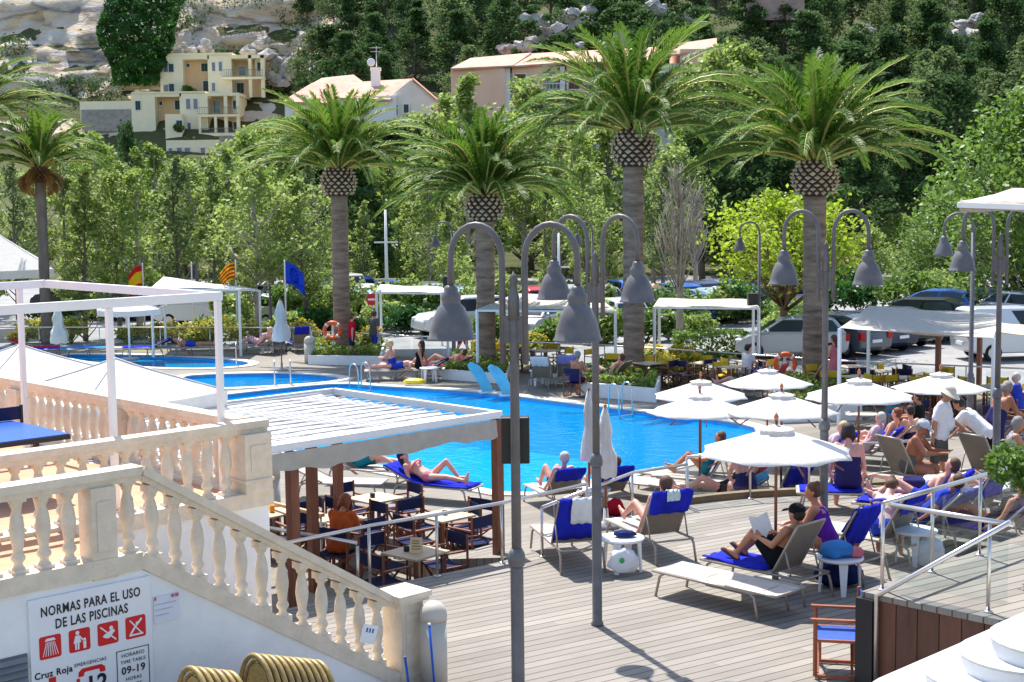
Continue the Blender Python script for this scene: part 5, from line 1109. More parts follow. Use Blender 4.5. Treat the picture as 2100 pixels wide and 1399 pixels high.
planter('white planter round the palm with the life ring post', [(632, 748), (782, 750), (790, 722), (640, 720)], .33, 1); planter('white planter round the shorter palm by the pale blue boards', [(905, 778), (1040, 788), (1052, 750), (930, 745)], .32, 2)
planter('white planter round the tallest palm', [(1190, 812), (1346, 826), (1360, 782), (1215, 770)], .4, 3); planter('white planter round the palm behind the umbrellas', [(1600, 868), (1768, 862), (1760, 800), (1590, 802)], .42, 4)
# ================================================================ loungers, chairs, tables, towels
SEATZ = .34
def azr(az): return R(90 - az)
def back_pts(th, n=6, L_=.76): return [(-.35 - L_ * k / n * math.cos(R(th)), SEATZ + L_ * k / n * math.sin(R(th))) for k in range(n + 1)]
def lounger_proto(th, sl=SLING, fm=TAUPE):
    root = thing('sun_lounger', '-', 'sun lounger'); W2 = .3
    m = MB()
    for s in (-1, 1): m.tube([(.82, s * W2, SEATZ - .02), (-.8, s * W2, SEATZ - .02)], .018, 6)
    for x in (.82, .1, -.8): m.tube([(x, -W2, SEATZ - .02), (x, W2, SEATZ - .02)], .016, 6)
    m.build('frame', fm, root)
    for x, dx in ((.62, .14), (-.72, -.14)):
        for s in (-1, 1): m = MB(); m.tube([(x, s * W2, SEATZ - .02), (x + dx * .55, s * W2 * 1.02, SEATZ - .07), (x + dx, s * W2 * 1.05, .002)], .018, 6); m.build('leg', fm, root)
    m = MB(); m.slab([[Vector((x, -W2 + .6 * j / 6, SEATZ - .012 * math.sin(math.pi * j / 6))) for j in range(7)] for x in [.82 - 1.17 * i / 8 for i in range(9)]], .012); m.build('seat_sling', sl, root)
    bp = back_pts(th); m = MB()
    for s in (-1, 1): m.tube([(x, s * W2, z) for x, z in bp], .018, 6)
    m.tube([(bp[-1][0], -W2, bp[-1][1]), (bp[-1][0], W2, bp[-1][1])], .018, 6)
    if th > 5: mid = bp[3]; [m.tube([(mid[0], s * W2, mid[1]), (mid[0] - .1, s * W2, SEATZ - .02)], .012, 5) for s in (-1, 1)]
    m.build('backrest_frame', fm, root)
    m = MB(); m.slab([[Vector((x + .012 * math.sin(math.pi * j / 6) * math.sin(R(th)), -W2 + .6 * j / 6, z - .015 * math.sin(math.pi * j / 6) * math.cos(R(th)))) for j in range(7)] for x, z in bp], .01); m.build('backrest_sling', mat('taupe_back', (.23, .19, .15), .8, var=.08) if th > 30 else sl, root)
    return root
LG = {}
def lounger(c, az, th, label):
    if th not in LG:
        with Proto() as p: lounger_proto(th)
        LG[th] = p
    return LG[th].put(Vector(c), azr(az), label, 'sun loungers')
def towel(c, az, th, kind, m_, label, hang=.4, w=.56, seed=1, front=.5, name='towel', y0=0.0):
    """a cloth draped over a lounger, in the lounger's own frame"""
    q = random.Random(seed); n = Vector((math.sin(R(th)), 0, math.cos(R(th)))); up = Vector((-math.cos(R(th)), 0, math.sin(R(th)))); B = Vector((-.35, 0, SEATZ)); L_ = .76; path = []
    if kind in ('full', 'seat'): path += [Vector((.78 - 1.0 * i / 8, 0, SEATZ + .022)) for i in range(9)]
    if kind in ('full', 'back'):
        path += [B + up * (L_ * (1 - front if kind == 'back' else .08) + L_ * (front if kind == 'back' else .92) * i / 6) + n * .028 for i in range(7)]
        if hang > 0:
            t = B + up * (L_ + .03); path.append(t); path += [B + up * (L_ - hang * i / 5) - n * (.032 + .012 * i / 5) for i in range(6)]
    if kind == 'top':
        path += [B + up * (L_ * .8) + n * .028, B + up * L_ + n * .03, B + up * (L_ + .03)] + [B + up * (L_ - hang * i / 5) - n * (.032 + .01 * i) for i in range(6)]
    rows = []
    for i, p in enumerate(path):
        t = (path[min(i + 1, len(path) - 1)] - path[max(i - 1, 0)]).normalized(); nn = Vector((-t.z, 0, t.x)) if kind != 'seat' else Vector((0, 0, 1))
        if kind in ('full', 'back', 'top') and nn.dot(n) < 0 and i < 9: nn = -nn
        rows.append([p + Vector((0, y0 + w * (j / 12 - .5) * (1 + .05 * math.sin(i * .8 + seed)), 0)) + nn * (.012 * math.sin(j * 1.5 + i * .5 + seed) + .006 * q.uniform(-1, 1)) for j in range(13)])
    m = MB(); m.sheet(rows); o = m.build(name, m_); so_ = o.modifiers.new('thickness', 'SOLIDIFY'); so_.thickness = .014; so_.offset = 0
    o.location = Vector(c); o.rotation_euler = (0, 0, azr(az)); tag(o, label, 'towel' if name == 'towel' else name.replace('_', ' '))
    return o
REDT = clothmat('red_towel', (.5, .015, .03), .15); NAVYT = clothmat('navy_towel', (.02, .03, .12), .15); WHITET = clothmat('white_towel', (.78, .8, .84), .2); AQUA = clothmat('aqua_towel', (.03, .28, .55), .15); PINKT = clothmat('pink_towel', (.7, .2, .25), .15); LILAC = clothmat('lilac_towel', (.3, .3, .7), .15)
def at(px, py, z): p = G(px, py, z + SEATZ); return Vector((p.x, p.y, z))
LN = {}
def add(key, c, az, th, label): c = Vector((c[0], c[1], c[2] if len(c) > 2 else 0)); LN[key] = (c, az, th); lounger(c, az, th, label)
add('shirt', (.73, 20.5), -14, 60, 'sun lounger with a blue towel and a white shirt over its back')
add('strap', (1.95, 20.94), -22, 60, 'sun lounger with a blue towel and a light strap over its top')
add('cap', (3.26, 18.75), -44, 60, 'sun lounger holding the man in the black cap')
add('empty', (2.57, 18.16), -44, 0, 'empty flat sun lounger in front of the man in the black cap')
add('purple', (4.2, 19.6), -44, 60, 'sun lounger of the woman in the purple swimsuit')
add('bikini', (5.06, 20.45), -44, 60, 'sun lounger beside the woman in the blue bikini')
add('rest', (5.95, 21.3), -44, 45, 'sun lounger behind the glass railing holding a resting person under blue cloth')
add('blueback', (6.85, 22.2), -44, 60, 'sun lounger with a crumpled blue towel beside the lamp of the bending man')
add('edge', (7.9, 22.6), -50, 0, 'flat sun lounger at the photo edge under the glossy bush')
add('navy', (5.45, 23.5), -80, 0, 'flat sun lounger of the woman in the navy strapless top')
add('prone', (6.85, 23.3), -72, 10, 'sun lounger of the person lying face down in navy shorts')
add('tan', (7.05, 25.05), 62, 60, 'sun lounger with a tan back beside the sitting man in the grey cap')
add('old', at(1135, 1005, T), -20, 45, 'sun lounger of the white-haired man beside the pool')
add('second', at(1232, 1000, T), -20, 45, 'sun lounger between the folded umbrellas beside the pool')
add('flat_one', at(1318, 985, T), -50, 0, 'flat empty sun lounger beside the ramp at the pool edge'); add('flat_two', at(1392, 972, T), -50, 0, 'second flat empty sun lounger beyond the ramp, nearer the umbrellas')
add('reader', at(1425, 972, T), -75, 60, 'sun lounger of the person with bent knees at the pool corner')
add('blonde', at(1458, 1016, T), -85, 30, 'low sun lounger of the blonde woman behind the timber kerb')
add('redone', at(1500, 995, T), -60, 60, 'sun lounger with a red towel hanging on its back')
add('bareback', (4.15, 25.75, T), -75, 0, 'sun lounger of the grey-haired man seen from behind')
add('bluewhite', at(1590, 1015, T), -30, 60, 'sun lounger with a blue and white towel behind the timber kerb')
add('whitehair', (6.35, 30.5, T), -60, 45, 'sun lounger of the blonde person with short hair, under the square umbrella'); add('striped', (7.4, 31.0, T), -60, 45, 'sun lounger of the person in a pink striped top'); add('brownhair', (7.9, 31.6, T), -60, 45, 'sun lounger behind the standing man in the sun hat')
add('teal', at(1828, 850, T), 100, 0, 'sun lounger of the person with teal shorts by the planter')
add('bluecap', at(900, 992, T), 115, 25, 'sun lounger with a blue towel under the white shade, its owner wearing a dark cap'); add('tealman', at(762, 958, T), 110, 25, 'sun lounger of the man in teal trunks under the white shade'); add('greyone', at(705, 985, T), 100, 25, 'grey sun lounger nearest the brown posts of the shade')
for k, px, py, az, th, lb in [('f1', 800, 758, -95, 0, 'sun lounger of the sunbather lying nearest the mast'), ('f2', 852, 757, -80, 25, 'sun lounger of the woman in the black swimsuit'), ('f3', 905, 750, -70, 25, 'sun lounger with a pink towel beside the planter'),
                             ('f4', 1122, 772, 20, 60, 'sun lounger with a white towel hanging behind the beige canopy post'), ('f5', 1168, 768, 10, 60, 'sun lounger with a lilac towel by the tallest palm'), ('f6', 1235, 775, -60, 45, 'dark sun lounger beside the trunk of the tallest palm'),
                             ('f7', 572, 703, 0, 60, 'sun lounger with a bright blue towel under the EU flag'), ('f8', 612, 703, -20, 60, 'sun lounger with a violet-blue towel beside the bin'), ('f9', 525, 708, -60, 25, 'sun lounger of the person in the flowered wrap by the pool ladder'),
                             ('g1', 78, 712, 80, 25, 'sun lounger with a red towel behind the far pool'), ('g2', 140, 714, 80, 0, 'sun lounger with a deep blue towel behind the far pool'), ('g3', 185, 714, 80, 0, 'sun lounger with an aqua towel behind the far pool'), ('g4', 265, 712, -85, 0, 'empty sun lounger near the frame post behind the far pool'),
                             ('g5', 295, 712, -85, 25, 'sun lounger with a dark blue towel behind the far pool'), ('g6', 345, 712, -85, 0, 'empty sun lounger at the middle of the far pool'), ('g7', 405, 712, 85, 0, 'sun lounger of the sunbather behind the white frame'), ('g8', 25, 714, 80, 0, 'sun lounger with a violet towel behind the white parasol'),
                             ('h1', 1500, 790, -60, 45, 'sun lounger with a blue back near the cafe fence'), ('h2', 1560, 792, -60, 60, 'sun lounger with a coral towel under the umbrella by the life ring'), ('h3', 1640, 792, -60, 60, 'sun lounger with a salmon towel next to the fourth palm')]:
    add(k, at(px, py, T), az, th, lb)
add('crowd_one', (6.15, 22.4), -60, 45, 'sun lounger with a bright blue towel between the woman in navy and the lamp'); add('crowd_two', (8.5, 25.2), 60, 60, 'sun lounger with a tall back behind the bending man'); add('crowd_three', (6.75, 20.75), -44, 45, 'sun lounger behind the glass railing nearest the photo edge')
def tw(key, kind, m_, label, **k): c, az, th = LN[key]; return towel(c, az, th, kind, m_, label, seed=len(label), **k)
tw('shirt', 'back', ROYAL, 'royal blue towel hanging down behind a lounger, under a white shirt', hang=.68, front=.5, w=.6)
tw('shirt', 'top', WHITET, 'white shirt hung over the blue towel', hang=.36, w=.34, name='shirt', y0=-.04).location += Vector((.018, -.035, .012))
tw('strap', 'top', ROYAL, 'royal blue towel folded over the lounger top beside the white table', hang=.32, w=.64); tw('strap', 'top', mat('pale_strap', (.55, .68, .68), .8, var=.3, vscale=60), 'pale swimsuit with a dangling strap on the blue towel', hang=.1, w=.2, name='swimsuit').location += Vector((.01, -.03, .012))
tw('cap', 'seat', ROYAL, 'royal blue towel under the man in the black cap', w=.62); tw('purple', 'back', ROYAL, 'royal blue towel on the lounger behind the woman in purple', hang=.6, w=.6); tw('bikini', 'back', ROYAL, 'blue towel slung over the lounger beside the blue bikini woman', hang=.3, w=.5)
tw('rest', 'full', clothmat('denim_towel', (.05, .09, .35), .15, .4), 'denim blue cloth over the resting person by the glass railing', hang=.2); tw('blueback', 'back', clothmat('blue_towel', (.04, .05, .45), .15, .3), 'crumpled blue towel over the lounger back by the lamp', hang=.5, w=.62)
tw('navy', 'seat', ROYAL, 'blue towel under the woman in the navy top', w=.58); tw('prone', 'full', WHITET, 'white and blue towel under the person lying face down', hang=0); tw('old', 'back', ROYAL, 'blue towel over the lounger of the white-haired man', hang=.28); tw('second', 'back', ROYAL, 'dark blue towel over the lounger between folded umbrellas', hang=.4)
tw('reader', 'back', ROYAL, 'blue towel behind the person with bent knees', hang=.1, front=.9); tw('blonde', 'back', AQUA, 'bright blue towel behind the blonde woman', hang=.2, front=.5); tw('redone', 'back', REDT, 'red towel hanging over the lounger behind the kerb', hang=.5); tw('bluewhite', 'back', ROYAL, 'blue towel with a pale patch on the lounger behind the kerb', hang=.45)
tw('whitehair', 'back', ROYAL, 'blue towel behind the blonde short-haired person', hang=.3, front=.8); tw('striped', 'back', ROYAL, 'blue towel behind the person in the striped top', hang=.35); tw('teal', 'seat', LILAC, 'lilac towel under the person with teal shorts'); tw('bluecap', 'full', ROYAL, 'royal blue towel under the woman in the dark cap', hang=.1, w=.62)
for k, kind, m_, lb in [('f2', 'back', NAVYT, 'navy towel behind the woman in the black swimsuit'), ('f3', 'full', PINKT, 'pink towel on the lounger beside the planter'), ('f4', 'back', WHITET, 'white towel over the lounger behind the canopy post'), ('f5', 'back', LILAC, 'lilac towel over the lounger by the tallest palm'), ('f7', 'back', ROYAL, 'bright blue towel on the lounger under the EU flag'),
                        ('f8', 'full', ROYAL, 'violet-blue towel on the lounger beside the bin'), ('g1', 'full', REDT, 'red towel behind the far pool'), ('g2', 'full', ROYAL, 'deep blue towel behind the far pool'), ('g3', 'full', AQUA, 'aqua blue towel behind the far pool'), ('g5', 'full', ROYAL, 'dark blue towel behind the far pool by the frame post'), ('g8', 'full', LILAC, 'violet towel behind the white parasol'),
                        ('crowd_one', 'full', ROYAL, 'bright blue towel on the lounger between the woman in navy and the lamp'), ('crowd_three', 'full', ROYAL, 'blue towel behind the glass railing nearest the photo edge'), ('h1', 'back', ROYAL, 'blue towel near the cafe fence'), ('h2', 'back', clothmat('coral_towel', (.75, .12, .12), .15), 'coral towel under the umbrella by the life ring'), ('h3', 'back', clothmat('salmon_towel', (.8, .25, .2), .15), 'salmon towel next to the fourth palm')]: tw(k, kind, m_, lb, hang=.3)
# ---- white plastic tables
def plastic_table():
    root = thing('side_table', '-', 'table'); m = MB(); m.lathe([(.001, .47), (.28, .47), (.3, .475), (.305, .455), (.29, .43), (.27, .44), (.001, .445)], n=24); m.build('table_top', WPLAST, root)
    for k in range(4):
        a = R(45 + 90 * k); c, s = math.cos(a), math.sin(a); m = MB(); vs = []
        for r_, z, w in ((.25, .45, .06), (.275, .002, .03)):
            for e in (-1, 1): vs += [(c * r_ - s * w * e, s * r_ + c * w * e, z), (c * (r_ - .025) - s * w * e, s * (r_ - .025) + c * w * e, z)]
        m.add(vs, [(0, 2, 6, 4), (1, 5, 7, 3), (0, 4, 5, 1), (2, 3, 7, 6), (0, 1, 3, 2), (4, 6, 7, 5)]); m.build('leg', WPLAST, root)
    return root
with Proto() as TP: plastic_table()
t1_ = G(1277, 1170, 0); t2_ = G(1722, 1214, 0)
TP.put(t1_, .4, 'white plastic table with a carrier bag hanging from it, between two loungers', 'white plastic side tables'); TP.put(t2_, .75, 'white plastic table with a blue bundle on top, beside the woman in purple', 'white plastic side tables')
TP.put(at(1220, 1015, T), .2, 'white plastic table by the folded umbrellas at the pool', 'white plastic side tables'); TP.put(Vector((5.6, 20.05, 0)), .5, 'white plastic table behind the glass railing beside a white bag', 'white plastic side tables')
for px, py, lb in [(1105, 768, 'white plastic table behind the beige canopy post'), (548, 706, 'white plastic table by the blue sunbeds under the EU flag'), (880, 762, 'white plastic table beside the far sunbathers')]: TP.put(at(px, py, T), .3, lb, 'white plastic side tables')
def blob(name, label, cat, c, r, m_, seed, amp=.25, flat_=0.0):
    bm = bmesh.new(); bmesh.ops.create_icosphere(bm, subdivisions=3, radius=1)
    for v in bm.verts:
        k = noise.noise(v.co * 2.2 + Vector((seed, 0, 0))) + .5 * noise.noise(v.co * 5 + Vector((0, seed, 0))); v.co *= 1 + amp * k; v.co = Vector((v.co.x * r[0], v.co.y * r[1], max(v.co.z, -.75) * r[2]))
    me = bpy.data.meshes.new(name); bm.to_mesh(me); bm.free(); me.polygons.foreach_set('use_smooth', [True] * len(me.polygons)); me.materials.append(m_); o = bpy.data.objects.new(name, me); COL.objects.link(o); o.location = c; tag(o, label, cat); return o
b1 = blob('carrier_bag', 'white carrier bag with a green mark hanging beside the white table', 'bag', t1_ + Vector((-.02, -.33, .2)), (.2, .07, .19), WHITET, 3); m = MB(); m.sphere((-.02, -.075, .04), (.035, .012, .04), 10, 6); m.build('printed_mark', mat('green_mark', (.03, .35, .1), .6), b1)
blob('hat', 'dark crumpled hat on the white table with the carrier bag', 'hat', t1_ + Vector((.03, 0, .515)), (.16, .1, .05), NAVYT, 5); blob('towel_bundle', 'rolled light blue towel on the white table beside the woman in purple', 'towel', t2_ + Vector((-.05, -.02, .56)), (.22, .16, .12), clothmat('sky_blue_towel', (.06, .25, .6), .15), 6)
blob('cloth', 'folded pink cloth beside the light blue bundle', 'cloth', t2_ + Vector((.2, -.06, .535)), (.09, .08, .08), PINKT, 7, .15); blob('beach_bag', 'dark bag on the deck under the table with the blue bundle', 'bag', t2_ + Vector((.05, .3, .16)), (.3, .18, .2), NAVYT, 8)
blob('beach_bag', 'red bag on the paving behind the folded umbrellas', 'bag', at(1262, 1020, T) + Vector((0, 0, .14)), (.16, .12, .18), REDT, 9); blob('beach_bag', 'white bag on the deck behind the glass railing', 'bag', Vector((5.75, 19.85, .18)), (.2, .14, .24), WHITET, 10)
for px, py, mm, lb in [(1700, 985, BLACK, 'black bag on the deck beside the patterned dress'), (1722, 975, PINKT, 'pink bag beside the black bag behind the kerb'), (850, 770, L_YEL, 'yellow float beside the far sunbathers')]:
    z = 0 if px > 1600 and py > 990 else T; g_ = at(px, py, z); blob('float' if 'float' in lb else 'beach_bag', lb, 'float' if 'float' in lb else 'bag', g_ + Vector((0, 0, .15)), (.35, .2, .1) if 'float' in lb else (.2, .14, .2), mat('yellow_vinyl', (.75, .6, .03), .4) if 'float' in lb else mm, px)
# ---- director chairs and wooden tables
def director_proto(wood, canvas):
    root = thing('director_chair', '-', 'chair'); w, d = .27, .23
    for s in (-1, 1):
        m = MB(); y = s * w
        m.bar((d, y, .03), (-d, y, .03), .035); m.bar((d, y, .03), (d, y, .63), .032); m.bar((-d, y, .03), (-d, y, .88), .032); m.bar((d + .05, y, .645), (-d, y, .645), .05, .025); m.bar((d, y, .42), (-d, y, .42), .03); m.build('side_frame', wood, root)
    for x in (d - .05, -d + .05):
        m = MB(); m.bar((x, -w + .02, .06), (x, w - .02, .42), .03, .02); m.bar((x + .024, w - .02, .06), (x + .024, -w + .02, .42), .03, .02); m.build('cross_leg', wood, root)
    m = MB(); m.slab([[Vector((x, -w + 2 * w * j / 6, .435 - .03 * math.sin(math.pi * j / 6))) for j in range(7)] for x in (d, 0, -d)], .01); m.build('seat', canvas, root)
    m = MB(); m.slab([[Vector((-d - .005 - .03 * math.sin(math.pi * j / 6), -w + 2 * w * j / 6, z)) for j in range(7)] for z in (.86, .77, .68)], Vector((.012, 0, 0))); m.build('backrest', canvas, root)
    return root
with Proto() as DC: director_proto(WOODR, NAVY)
with Proto() as DC2: director_proto(mat('orange_brown_wood', (.3, .09, .04), .5, var=.2, vscale=8), clothmat('mid_blue_canvas', (.06, .12, .42), .15))
YELC = clothmat('yellow_canvas', (.75, .55, .05), .2)
with Proto() as DY: director_proto(mat('light_brown_wood', (.28, .13, .06), .5, var=.2), YELC)
def wood_table(wd=.72, top=None):
    root = thing('cafe_table', '-', 'table'); m = MB(); m.box(-wd / 2, wd / 2, -wd / 2, wd / 2, .7, .735); m.build('table_top', top or mat('pale_wood_top', (.55, .42, .28), .5, var=.12, vscale=6), root, bevel=.008)
    for sx in (-1, 1):
        for sy in (-1, 1): m = MB(); m.bar((sx * (wd / 2 - .06), sy * (wd / 2 - .06), .002), (sx * (wd / 2 - .06), sy * (wd / 2 - .06), .7), .05); m.build('leg', WOODR, root)
    return root
with Proto() as CT: wood_table()
tabs = [(770, 1020, 'square cafe table farthest under the white shade', 44), (912, 1056, 'square cafe table beside the shade\'s front post', 44), (852, 1131, 'square cafe table with a menu card and a black pot', 50), (560, 1048, 'square cafe table half hidden by the white wall, with an orange drink', 44), (690, 1062, 'square cafe table in front of the person in orange', 44)]
tpos = []
names = ['farthest cafe table', 'table by the front post', 'table with the menu card', 'table with the orange drink', 'table near the person in orange']
for i, (px, py, lb, a) in enumerate(tabs):
    p = G(px, py, T + .735); p = Vector((p.x, p.y, T)); tpos.append(p); CT.put(p, R(a), lb, 'square cafe tables')
    for k in range(4):
        if (i, k) in ((2, 3), (4, 2)): continue
        an = R(a + 90 * k); dr = Vector((math.cos(an), math.sin(an), 0)); DC.put(p + dr * (.62 + .05 * (k % 2)), an + math.pi + rng.uniform(-.25, .25), '%s navy canvas chair at the %s' % (('pool-side', 'wall-side', 'deck-side', 'post-side')[(k + 1) % 4], names[i]), 'navy canvas chairs under the white shade')
pc = G(990, 1160, T); DC.put(Vector((pc.x, pc.y, T)) + V * .5, R(200), 'navy canvas chair standing alone by the front post of the shade', 'navy canvas chairs under the white shade', 1.05)
cpos = G(1716, 1378, 0); DC2.put(cpos, R(168), 'red-brown folding chair with a blue seat against the dark timber wall', None, 1.0)
# things on the tables
m = MB(); m.bar((-.07, .0, 0), (-.05, .0, .2), .005, .16, (1, 0, 0)); mc = thing('menu_card', 'cream menu card standing on the cafe table', 'menu', tpos[2] + Vector((.02, -.05, .736))); k_ = MB(); k_.add([(-.09, -.05, 0), (.09, -.05, 0), (.09, 0, .22), (-.09, 0, .22), (-.09, .05, 0), (.09, .05, 0)], [(0, 1, 2, 3), (3, 2, 5, 4)]); o_ = k_.build('card', mat('cream_card', (.72, .58, .34), .7, var=.05), mc); s_ = o_.modifiers.new('thickness', 'SOLIDIFY'); s_.thickness = .004
k_ = MB()
for z in (.05, .09, .13, .165): k_.box(-.06, .06 - .02 * (z > .1), -.056 + z * .22, -.05 + z * .22, z, z + .012)
k_.build('printed_line', mat('card_print', (.3, .17, .07), .7), mc)
for i, (p, lb, mm) in enumerate([(tpos[2] + Vector((-.13, .02, .736)), 'black ashtray pot beside the menu card', BLACK), (tpos[1] + Vector((.0, 0, .736)), 'black ashtray on the table by the front post', BLACK), (tpos[0] + Vector((-.05, 0, .736)), 'dark ashtray on the farthest cafe table', BLACK), (tpos[3] + Vector((.0, -.1, .736)), 'glass of orange juice on the cafe table', mat('orange_juice', (.8, .3, .01), .3))]):
    m = MB(); m.lathe([(.001, 0), (.04, 0), (.045, .02), (.045, .07 + .05 * (i == 3)), (.035, .07 + .05 * (i == 3)), (.03, .03), (.001, .03)], n=14); o_ = m.build('drinking_glass' if i == 3 else 'ashtray', mm); o_.location = p; tag(o_, lb, 'glass' if i == 3 else 'ashtray')
# far cafe: yellow chairs
q = random.Random(3); n_ = 0
fc = [(1065, 740), (1120, 742), (1255, 752), (1330, 770), (1380, 762), (1445, 770), (1500, 778), (1540, 766), (1712, 790), (1760, 800), (1800, 788), (1840, 802), (1880, 815), (1935, 818), (1985, 826), (2035, 822), (2090, 830), (1905, 795), (1745, 778)]
for i, (px, py) in enumerate(fc):
    p = at(px, py, T); CT.put(p, R(30 + 10 * (i % 3)), '%s small cafe table beyond the pool, counted from the beige canopy' % ordn(i), 'small cafe tables beyond the pool')
    for k in range(2 + i % 2):
        an = q.uniform(0, .5) + k * 2.3 + i; (DY if q.random() < .75 else DC).put(p + Vector((math.cos(an), math.sin(an), 0)) * .66, an + math.pi, '%s canvas chair of the far cafe, counted from the beige canopy' % ordn(n_), 'canvas chairs of the far cafe'); n_ += 1
# navy chairs at the far edge near the brown posts
for i, (px, py) in enumerate([(1850, 862), (1905, 868), (2045, 880), (2085, 870)]): DC.put(at(px, py, T), R(-60), '%s navy chair behind the standing man, counted from the planter' % ordn(i), 'navy chairs behind the standing man')
# ================================================================ people
QUEUE = []
def later(o, voxel, it=4):
    r = o.modifiers.new('remesh', 'REMESH'); r.mode = 'VOXEL'; r.voxel_size = voxel; r.use_smooth_shade = True
    s = o.modifiers.new('smooth', 'SMOOTH'); s.iterations = it; s.factor = .5; QUEUE.append(o)
def cap(mb, a, ra, b, rb, n=8):
    a, b = Vector(a), Vector(b); d = b - a
    if d.length > 1e-4: mb.tube([a, b], [ra, rb], n)
    mb.sphere(a, ra, n, 6); mb.sphere(b, rb, n, 6)
SK = {'pale': (.66, .4, .31), 'pink': (.66, .33, .25), 'tan': (.46, .2, .11), 'brown': (.33, .13, .07)}
def skin(k): return mat('skin_' + k, SK[k], .5, var=.2, vscale=5, spec=.35, bump=.15, bscale=60)
HAIR = {'white': (.5, .47, .43), 'grey': (.24, .22, .21), 'dark': (.025, .018, .015), 'brown': (.1, .05, .025), 'blonde': (.6, .42, .2), 'auburn': (.22, .06, .025)}
def hairm(k): return mat('hair_' + k, HAIR[k], .6, var=.3, vscale=30, bump=.5, bscale=80)
def dirv(p, ab): return Vector((math.sin(R(p)) * math.cos(R(ab)), math.sin(R(ab)), -math.cos(R(p)) * math.cos(R(ab))))
def fk(hip, lean, legs, arms, head=0, side=0, turn=0):
    J = {}; hip = Vector(hip); up = Vector((math.sin(R(lean)) * math.cos(R(side)), math.sin(R(side)), math.cos(R(lean)) * math.cos(R(side)))).normalized(); fr = Vector((math.cos(R(lean)), 0, -math.sin(R(lean)))); lat = up.cross(fr).normalized()
    J['hip'], J['up'], J['fr'], J['lat'] = hip, up, fr, lat; J['waist'] = hip + up * .2; J['chest'] = hip + up * .38; J['sh'] = hip + up * .49; J['neck'] = hip + up * .54
    hl = lean + head; hu = Vector((math.sin(R(hl)), 0, math.cos(R(hl)))); hf = Vector((math.cos(R(hl)), 0, -math.sin(R(hl))))
    if turn: Mx = Matrix.Rotation(R(turn), 3, hu); hf = Mx @ hf
    J['head'] = J['neck'] + hu * .155; J['hu'], J['hf'] = hu, hf
    for i, s in ((0, 1), (1, -1)):
        th, ab, kn, ft = legs[i]; h = hip + lat * s * .085; d = dirv(th, s * ab); k = h + d * .43; d2 = dirv(th - kn, s * ab * .3); a = k + d2 * .42; f = dirv(th - kn + ft, 0); J['h%d' % i], J['k%d' % i], J['a%d' % i], J['t%d' % i], J['hl%d' % i] = h, k, a, a + f * .17 + d2 * .04, a - f * .05 + d2 * .04
        p, ab, el, inn = arms[i]; s0 = J['sh'] + lat * s * .165; d = dirv(p, s * ab); e = s0 + d * .28; d2 = dirv(p + el, s * (ab * .4 - inn)); w = e + d2 * .25; J['s%d' % i], J['e%d' % i], J['w%d' % i], J['hd%d' % i] = s0, e, w, d2
    return J
def torso(mb, J, b, g=0.0, hi=1.0, lo=True, female=False):
    u, l, f = J['up'], J['lat'], J['fr']
    for s in (-1, 1):
        if lo: cap(mb, J['hip'] + l * s * .075, .105 * b + g, J['waist'] + l * s * .055, (.088 if female else .1) * b + g)
        if hi > .3: cap(mb, J['waist'] + l * s * .055, (.088 if female else .1) * b + g, J['chest'] + l * s * .075 + f * .01, .1 * b + g)
        if hi > .8: cap(mb, J['chest'] + l * s * .075, .1 * b + g, J['sh'] + l * s * .12 - u * .02, .062 + g)
        if female and hi > .3: mb.sphere(J['chest'] + l * s * .075 + f * .075 - u * .02, .062 + g, 10, 7)
    cap(mb, J['hip'], .1 * b + g, J['waist'], .09 * b + g)
    if hi > .3: cap(mb, J['waist'], .09 * b + g, J['chest'] if hi <= .8 else J['sh'] - u * .03, (.1 if hi <= .8 else .07) * b + g)
    if b > 1.12 and lo and hi > .3: mb.sphere(J['waist'] + f * .05 * b, .115 * b + g, 12, 8)
def limbs(mb, J, b, g=0.0, part=('arm', 'leg'), thigh=1.0, arm=1.0):
    for i in (0, 1):
        if 'leg' in part:
            k = J['h%d' % i].lerp(J['k%d' % i], thigh); cap(mb, J['h%d' % i], .088 * b + g, k, (.088 + (.056 - .088) * thigh) * b + g)
        if 'shin' in part:
            a, k = J['a%d' % i], J['k%d' % i]; c = k.lerp(a, .35); cap(mb, k, .054 * b + g, c, .056 * b + g); cap(mb, c, .056 * b + g, a, .036 + g)
        if 'arm' in part:
            s, e = J['s%d' % i], J['e%d' % i]; q_ = s.lerp(e, arm); cap(mb, s, .056 * b + g, q_, (.056 - .016 * arm) * b + g)
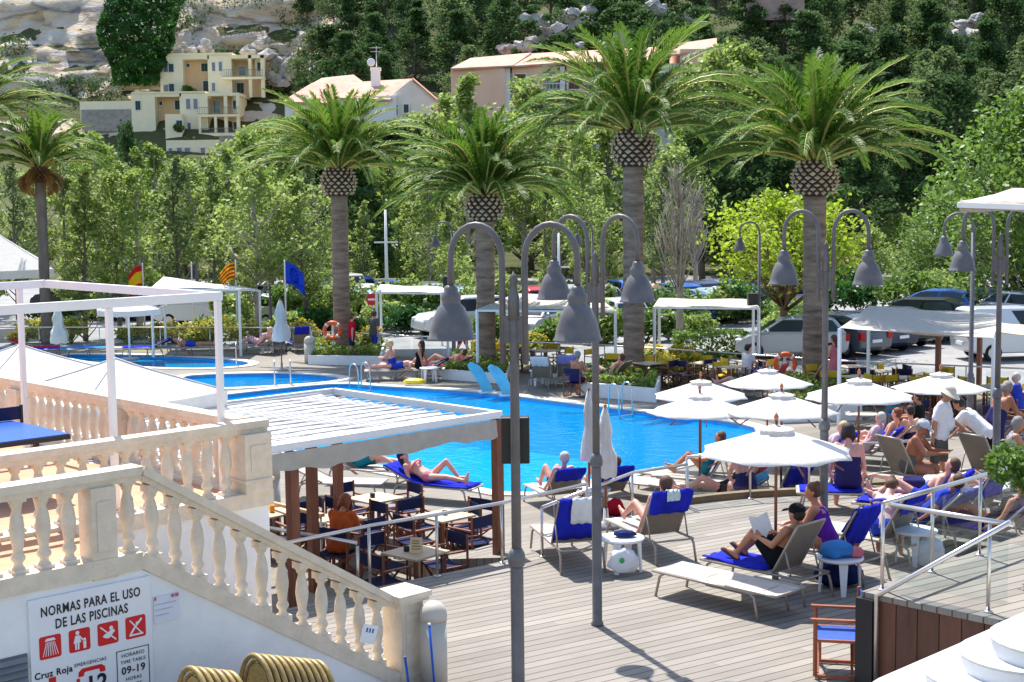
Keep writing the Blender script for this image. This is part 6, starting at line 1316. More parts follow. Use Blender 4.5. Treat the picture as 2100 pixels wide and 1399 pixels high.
def person(label, c, az, pose, clothes, sk='pink', hair=('short', 'grey'), b=1.0, female=False, sc_=1.0, vox=.017, hat=None, extra=None):
    root = thing('person', label, 'person', c, azr(az)); root.scale = (sc_,) * 3; J = fk(**pose); m = MB(); torso(m, J, b, 0, 1, True, female); limbs(m, J, b, 0, ('arm', 'leg', 'shin'))
    cap(m, J['sh'] - J['up'] * .02, .065, J['neck'], .054); cap(m, J['neck'], .054, J['head'] - J['hu'] * .08, .05)
    H, hu, hf = J['head'], J['hu'], J['hf']; hl = hu.cross(hf); m.sphere(H + hu * .03, .093, 14, 10); cap(m, H + hf * .025, .078, H - hu * .065 + hf * .045, .052); cap(m, H + hf * .1 - hu * .005, .012, H + hf * .112 - hu * .025, .015)
    for s in (-1, 1): m.sphere(H + hl * s * .09 - hf * .005 - hu * .005, (.012, .018, .028), 8, 6); m.sphere(H + hl * s * .035 + hf * .088 + hu * .02, .013, 6, 5)
    for i in (0, 1):
        e, w, d = J['e%d' % i], J['w%d' % i], J['hd%d' % i]; cap(m, e, .042 * b, e.lerp(w, .4), .038 * b); cap(m, e.lerp(w, .4), .038 * b, w, .026)
        n_ = d.cross(J['lat']); n_ = n_.normalized() if n_.length > .1 else J['fr']; sd = n_.cross(d).normalized(); cap(m, w, .027, w + d * .075, .03)
        for k, (o, l) in enumerate(((-.03, .07), (-.01, .082), (.01, .078), (.03, .062))):
            p0 = w + d * .085 + sd * o; p1 = p0 + d * l * .5 + n_ * .008; cap(m, p0, .0105, p1, .0095, 6); cap(m, p1, .0095, p1 + d * l * .42 + n_ * .025, .008, 6)
        s = 1 if i == 0 else -1; th = w + d * .03 - sd * .025 * s; cap(m, th, .013, th - sd * .03 * s + d * .035, .0105, 6); cap(m, th - sd * .03 * s + d * .035, .0105, th - sd * .035 * s + d * .062 + n_ * .008, .009, 6)
        cap(m, J['hl%d' % i], .036, J['t%d' % i], .026); cap(m, J['a%d' % i], .037, J['a%d' % i].lerp(J['t%d' % i], .5), .036)
    o = m.build('body', skin(sk), root); later(o, vox, 5 if vox > .013 else 4)
    f = MB()                                                        # eyes and mouth
    for s in (-1, 1): f.sphere(H + hl * s * .035 + hf * .0985 + hu * .02, .0075, 6, 5)
    f.build('eyes', BLACK, root); f = MB(); f.tube([H - hu * .052 + hf * .094 - hl * .02, H - hu * .05 + hf * .1, H - hu * .052 + hf * .094 + hl * .02], .0055, 5); f.build('mouth', mat('lips', (.4, .12, .1), .5), root)
    hk, hc = hair
    if hk != 'bald':
        m = MB(); m.sphere(H + hu * .045 - hf * .02, .1, 14, 10); m.sphere(H + hu * .0 - hf * .04, .088, 12, 8)
        if hk == 'long': cap(m, H - hf * .06, .075, H - hf * .09 - hu * .2, .05)
        if hk == 'bob': [cap(m, H + hl * s * .07 - hf * .02, .04, H + hl * s * .07 - hf * .03 - hu * .09, .035) for s in (-1, 1)]
        if hk == 'bun': m.sphere(H + hu * .1 - hf * .085, .048, 10, 7)
        o = m.build('hair', hairm(hc), root); later(o, .015, 2)
    if hat:
        hk_, hm_ = hat; m = MB(); Mx = Matrix((hl, hf, hu)).transposed()
        if hk_ == 'cap':
            m.sphere(H + hu * .055 - hf * .008, (.106, .112, .085), 16, 8, Mx); rows = [[H + hu * (.06 - .012 * i) + hf * (.085 + .035 * i) + hl * .085 * t * (1 - .1 * i) + hu * (-.02 * t * t) for t in (-1, -.6, -.2, .2, .6, 1)] for i in range(4)]; m.slab(rows, .008)
        else:
            m.sphere(H + hu * .06 - hf * .008, (.108, .114, .09), 16, 8, Mx); rows = [[H + hu * (.065 - .03 * i) + (hf * math.cos(a) + hl * math.sin(a)) * (.1 + .05 * i) for a in [6.2832 * k / 20 for k in range(21)]] for i in range(3)]; m.slab(rows, .006)
        m.build('hat' if hk_ != 'cap' else 'cap', hm_, root)
    for name, kind, mm, par in clothes:
        m = MB()
        if kind == 'shorts': torso(m, J, b, .016, .1); limbs(m, J, b, .018, ('leg',), par)
        if kind == 'trousers': torso(m, J, b, .016, .1); limbs(m, J, b, .02, ('leg', 'shin'), 1)
        if kind == 'shirt': torso(m, J, b, .02, 1, True, female); limbs(m, J, b, .02, ('arm',), 1, par)
        if kind == 'swimsuit' and not par: [cap(m, J['hip'] + J['lat'] * s * .075, .115 * b, J['waist'] + J['lat'] * s * .055, .1 * b) or cap(m, J['waist'] + J['lat'] * s * .055, .1 * b, J['chest'] + J['lat'] * s * .072 - J['up'] * .085, .108 * b) for s in (-1, 1)]
        if kind == 'swimsuit' and par: torso(m, J, b, .01, .5, True, female); limbs(m, J, b, .008, ('leg',), .12); [cap(m, J['chest'] + J['lat'] * s * .07 + J['fr'] * .08, .022, J['sh'] + J['lat'] * s * .085 + J['up'] * .045, .018) or cap(m, J['sh'] + J['lat'] * s * .085 + J['up'] * .045, .018, J['waist'] + J['lat'] * s * .05 - J['fr'] * .085, .02) for s in (-1, 1) if par]
        if kind == 'top': [cap(m, J['waist'] + J['lat'] * s * .055 + J['up'] * .0, .098 * b, J['chest'] + J['lat'] * s * .075, .112 * b) for s in (-1, 1)]; [m.sphere(J['chest'] + J['lat'] * s * .075 + J['fr'] * .075 - J['up'] * .02, .07, 10, 7) for s in (-1, 1)]
        if kind == 'trunks': torso(m, J, b, .012, .1); limbs(m, J, b, .012, ('leg',), .3)
        if kind == 'bikini': [cap(m, J['hip'] + J['lat'] * s * .07 - J['up'] * .01, .113 * b, J['hip'] + J['lat'] * s * .075 + J['up'] * .03, .113 * b) for s in (-1, 1)]; limbs(m, J, b, .008, ('leg',), .08)
        if kind == 'band':
            vs = []; n0 = 20
            for k in (-.02, .02): vs += [J['chest'] - J['up'] * .02 + J['up'] * k + J['lat'] * math.cos(6.2832 * j / n0) * .185 * b + J['fr'] * math.sin(6.2832 * j / n0) * (.12 * b + (.05 if math.sin(6.2832 * j / n0) > 0 else 0)) for j in range(n0)]
            m.add(vs, [(j, (j + 1) % n0, n0 + (j + 1) % n0, n0 + j) for j in range(n0)], True); o = m.build(name, mm, root); s_ = o.modifiers.new('thickness', 'SOLIDIFY'); s_.thickness = .014; continue
        if kind == 'dress':
            torso(m, J, b, .02, 1, True, female)
            for i in (0, 1): cap(m, J['h%d' % i], .12, J['k%d' % i], .12)
            cap(m, J['k0'], .11, J['k1'], .11)
        if kind == 'flipflop':
            for i in (0, 1):
                d = (J['t%d' % i] - J['hl%d' % i]).normalized(); dn = (J['a%d' % i] - J['k%d' % i]).normalized(); m.bar(J['hl%d' % i] - d * .03 + dn * .035, J['t%d' % i] + d * .03 + dn * .03, .09, .022, -dn)
            m.build(name, mm, root); continue
        o = m.build(name, mm, root); later(o, .018, 4)
    if extra: extra(root, J)
    return root, J
BLK = clothmat('black_cloth', (.012, .012, .015), .02); TEALC = clothmat('teal_cloth', (.01, .22, .3), .1); NVY = clothmat('navy_cloth', (.03, .025, .1), .05); PURP = clothmat('purple_cloth', (.13, .02, .3), .05, .4); WSH = clothmat('white_cotton', (.8, .78, .8), .15); PINKS = clothmat('pink_stripe', (.7, .5, .6), .15, .3); GRS = clothmat('grey_cloth', (.12, .11, .1), .05, .15); PATT = mat('patterned_cloth', (.28, .26, .28), .9, var=.85, vscale=16); GRN = clothmat('green_cloth', (.04, .35, .12), .1); ORG = clothmat('orange_cloth', (.5, .1, .03), .1); BLC = clothmat('blue_cloth', (.03, .06, .45), .1); CREAMC = mat('straw', (.6, .54, .44), .8, var=.1)
AR = ((10, 12, 20, 0), (10, 12, 20, 0))
def recline(th, hipx=-.2, knees=(60, 60), arms=((20, 15, 40, 5), (20, 15, 40, 5)), head=25, drop=0, turn=0):
    lg = []
    for k in knees: lg.append((90 + k * .55, 5, k * 1.15, 75 if k > 20 else 88))
    return dict(hip=(hipx, 0, SEATZ + .125 + drop), lean=-(90 - th), legs=tuple(lg), arms=arms, head=head, turn=turn)
def on(key, dx=0, dy=0): c, az, th = LN[key]; return c, az
def lying(key, label, th=None, **k):
    c, az, t0_ = LN[key]; pose = recline(t0_ if th is None else th, k.pop('hipx', -.2), k.pop('knees', (5, 5)), k.pop('arms', ((25, 14, 30, 5), (25, 14, 30, 5))), k.pop('head', 20), turn=k.pop('turn', 0)); return person(label, c, az, pose, k.pop('clothes'), **k)
def sitpose(lean=8, spread=8, knee=85, arms=((35, 8, 50, 15), (35, 8, 50, 15)), head=5, hz=None, th=85, turn=0): return dict(hip=(0, 0, (SEATZ if hz is None else hz) + .12), lean=lean, legs=((th, spread, knee, 90), (th, spread, knee, 90)), arms=arms, head=head, turn=turn)
# -- on the deck
def paper(root, J):
    c = (J['w0'] + J['w1']) / 2 + Vector((.1, 0, .06)); m = MB(); m.slab([[c + Vector((-.05 + .06 * i, -.2 + .1 * j, .14 * i - .12 + .02 * abs(j - 2))) for j in range(5)] for i in range(3)], .004); o = m.build('newspaper', mat('paper', (.75, .74, .74), .8, var=.08, vscale=40)); wm = Matrix.Translation(root.location) @ Matrix.Rotation(root.rotation_euler.z, 4, 'Z'); o.matrix_world = wm; tag(o, 'folded white paper held by the man in the black cap', 'newspaper')
c, az, th = LN['cap']
person('man in a black cap and black shorts reclining on a lounger and reading', c, az, recline(60, -.22, (84, 74), ((38, 14, 66, 14), (34, 14, 70, 14)), 26), [('shorts', 'shorts', BLK, .62), ('flip_flops', 'flipflop', BLACK, 0)], 'tan', ('short', 'dark'), 1.08, False, 1.0, .012, ('cap', BLK), paper)
c, az, th = LN['purple']
person('dark-haired woman in a purple swimsuit sitting on a lounger beside the white table', c + Vector((.08, -.1, 0)), az - 25, sitpose(22, 10, 30, ((30, 6, 45, 20), (42, 6, 30, 10)), -10, th=86, turn=10), [('swimsuit', 'swimsuit', PURP, 1)], 'tan', ('bun', 'brown'), 1.14, True, 1.0, .012)
c, az, th = LN['strap']
lying('strap', 'pale person lying with bent legs on the lounger with the light strap', 60, knees=(58, 20), clothes=[('swimsuit', 'swimsuit', WSH, 1)], sk='pink', hair=('short', 'brown'), female=True, arms=((10, 18, 20, 0), (10, 18, 20, 0)), head=10)
c, az, th = LN['bikini']
person('woman in a blue bikini bending forward with her bare back to us', c + Vector((.12, -.18, 0)), 30, sitpose(38, 8, 85, ((50, 10, 20, 10), (50, 10, 20, 10)), 25), [('bikini_bottom', 'bikini', BLC, 0), ('bikini_top', 'band', BLC, 0)], 'pale', ('bun', 'brown'), 1.12, True)
lying('rest', 'person resting on a lounger behind the glass railing, partly in blue', clothes=[('shirt', 'shirt', BLC, .5), ('shorts', 'shorts', NVY, .6)], sk='tan', hair=('short', 'brown'), knees=(50, 10))
c, az, th = LN['navy']
person('dark-haired woman in a navy strapless top sitting with her back to us', c + Vector((-.02, -.06, 0)), 15, sitpose(3, 10, 85, ((18, 14, 25, 0), (20, 10, 30, 0)), 8), [('strapless_top', 'swimsuit', NVY, 0), ('skirt', 'trunks', NVY, 0)], 'pink', ('bob', 'dark'), 1.15, True, 1.12)
c, az, th = LN['prone']
person('person lying face down in navy shorts with a white shirt', c, az + 180, dict(hip=(-.15, 0, SEATZ + .12), lean=84, legs=((-92, 6, 5, 20), (-92, 6, -25, 20)), arms=((120, 30, -60, 0), (110, 30, -50, 0)), head=-5), [('shorts', 'shorts', NVY, .8), ('shirt', 'shirt', WSH, .5)], 'pale', ('short', 'brown'), 1.05)
c, az, th = LN['tan']
person('sunburnt man in a grey cap sitting on the edge of a lounger', c + Vector((-.26, -.2, 0)), 118, sitpose(18, 14, 88, ((38, 10, 55, 20), (38, 10, 55, 20)), 8), [('trunks', 'trunks', GRS, 0)], 'brown', ('short', 'grey'), 1.25, False, 1.04, .015, ('cap', clothmat('grey_cap', (.5, .55, .62), .1)))
g1_ = G(1925, 1006, 0)
person('standing man in a white shirt, grey shorts and sun hat', g1_, 115, dict(hip=(0, 0, .93), lean=6, legs=((6, 5, 4, 90), (-8, 5, 6, 90)), arms=((18, 10, 40, 5), (-22, 12, 20, 0)), head=22), [('shirt', 'shirt', WSH, .75), ('shorts', 'shorts', GRS, .95), ('shoes', 'flipflop', BLACK, 0)], 'tan', ('short', 'grey'), 1.24, False, 1.06, .015, ('sunhat', CREAMC))
g2_ = G(2022, 990, 0)
person('bending man in a white T-shirt and black shorts, half hidden by a lamp post', g2_, -60, dict(hip=(0, 0, .9), lean=48, legs=((18, 6, 16, 90), (-4, 6, 6, 90)), arms=((40, 12, 20, 0), (20, 10, 25, 0)), head=-10), [('shirt', 'shirt', WSH, .8), ('shorts', 'shorts', BLK, .9), ('shoes', 'flipflop', BLACK, 0)], 'tan', ('short', 'dark'), 1.1)
g3_ = Vector((8.95, 26.9, 0))
person('shirtless tanned man with grey hair beyond the lamp post', g3_, 60, dict(hip=(0, 0, .88), lean=25, legs=((15, 6, 12, 90), (0, 6, 6, 90)), arms=((25, 12, 40, 0), (25, 12, 40, 0)), head=10), [('shorts', 'shorts', NVY, .8)], 'brown', ('short', 'grey'), 1.2)
lying('crowd_one', 'person lying on a bright blue towel between the woman in navy and the lamp', clothes=[('trunks', 'trunks', BLC, 0)], sk='pink', hair=('short', 'brown'), knees=(60, 10))
lying('crowd_three', 'person lying on the blue towel behind the glass railing, wearing black', clothes=[('swimsuit', 'swimsuit', BLK, 1)], sk='tan', hair=('bob', 'brown'), female=True, knees=(50, 5))
c, az, th = LN['crowd_two']; person('person in patterned clothes sitting behind the bending man', c + Vector((.1, -.1, 0)), 100, sitpose(12, 10, 85), [('dress', 'dress', PATT, 0)], 'tan', ('bob', 'grey'), 1.1, True)
# -- behind the kerb on the pool terrace
lying('old', 'white-haired man lying with raised knees beside the pool', 50, knees=(88, 80), clothes=[('trunks', 'trunks', NVY, 0)], sk='pink', hair=('short', 'white'), head=35)
lying('second', 'sunbather with raised knees between the folded umbrellas', 40, knees=(84, 60), clothes=[('trunks', 'trunks', BLC, 0)], sk='pink', hair=('short', 'brown'))
lying('reader', 'person with bent knees on the lounger at the pool corner', knees=(78, 70), clothes=[('swimsuit', 'swimsuit', TEALC, 1)], sk='tan', hair=('short', 'brown'), female=True, arms=((40, 10, 50, 10), (40, 10, 50, 10)))
lying('blonde', 'blonde woman lying with hands raised to her face behind the kerb', knees=(60, 10), clothes=[('swimsuit', 'swimsuit', BLK, 1)], sk='pink', hair=('bob', 'blonde'), female=True, arms=((70, 10, 95, 10), (70, 10, 95, 10)), head=30)
c, az, th = LN['bareback']
person('grey-haired bare-backed man sitting behind the kerb', c + Vector((0, 0, .2)), -10, sitpose(10, 8, 85, head=22), [('trunks', 'trunks', NVY, 0)], 'pink', ('short', 'grey'), 1.2)
person('person in a grey patterned dress bending down behind the kerb', G(1642, 1045, T), 75, dict(hip=(0, 0, .95), lean=75, legs=((5, 5, 5, 90), (-5, 5, 5, 90)), arms=((20, 8, 10, 0), (30, 8, 10, 0)), head=10), [('dress', 'dress', PATT, 0)], 'tan', ('short', 'grey'), 1.1, True)
lying('whitehair', 'blonde person with short hair resting under the square umbrella', clothes=[('shirt', 'shirt', PINKS, .4)], sk='pink', hair=('short', 'blonde'), head=35, knees=(50, 10))
lying('striped', 'white-haired person in a pink striped top on a lounger', 60, clothes=[('shirt', 'shirt', PINKS, .5)], sk='pink', hair=('short', 'white'), head=30, knees=(50, 10))
lying('brownhair', 'brown-haired person resting behind the standing man in the hat', 60, clothes=[('trunks', 'trunks', BLC, 0)], sk='pink', hair=('short', 'auburn'), head=30, knees=(50, 10))
person('dark-haired person sitting with back turned beside the standing man', Vector((8.6, 31.2, T)), -20, sitpose(5, 8, 85), [('trunks', 'trunks', NVY, 0)], 'pink', ('short', 'dark'), 1.05); person('dark-haired person in black behind the one with back turned', Vector((9.1, 32.4, T + .06)), -60, sitpose(2, 8, 85, hz=.42), [('shirt', 'shirt', BLK, .3)], 'tan', ('short', 'dark'))
c, az, th = LN['teal']; person('person in teal shorts sitting on a lounger by the white planter', c, 80, sitpose(30, 8, 80, head=20), [('trunks', 'trunks', TEALC, 0), ('top', 'top', TEALC, 0)], 'pink', ('short', 'brown'), 1.1, True)
# -- under the shade
lying('bluecap', 'woman in a dark cap lying on a blue towel under the shade, one knee up', knees=(82, 10), clothes=[('bikini_bottom', 'bikini', PINKT, 0), ('bikini_top', 'band', PINKT, 0)], sk='pink', hair=('long', 'dark'), female=True, hat=('cap', NVY), head=30)
lying('tealman', 'man in teal trunks lying under the shade', knees=(4, 40), clothes=[('trunks', 'shorts', TEALC, .5)], sk='pink', hair=('short', 'grey'), b=1.15, hat=('cap', clothmat('blue_cap', (.1, .2, .5), .1)), head=25)
p_ = G(694, 1128, T + .46); DC.put(Vector((p_.x, p_.y, T)), azr(20), 'navy canvas chair of the person in orange by the handrail', 'navy canvas chairs under the white shade'); person('auburn-haired person in orange sitting at a cafe table', Vector((p_.x, p_.y, T)), 20, sitpose(18, 8, 85, hz=.4, head=20), [('top', 'shirt', ORG, .7), ('trousers', 'trousers', GRS, 0)], 'tan', ('bob', 'auburn'), 1.05, True)
# -- far groups
lying('f1', 'sunbather lying flat on the far lounger nearest the mast', 8, clothes=[('trunks', 'trunks', BLC, 0)], sk='pink', hair=('short', 'brown')); c, az, th = LN['f2']; person('dark-haired woman in a black swimsuit sitting among the far sunbathers', c + Vector((.1, 0, 0)), -75, sitpose(-10, 8, 20, ((-20, 12, 10, 0), (-20, 12, 10, 0)), 5, th=95), [('swimsuit', 'swimsuit', BLK, 1)], 'tan', ('long', 'dark'), 1, True)
person('blond person in blue trunks sitting beside the woman in black', c + Vector((-.75, .1, 0)), -70, sitpose(5, 8, 30, th=95), [('trunks', 'trunks', BLC, 0)], 'pink', ('short', 'blonde')); lying('f3', 'person lying on the pink towel beside the planter', clothes=[('bikini', 'trunks', PINKT, 0)], sk='pink', hair=('short', 'brown'), knees=(60, 50), female=True)
p_ = at(1180, 790, T); DC.put(p_, R(60), 'navy chair of the bare-backed man near the tallest palm', 'navy chairs by the tallest palm'); person('tanned bare-backed man sitting in a navy chair near the tallest palm', p_, 30, sitpose(12, 8, 85, hz=.4), [('shorts', 'shorts', NVY, .6)], 'tan', ('short', 'grey'), 1.1)
lying('f6', 'sunbather with bent legs beside the trunk of the tallest palm', knees=(60, 50), clothes=[('trunks', 'trunks', NVY, 0)], sk='pink', hair=('short', 'brown')); lying('f9', 'person in a flowered wrap on a lounger by the pool ladder', 40, clothes=[('wrap', 'dress', mat('flowered_cloth', (.5, .3, .35), .9, var=.8, vscale=12), 0)], sk='pink', hair=('short', 'blonde'), female=True, knees=(40, 10)); lying('g7', 'sunbather lying behind the white frame', 8, clothes=[('trunks', 'trunks', BLC, 0)], sk='tan', hair=('short', 'dark'))
c, az, th = LN['h2']; person('person in green shorts lying beneath the umbrella by the life ring', c + Vector((-.7, -.2, 0)), -60, recline(30, -.2, (40, 5)), [('shorts', 'shorts', GRN, .6)], 'pink', ('short', 'brown'))
for px, py, az, lb, cl, sk_ in [(722, 742, 60, 'person in a red top walking on the road beyond the palm', [('top', 'shirt', REDT, .5), ('shorts', 'shorts', NVY, .7)], 'pink'), (768, 735, 30, 'person in a grey top walking near the no entry sign', [('shirt', 'shirt', GRS, .7), ('shorts', 'shorts', BLC, .8)], 'pink'), (950, 742, -60, 'person in white walking behind the largest lamp', [('shirt', 'shirt', WSH, .6), ('shorts', 'shorts', REDT, .6)], 'pink')]:
    person(lb, G(px, py, T), az, dict(hip=(0, 0, .93), lean=3, legs=((18, 4, 8, 90), (-14, 4, 12, 90)), arms=((18, 10, 15, 0), (-18, 10, 15, 0)), head=5), cl, sk_, ('short', 'brown'))
person('person in a coral dress by the life ring of the far cafe', at(1712, 786, T), -40, dict(hip=(0, 0, .93), lean=3, legs=((8, 4, 4, 90), (-4, 4, 4, 90)), arms=AR, head=5), [('dress', 'dress', PINKT, 0)], 'pink', ('long', 'brown'), 1, True); person('person in white sitting at the far cafe', at(1530, 775, T), 60, sitpose(5, 8, 85, hz=.42), [('shirt', 'shirt', WSH, .6), ('shorts', 'shorts', NVY, .7)], 'pink', ('short', 'dark'))
person('person in blue sitting at the far cafe near the brown posts', at(2088, 848, T), -60, sitpose(5, 8, 85, hz=.42), [('shirt', 'shirt', BLC, .6), ('shorts', 'shorts', NVY, .7)], 'pink', ('short', 'white'))
# ================================================================ cars, flags, signs, pool fittings
def paint(n, c): return mat('paint_' + n, c, .25, .3, var=.02, spec=.6)
PAINT = {'white': (.6, .61, .63), 'silver': (.48, .5, .52), 'grey': (.12, .13, .15), 'navy': (.015, .02, .06), 'black': (.012, .012, .014), 'blue': (.03, .12, .4), 'red': (.4, .02, .02), 'light blue': (.3, .45, .6), 'beige': (.5, .45, .38)}
CGLASS = mat('car_glass', (.03, .045, .055), .08, var=0, spec=.8); TYRE = mat('tyre', (.015, .015, .015), .8, var=0); RIM = mat('alloy_rim', (.5, .5, .52), .3, .8, var=0); LRED = mat('red_lamp', (.5, .01, .01), .2, var=0); LCLR = mat('clear_lamp', (.75, .77, .8), .1, var=0)
SHAPES = {  # lower outline and cabin outline, x forward, z up, length, height
    'hatch': ([(-1.95, .35), (-2.0, .6), (-1.93, .92), (-1.2, .98), (.75, .95), (1.55, .85), (1.98, .62), (2.02, .35), (1.8, .24), (-1.8, .24)], [(-1.9, .92), (-1.55, 1.38), (-.95, 1.5), (.1, 1.48), (.55, 1.34), (1.2, .92)]),
    'suv': ([(-2.05, .45), (-2.1, .7), (-2.05, 1.05), (-1.2, 1.1), (.85, 1.08), (1.75, 1.0), (2.05, .75), (2.1, .45), (1.9, .34), (-1.9, .34)], [(-2.02, 1.05), (-1.8, 1.6), (-1.4, 1.72), (.2, 1.7), (.55, 1.58), (1.05, 1.06)]),
    'van': ([(-2.1, .4), (-2.15, .7), (-2.12, 1.1), (-1.2, 1.12), (1.1, 1.08), (1.75, .98), (2.08, .7), (2.12, .4), (1.9, .28), (-1.9, .28)], [(-2.1, 1.1), (-2.02, 1.78), (-1.8, 1.84), (.3, 1.82), (.7, 1.66), (1.45, 1.04)]),
}
def car_proto(shape, colour):
    low, cab = SHAPES[shape]; root = thing('parked_car', '-', 'car'); m = MB(); pm = paint(colour, PAINT[colour]); hw = .84
    def loft(m, prof, ws, closed=True):
        n = len(prof); rows = []
        for y, k in ws: rows.append([Vector((x * (1 - .02 * (1 - k)), y, z)) for x, z in prof])
        vs = [p for r in rows for p in r]; fs = []
        for i in range(len(rows) - 1):
            for j in range(n if closed else n - 1): fs.append((i * n + j, (i + 1) * n + j, (i + 1) * n + (j + 1) % n, i * n + (j + 1) % n))
        fs += [tuple(range(n)), tuple(reversed(range((len(rows) - 1) * n, len(rows) * n)))]; m.add(vs, fs); return m
    loft(m, low, [(-hw + .06, 0), (-hw, 1), (hw, 1), (hw - .06, 0)][0:1] + [(-hw, .5), (hw, .5)] + [(hw - .06, 0)] if False else [(-hw, .5), (hw, .5)])
    n = len(cab); vs = []
    for s in (-1, 1): vs += [Vector((x, s * (hw - .02 - .2 * max(0, (z - cab[0][1]) / (max(c[1] for c in cab) - cab[0][1]))), z)) for x, z in cab]
    m.add(vs, [tuple(range(n)), tuple(reversed(range(n, 2 * n)))] + [(i, n + i, n + (i + 1) % n, (i + 1) % n) for i in range(n)])
    m.build('body', pm, root, bevel=.05)
    zb, zt = cab[0][1], max(c[1] for c in cab)
    def cabpt(x, z, s, out=.012): return Vector((x, s * (hw - .02 - .2 * max(0, (z - zb) / (zt - zb)) + out), z))
    def lerp_cab(a, b, t): return (a[0] + (b[0] - a[0]) * t, a[1] + (b[1] - a[1]) * t)
    za, zc = zb + .08, zt - .1; f0, f1 = lerp_cab(cab[-1], cab[-2], .12), cab[-2]; r0, r1 = lerp_cab(cab[0], cab[1], .15), lerp_cab(cab[0], cab[1], .9)
    xf = lambda z: f0[0] + (f1[0] - f0[0]) * (z - f0[1]) / (f1[1] - f0[1]) - .12; xr = lambda z: r0[0] + (r1[0] - r0[0]) * (z - r0[1]) / (r1[1] - r0[1]) + .14
    for s in (-1, 1):
        for a, b in ((0, .47), (.52, 1)) if not (shape == 'van' and colour == 'white') else ((.56, 1),):
            g = lambda u, z: cabpt(xr(z) + (xf(z) - xr(z)) * u, z, s); w = MB(); w.add([g(a, za), g(b, za), g(b, zc), g(a, zc)], [(0, 1, 2, 3), (3, 2, 1, 0)]); w.build('side_window', CGLASS, root)
        w = MB(); w.sphere((cab[-1][0] - .35, s * (hw + .08), zb + .1), (.06, .1, .07), 8, 5); w.build('wing_mirror', pm, root)
    for nm, a, b in (('windscreen', f0, f1), ('rear_window', r0, r1)):
        d = Vector((b[0] - a[0], 0, b[1] - a[1])); nn = Vector((-d.z, 0, d.x)).normalized() * (.014 if nm == 'rear_window' else -.014); vs = []
        for p, k in ((a, .06), (b, .1)): yw = cabpt(p[0], p[1], 1, 0).y - k; vs += [Vector((p[0], -yw, p[1])) + nn, Vector((p[0], yw, p[1])) + nn]
        w = MB(); w.add(vs, [(0, 1, 3, 2), (2, 3, 1, 0)]); w.build(nm, CGLASS, root)
    for x in (-1.28, 1.3):
        for s in (-1, 1):
            w = MB(); w.tube([(x, s * (hw - .18), .31), (x, s * (hw + .012), .31)], .31, 18); wo = w.build('wheel', TYRE, root); r_ = MB(); r_.tube([(x, s * (hw + .013), .31), (x, s * (hw + .022), .31)], .2, 14); r_.build('rim', RIM, wo)
    L0, L1 = low[1], low[6]
    for s in (-1, 1):
        w = MB(); w.sphere((low[6][0] - .12, s * (hw - .18), low[6][1] + .06), (.14, .16, .08), 8, 6); w.build('headlight', LCLR, root)
        w = MB(); w.box(low[2][0] - .06, low[2][0] + .08, s * (hw - .12) - .1, s * (hw - .12) + .13, zb - .25, zb + .02); w.build('tail_light', LRED, root)
    w = MB(); w.box(low[1][0] - .012, low[1][0] + .03, -.25, .25, .55, .66); w.build('number_plate', WPLAST, root)
    return root
CP = {}
def car(shape, colour, px, py, az, label, s=1.0):
    if (shape, colour) not in CP:
        with Proto() as p: car_proto(shape, colour)
        CP[(shape, colour)] = p
    g = G(px, py, T + .01); CP[(shape, colour)].put(Vector((g.x, g.y, T + .01)), azr(az), label, 'cars in the car park', s)
car('hatch', 'silver', 1622, 733, -82, 'silver hatchback side on beyond the glass fence by the fourth palm', 1.0); car('hatch', 'grey', 1712, 725, -35, 'dark grey hatchback seen from behind beside the fourth palm'); car('hatch', 'navy', 1768, 716, -35, 'navy hatchback next to the dark grey one'); car('hatch', 'black', 1808, 707, -35, 'black hatchback past the navy one under the sagging canopy'); car('suv', 'black', 1868, 699, -60, 'black car parked apart on the open asphalt'); car('van', 'white', 2085, 735, 82, 'white van cut by the photo edge')
car('van', 'white', 415, 668, -78, 'white van with dark windows under the poplars'); car('hatch', 'silver', 515, 668, -70, 'silver car beside the white van under the poplars'); car('hatch', 'blue', 470, 655, -70, 'blue car half hidden behind a canopy post'); car('hatch', 'navy', 612, 664, -120, 'navy hatchback near the EU flag'); car('hatch', 'grey', 662, 662, -120, 'dark grey car beside the first palm trunk'); car('suv', 'black', 150, 640, -80, 'black car under the poplars beyond the far pool'); car('suv', 'grey', 245, 655, -60, 'dark car behind the small white parasol')
car('suv', 'white', 950, 690, -115, 'white jeep-like car with black wheels by the distant lamp'); car('hatch', 'white', 735, 640, -25, 'white car behind the no entry sign'); car('hatch', 'light blue', 770, 655, -20, 'pale blue car between mast and no entry sign'); car('hatch', 'blue', 730, 618, -20, 'blue car behind the white one near the sign'); car('hatch', 'silver', 830, 648, -30, 'silver car behind the dark bush'); car('hatch', 'grey', 860, 635, -30, 'dark grey car behind the silver one near the jeep')
car('hatch', 'blue', 815, 630, -30, 'blue car past the mast foot'); car('hatch', 'white', 1105, 690, -150, 'white hatchback under the beige canopy'); car('van', 'silver', 1150, 672, -150, 'silver van behind the white hatchback'); car('hatch', 'blue', 1275, 630, -20, 'blue car behind the trunk of the tallest palm'); car('hatch', 'white', 1262, 680, -20, 'white car low behind the tallest palm'); car('suv', 'red', 1085, 660, -20, 'red car roof showing under the beige canopy')
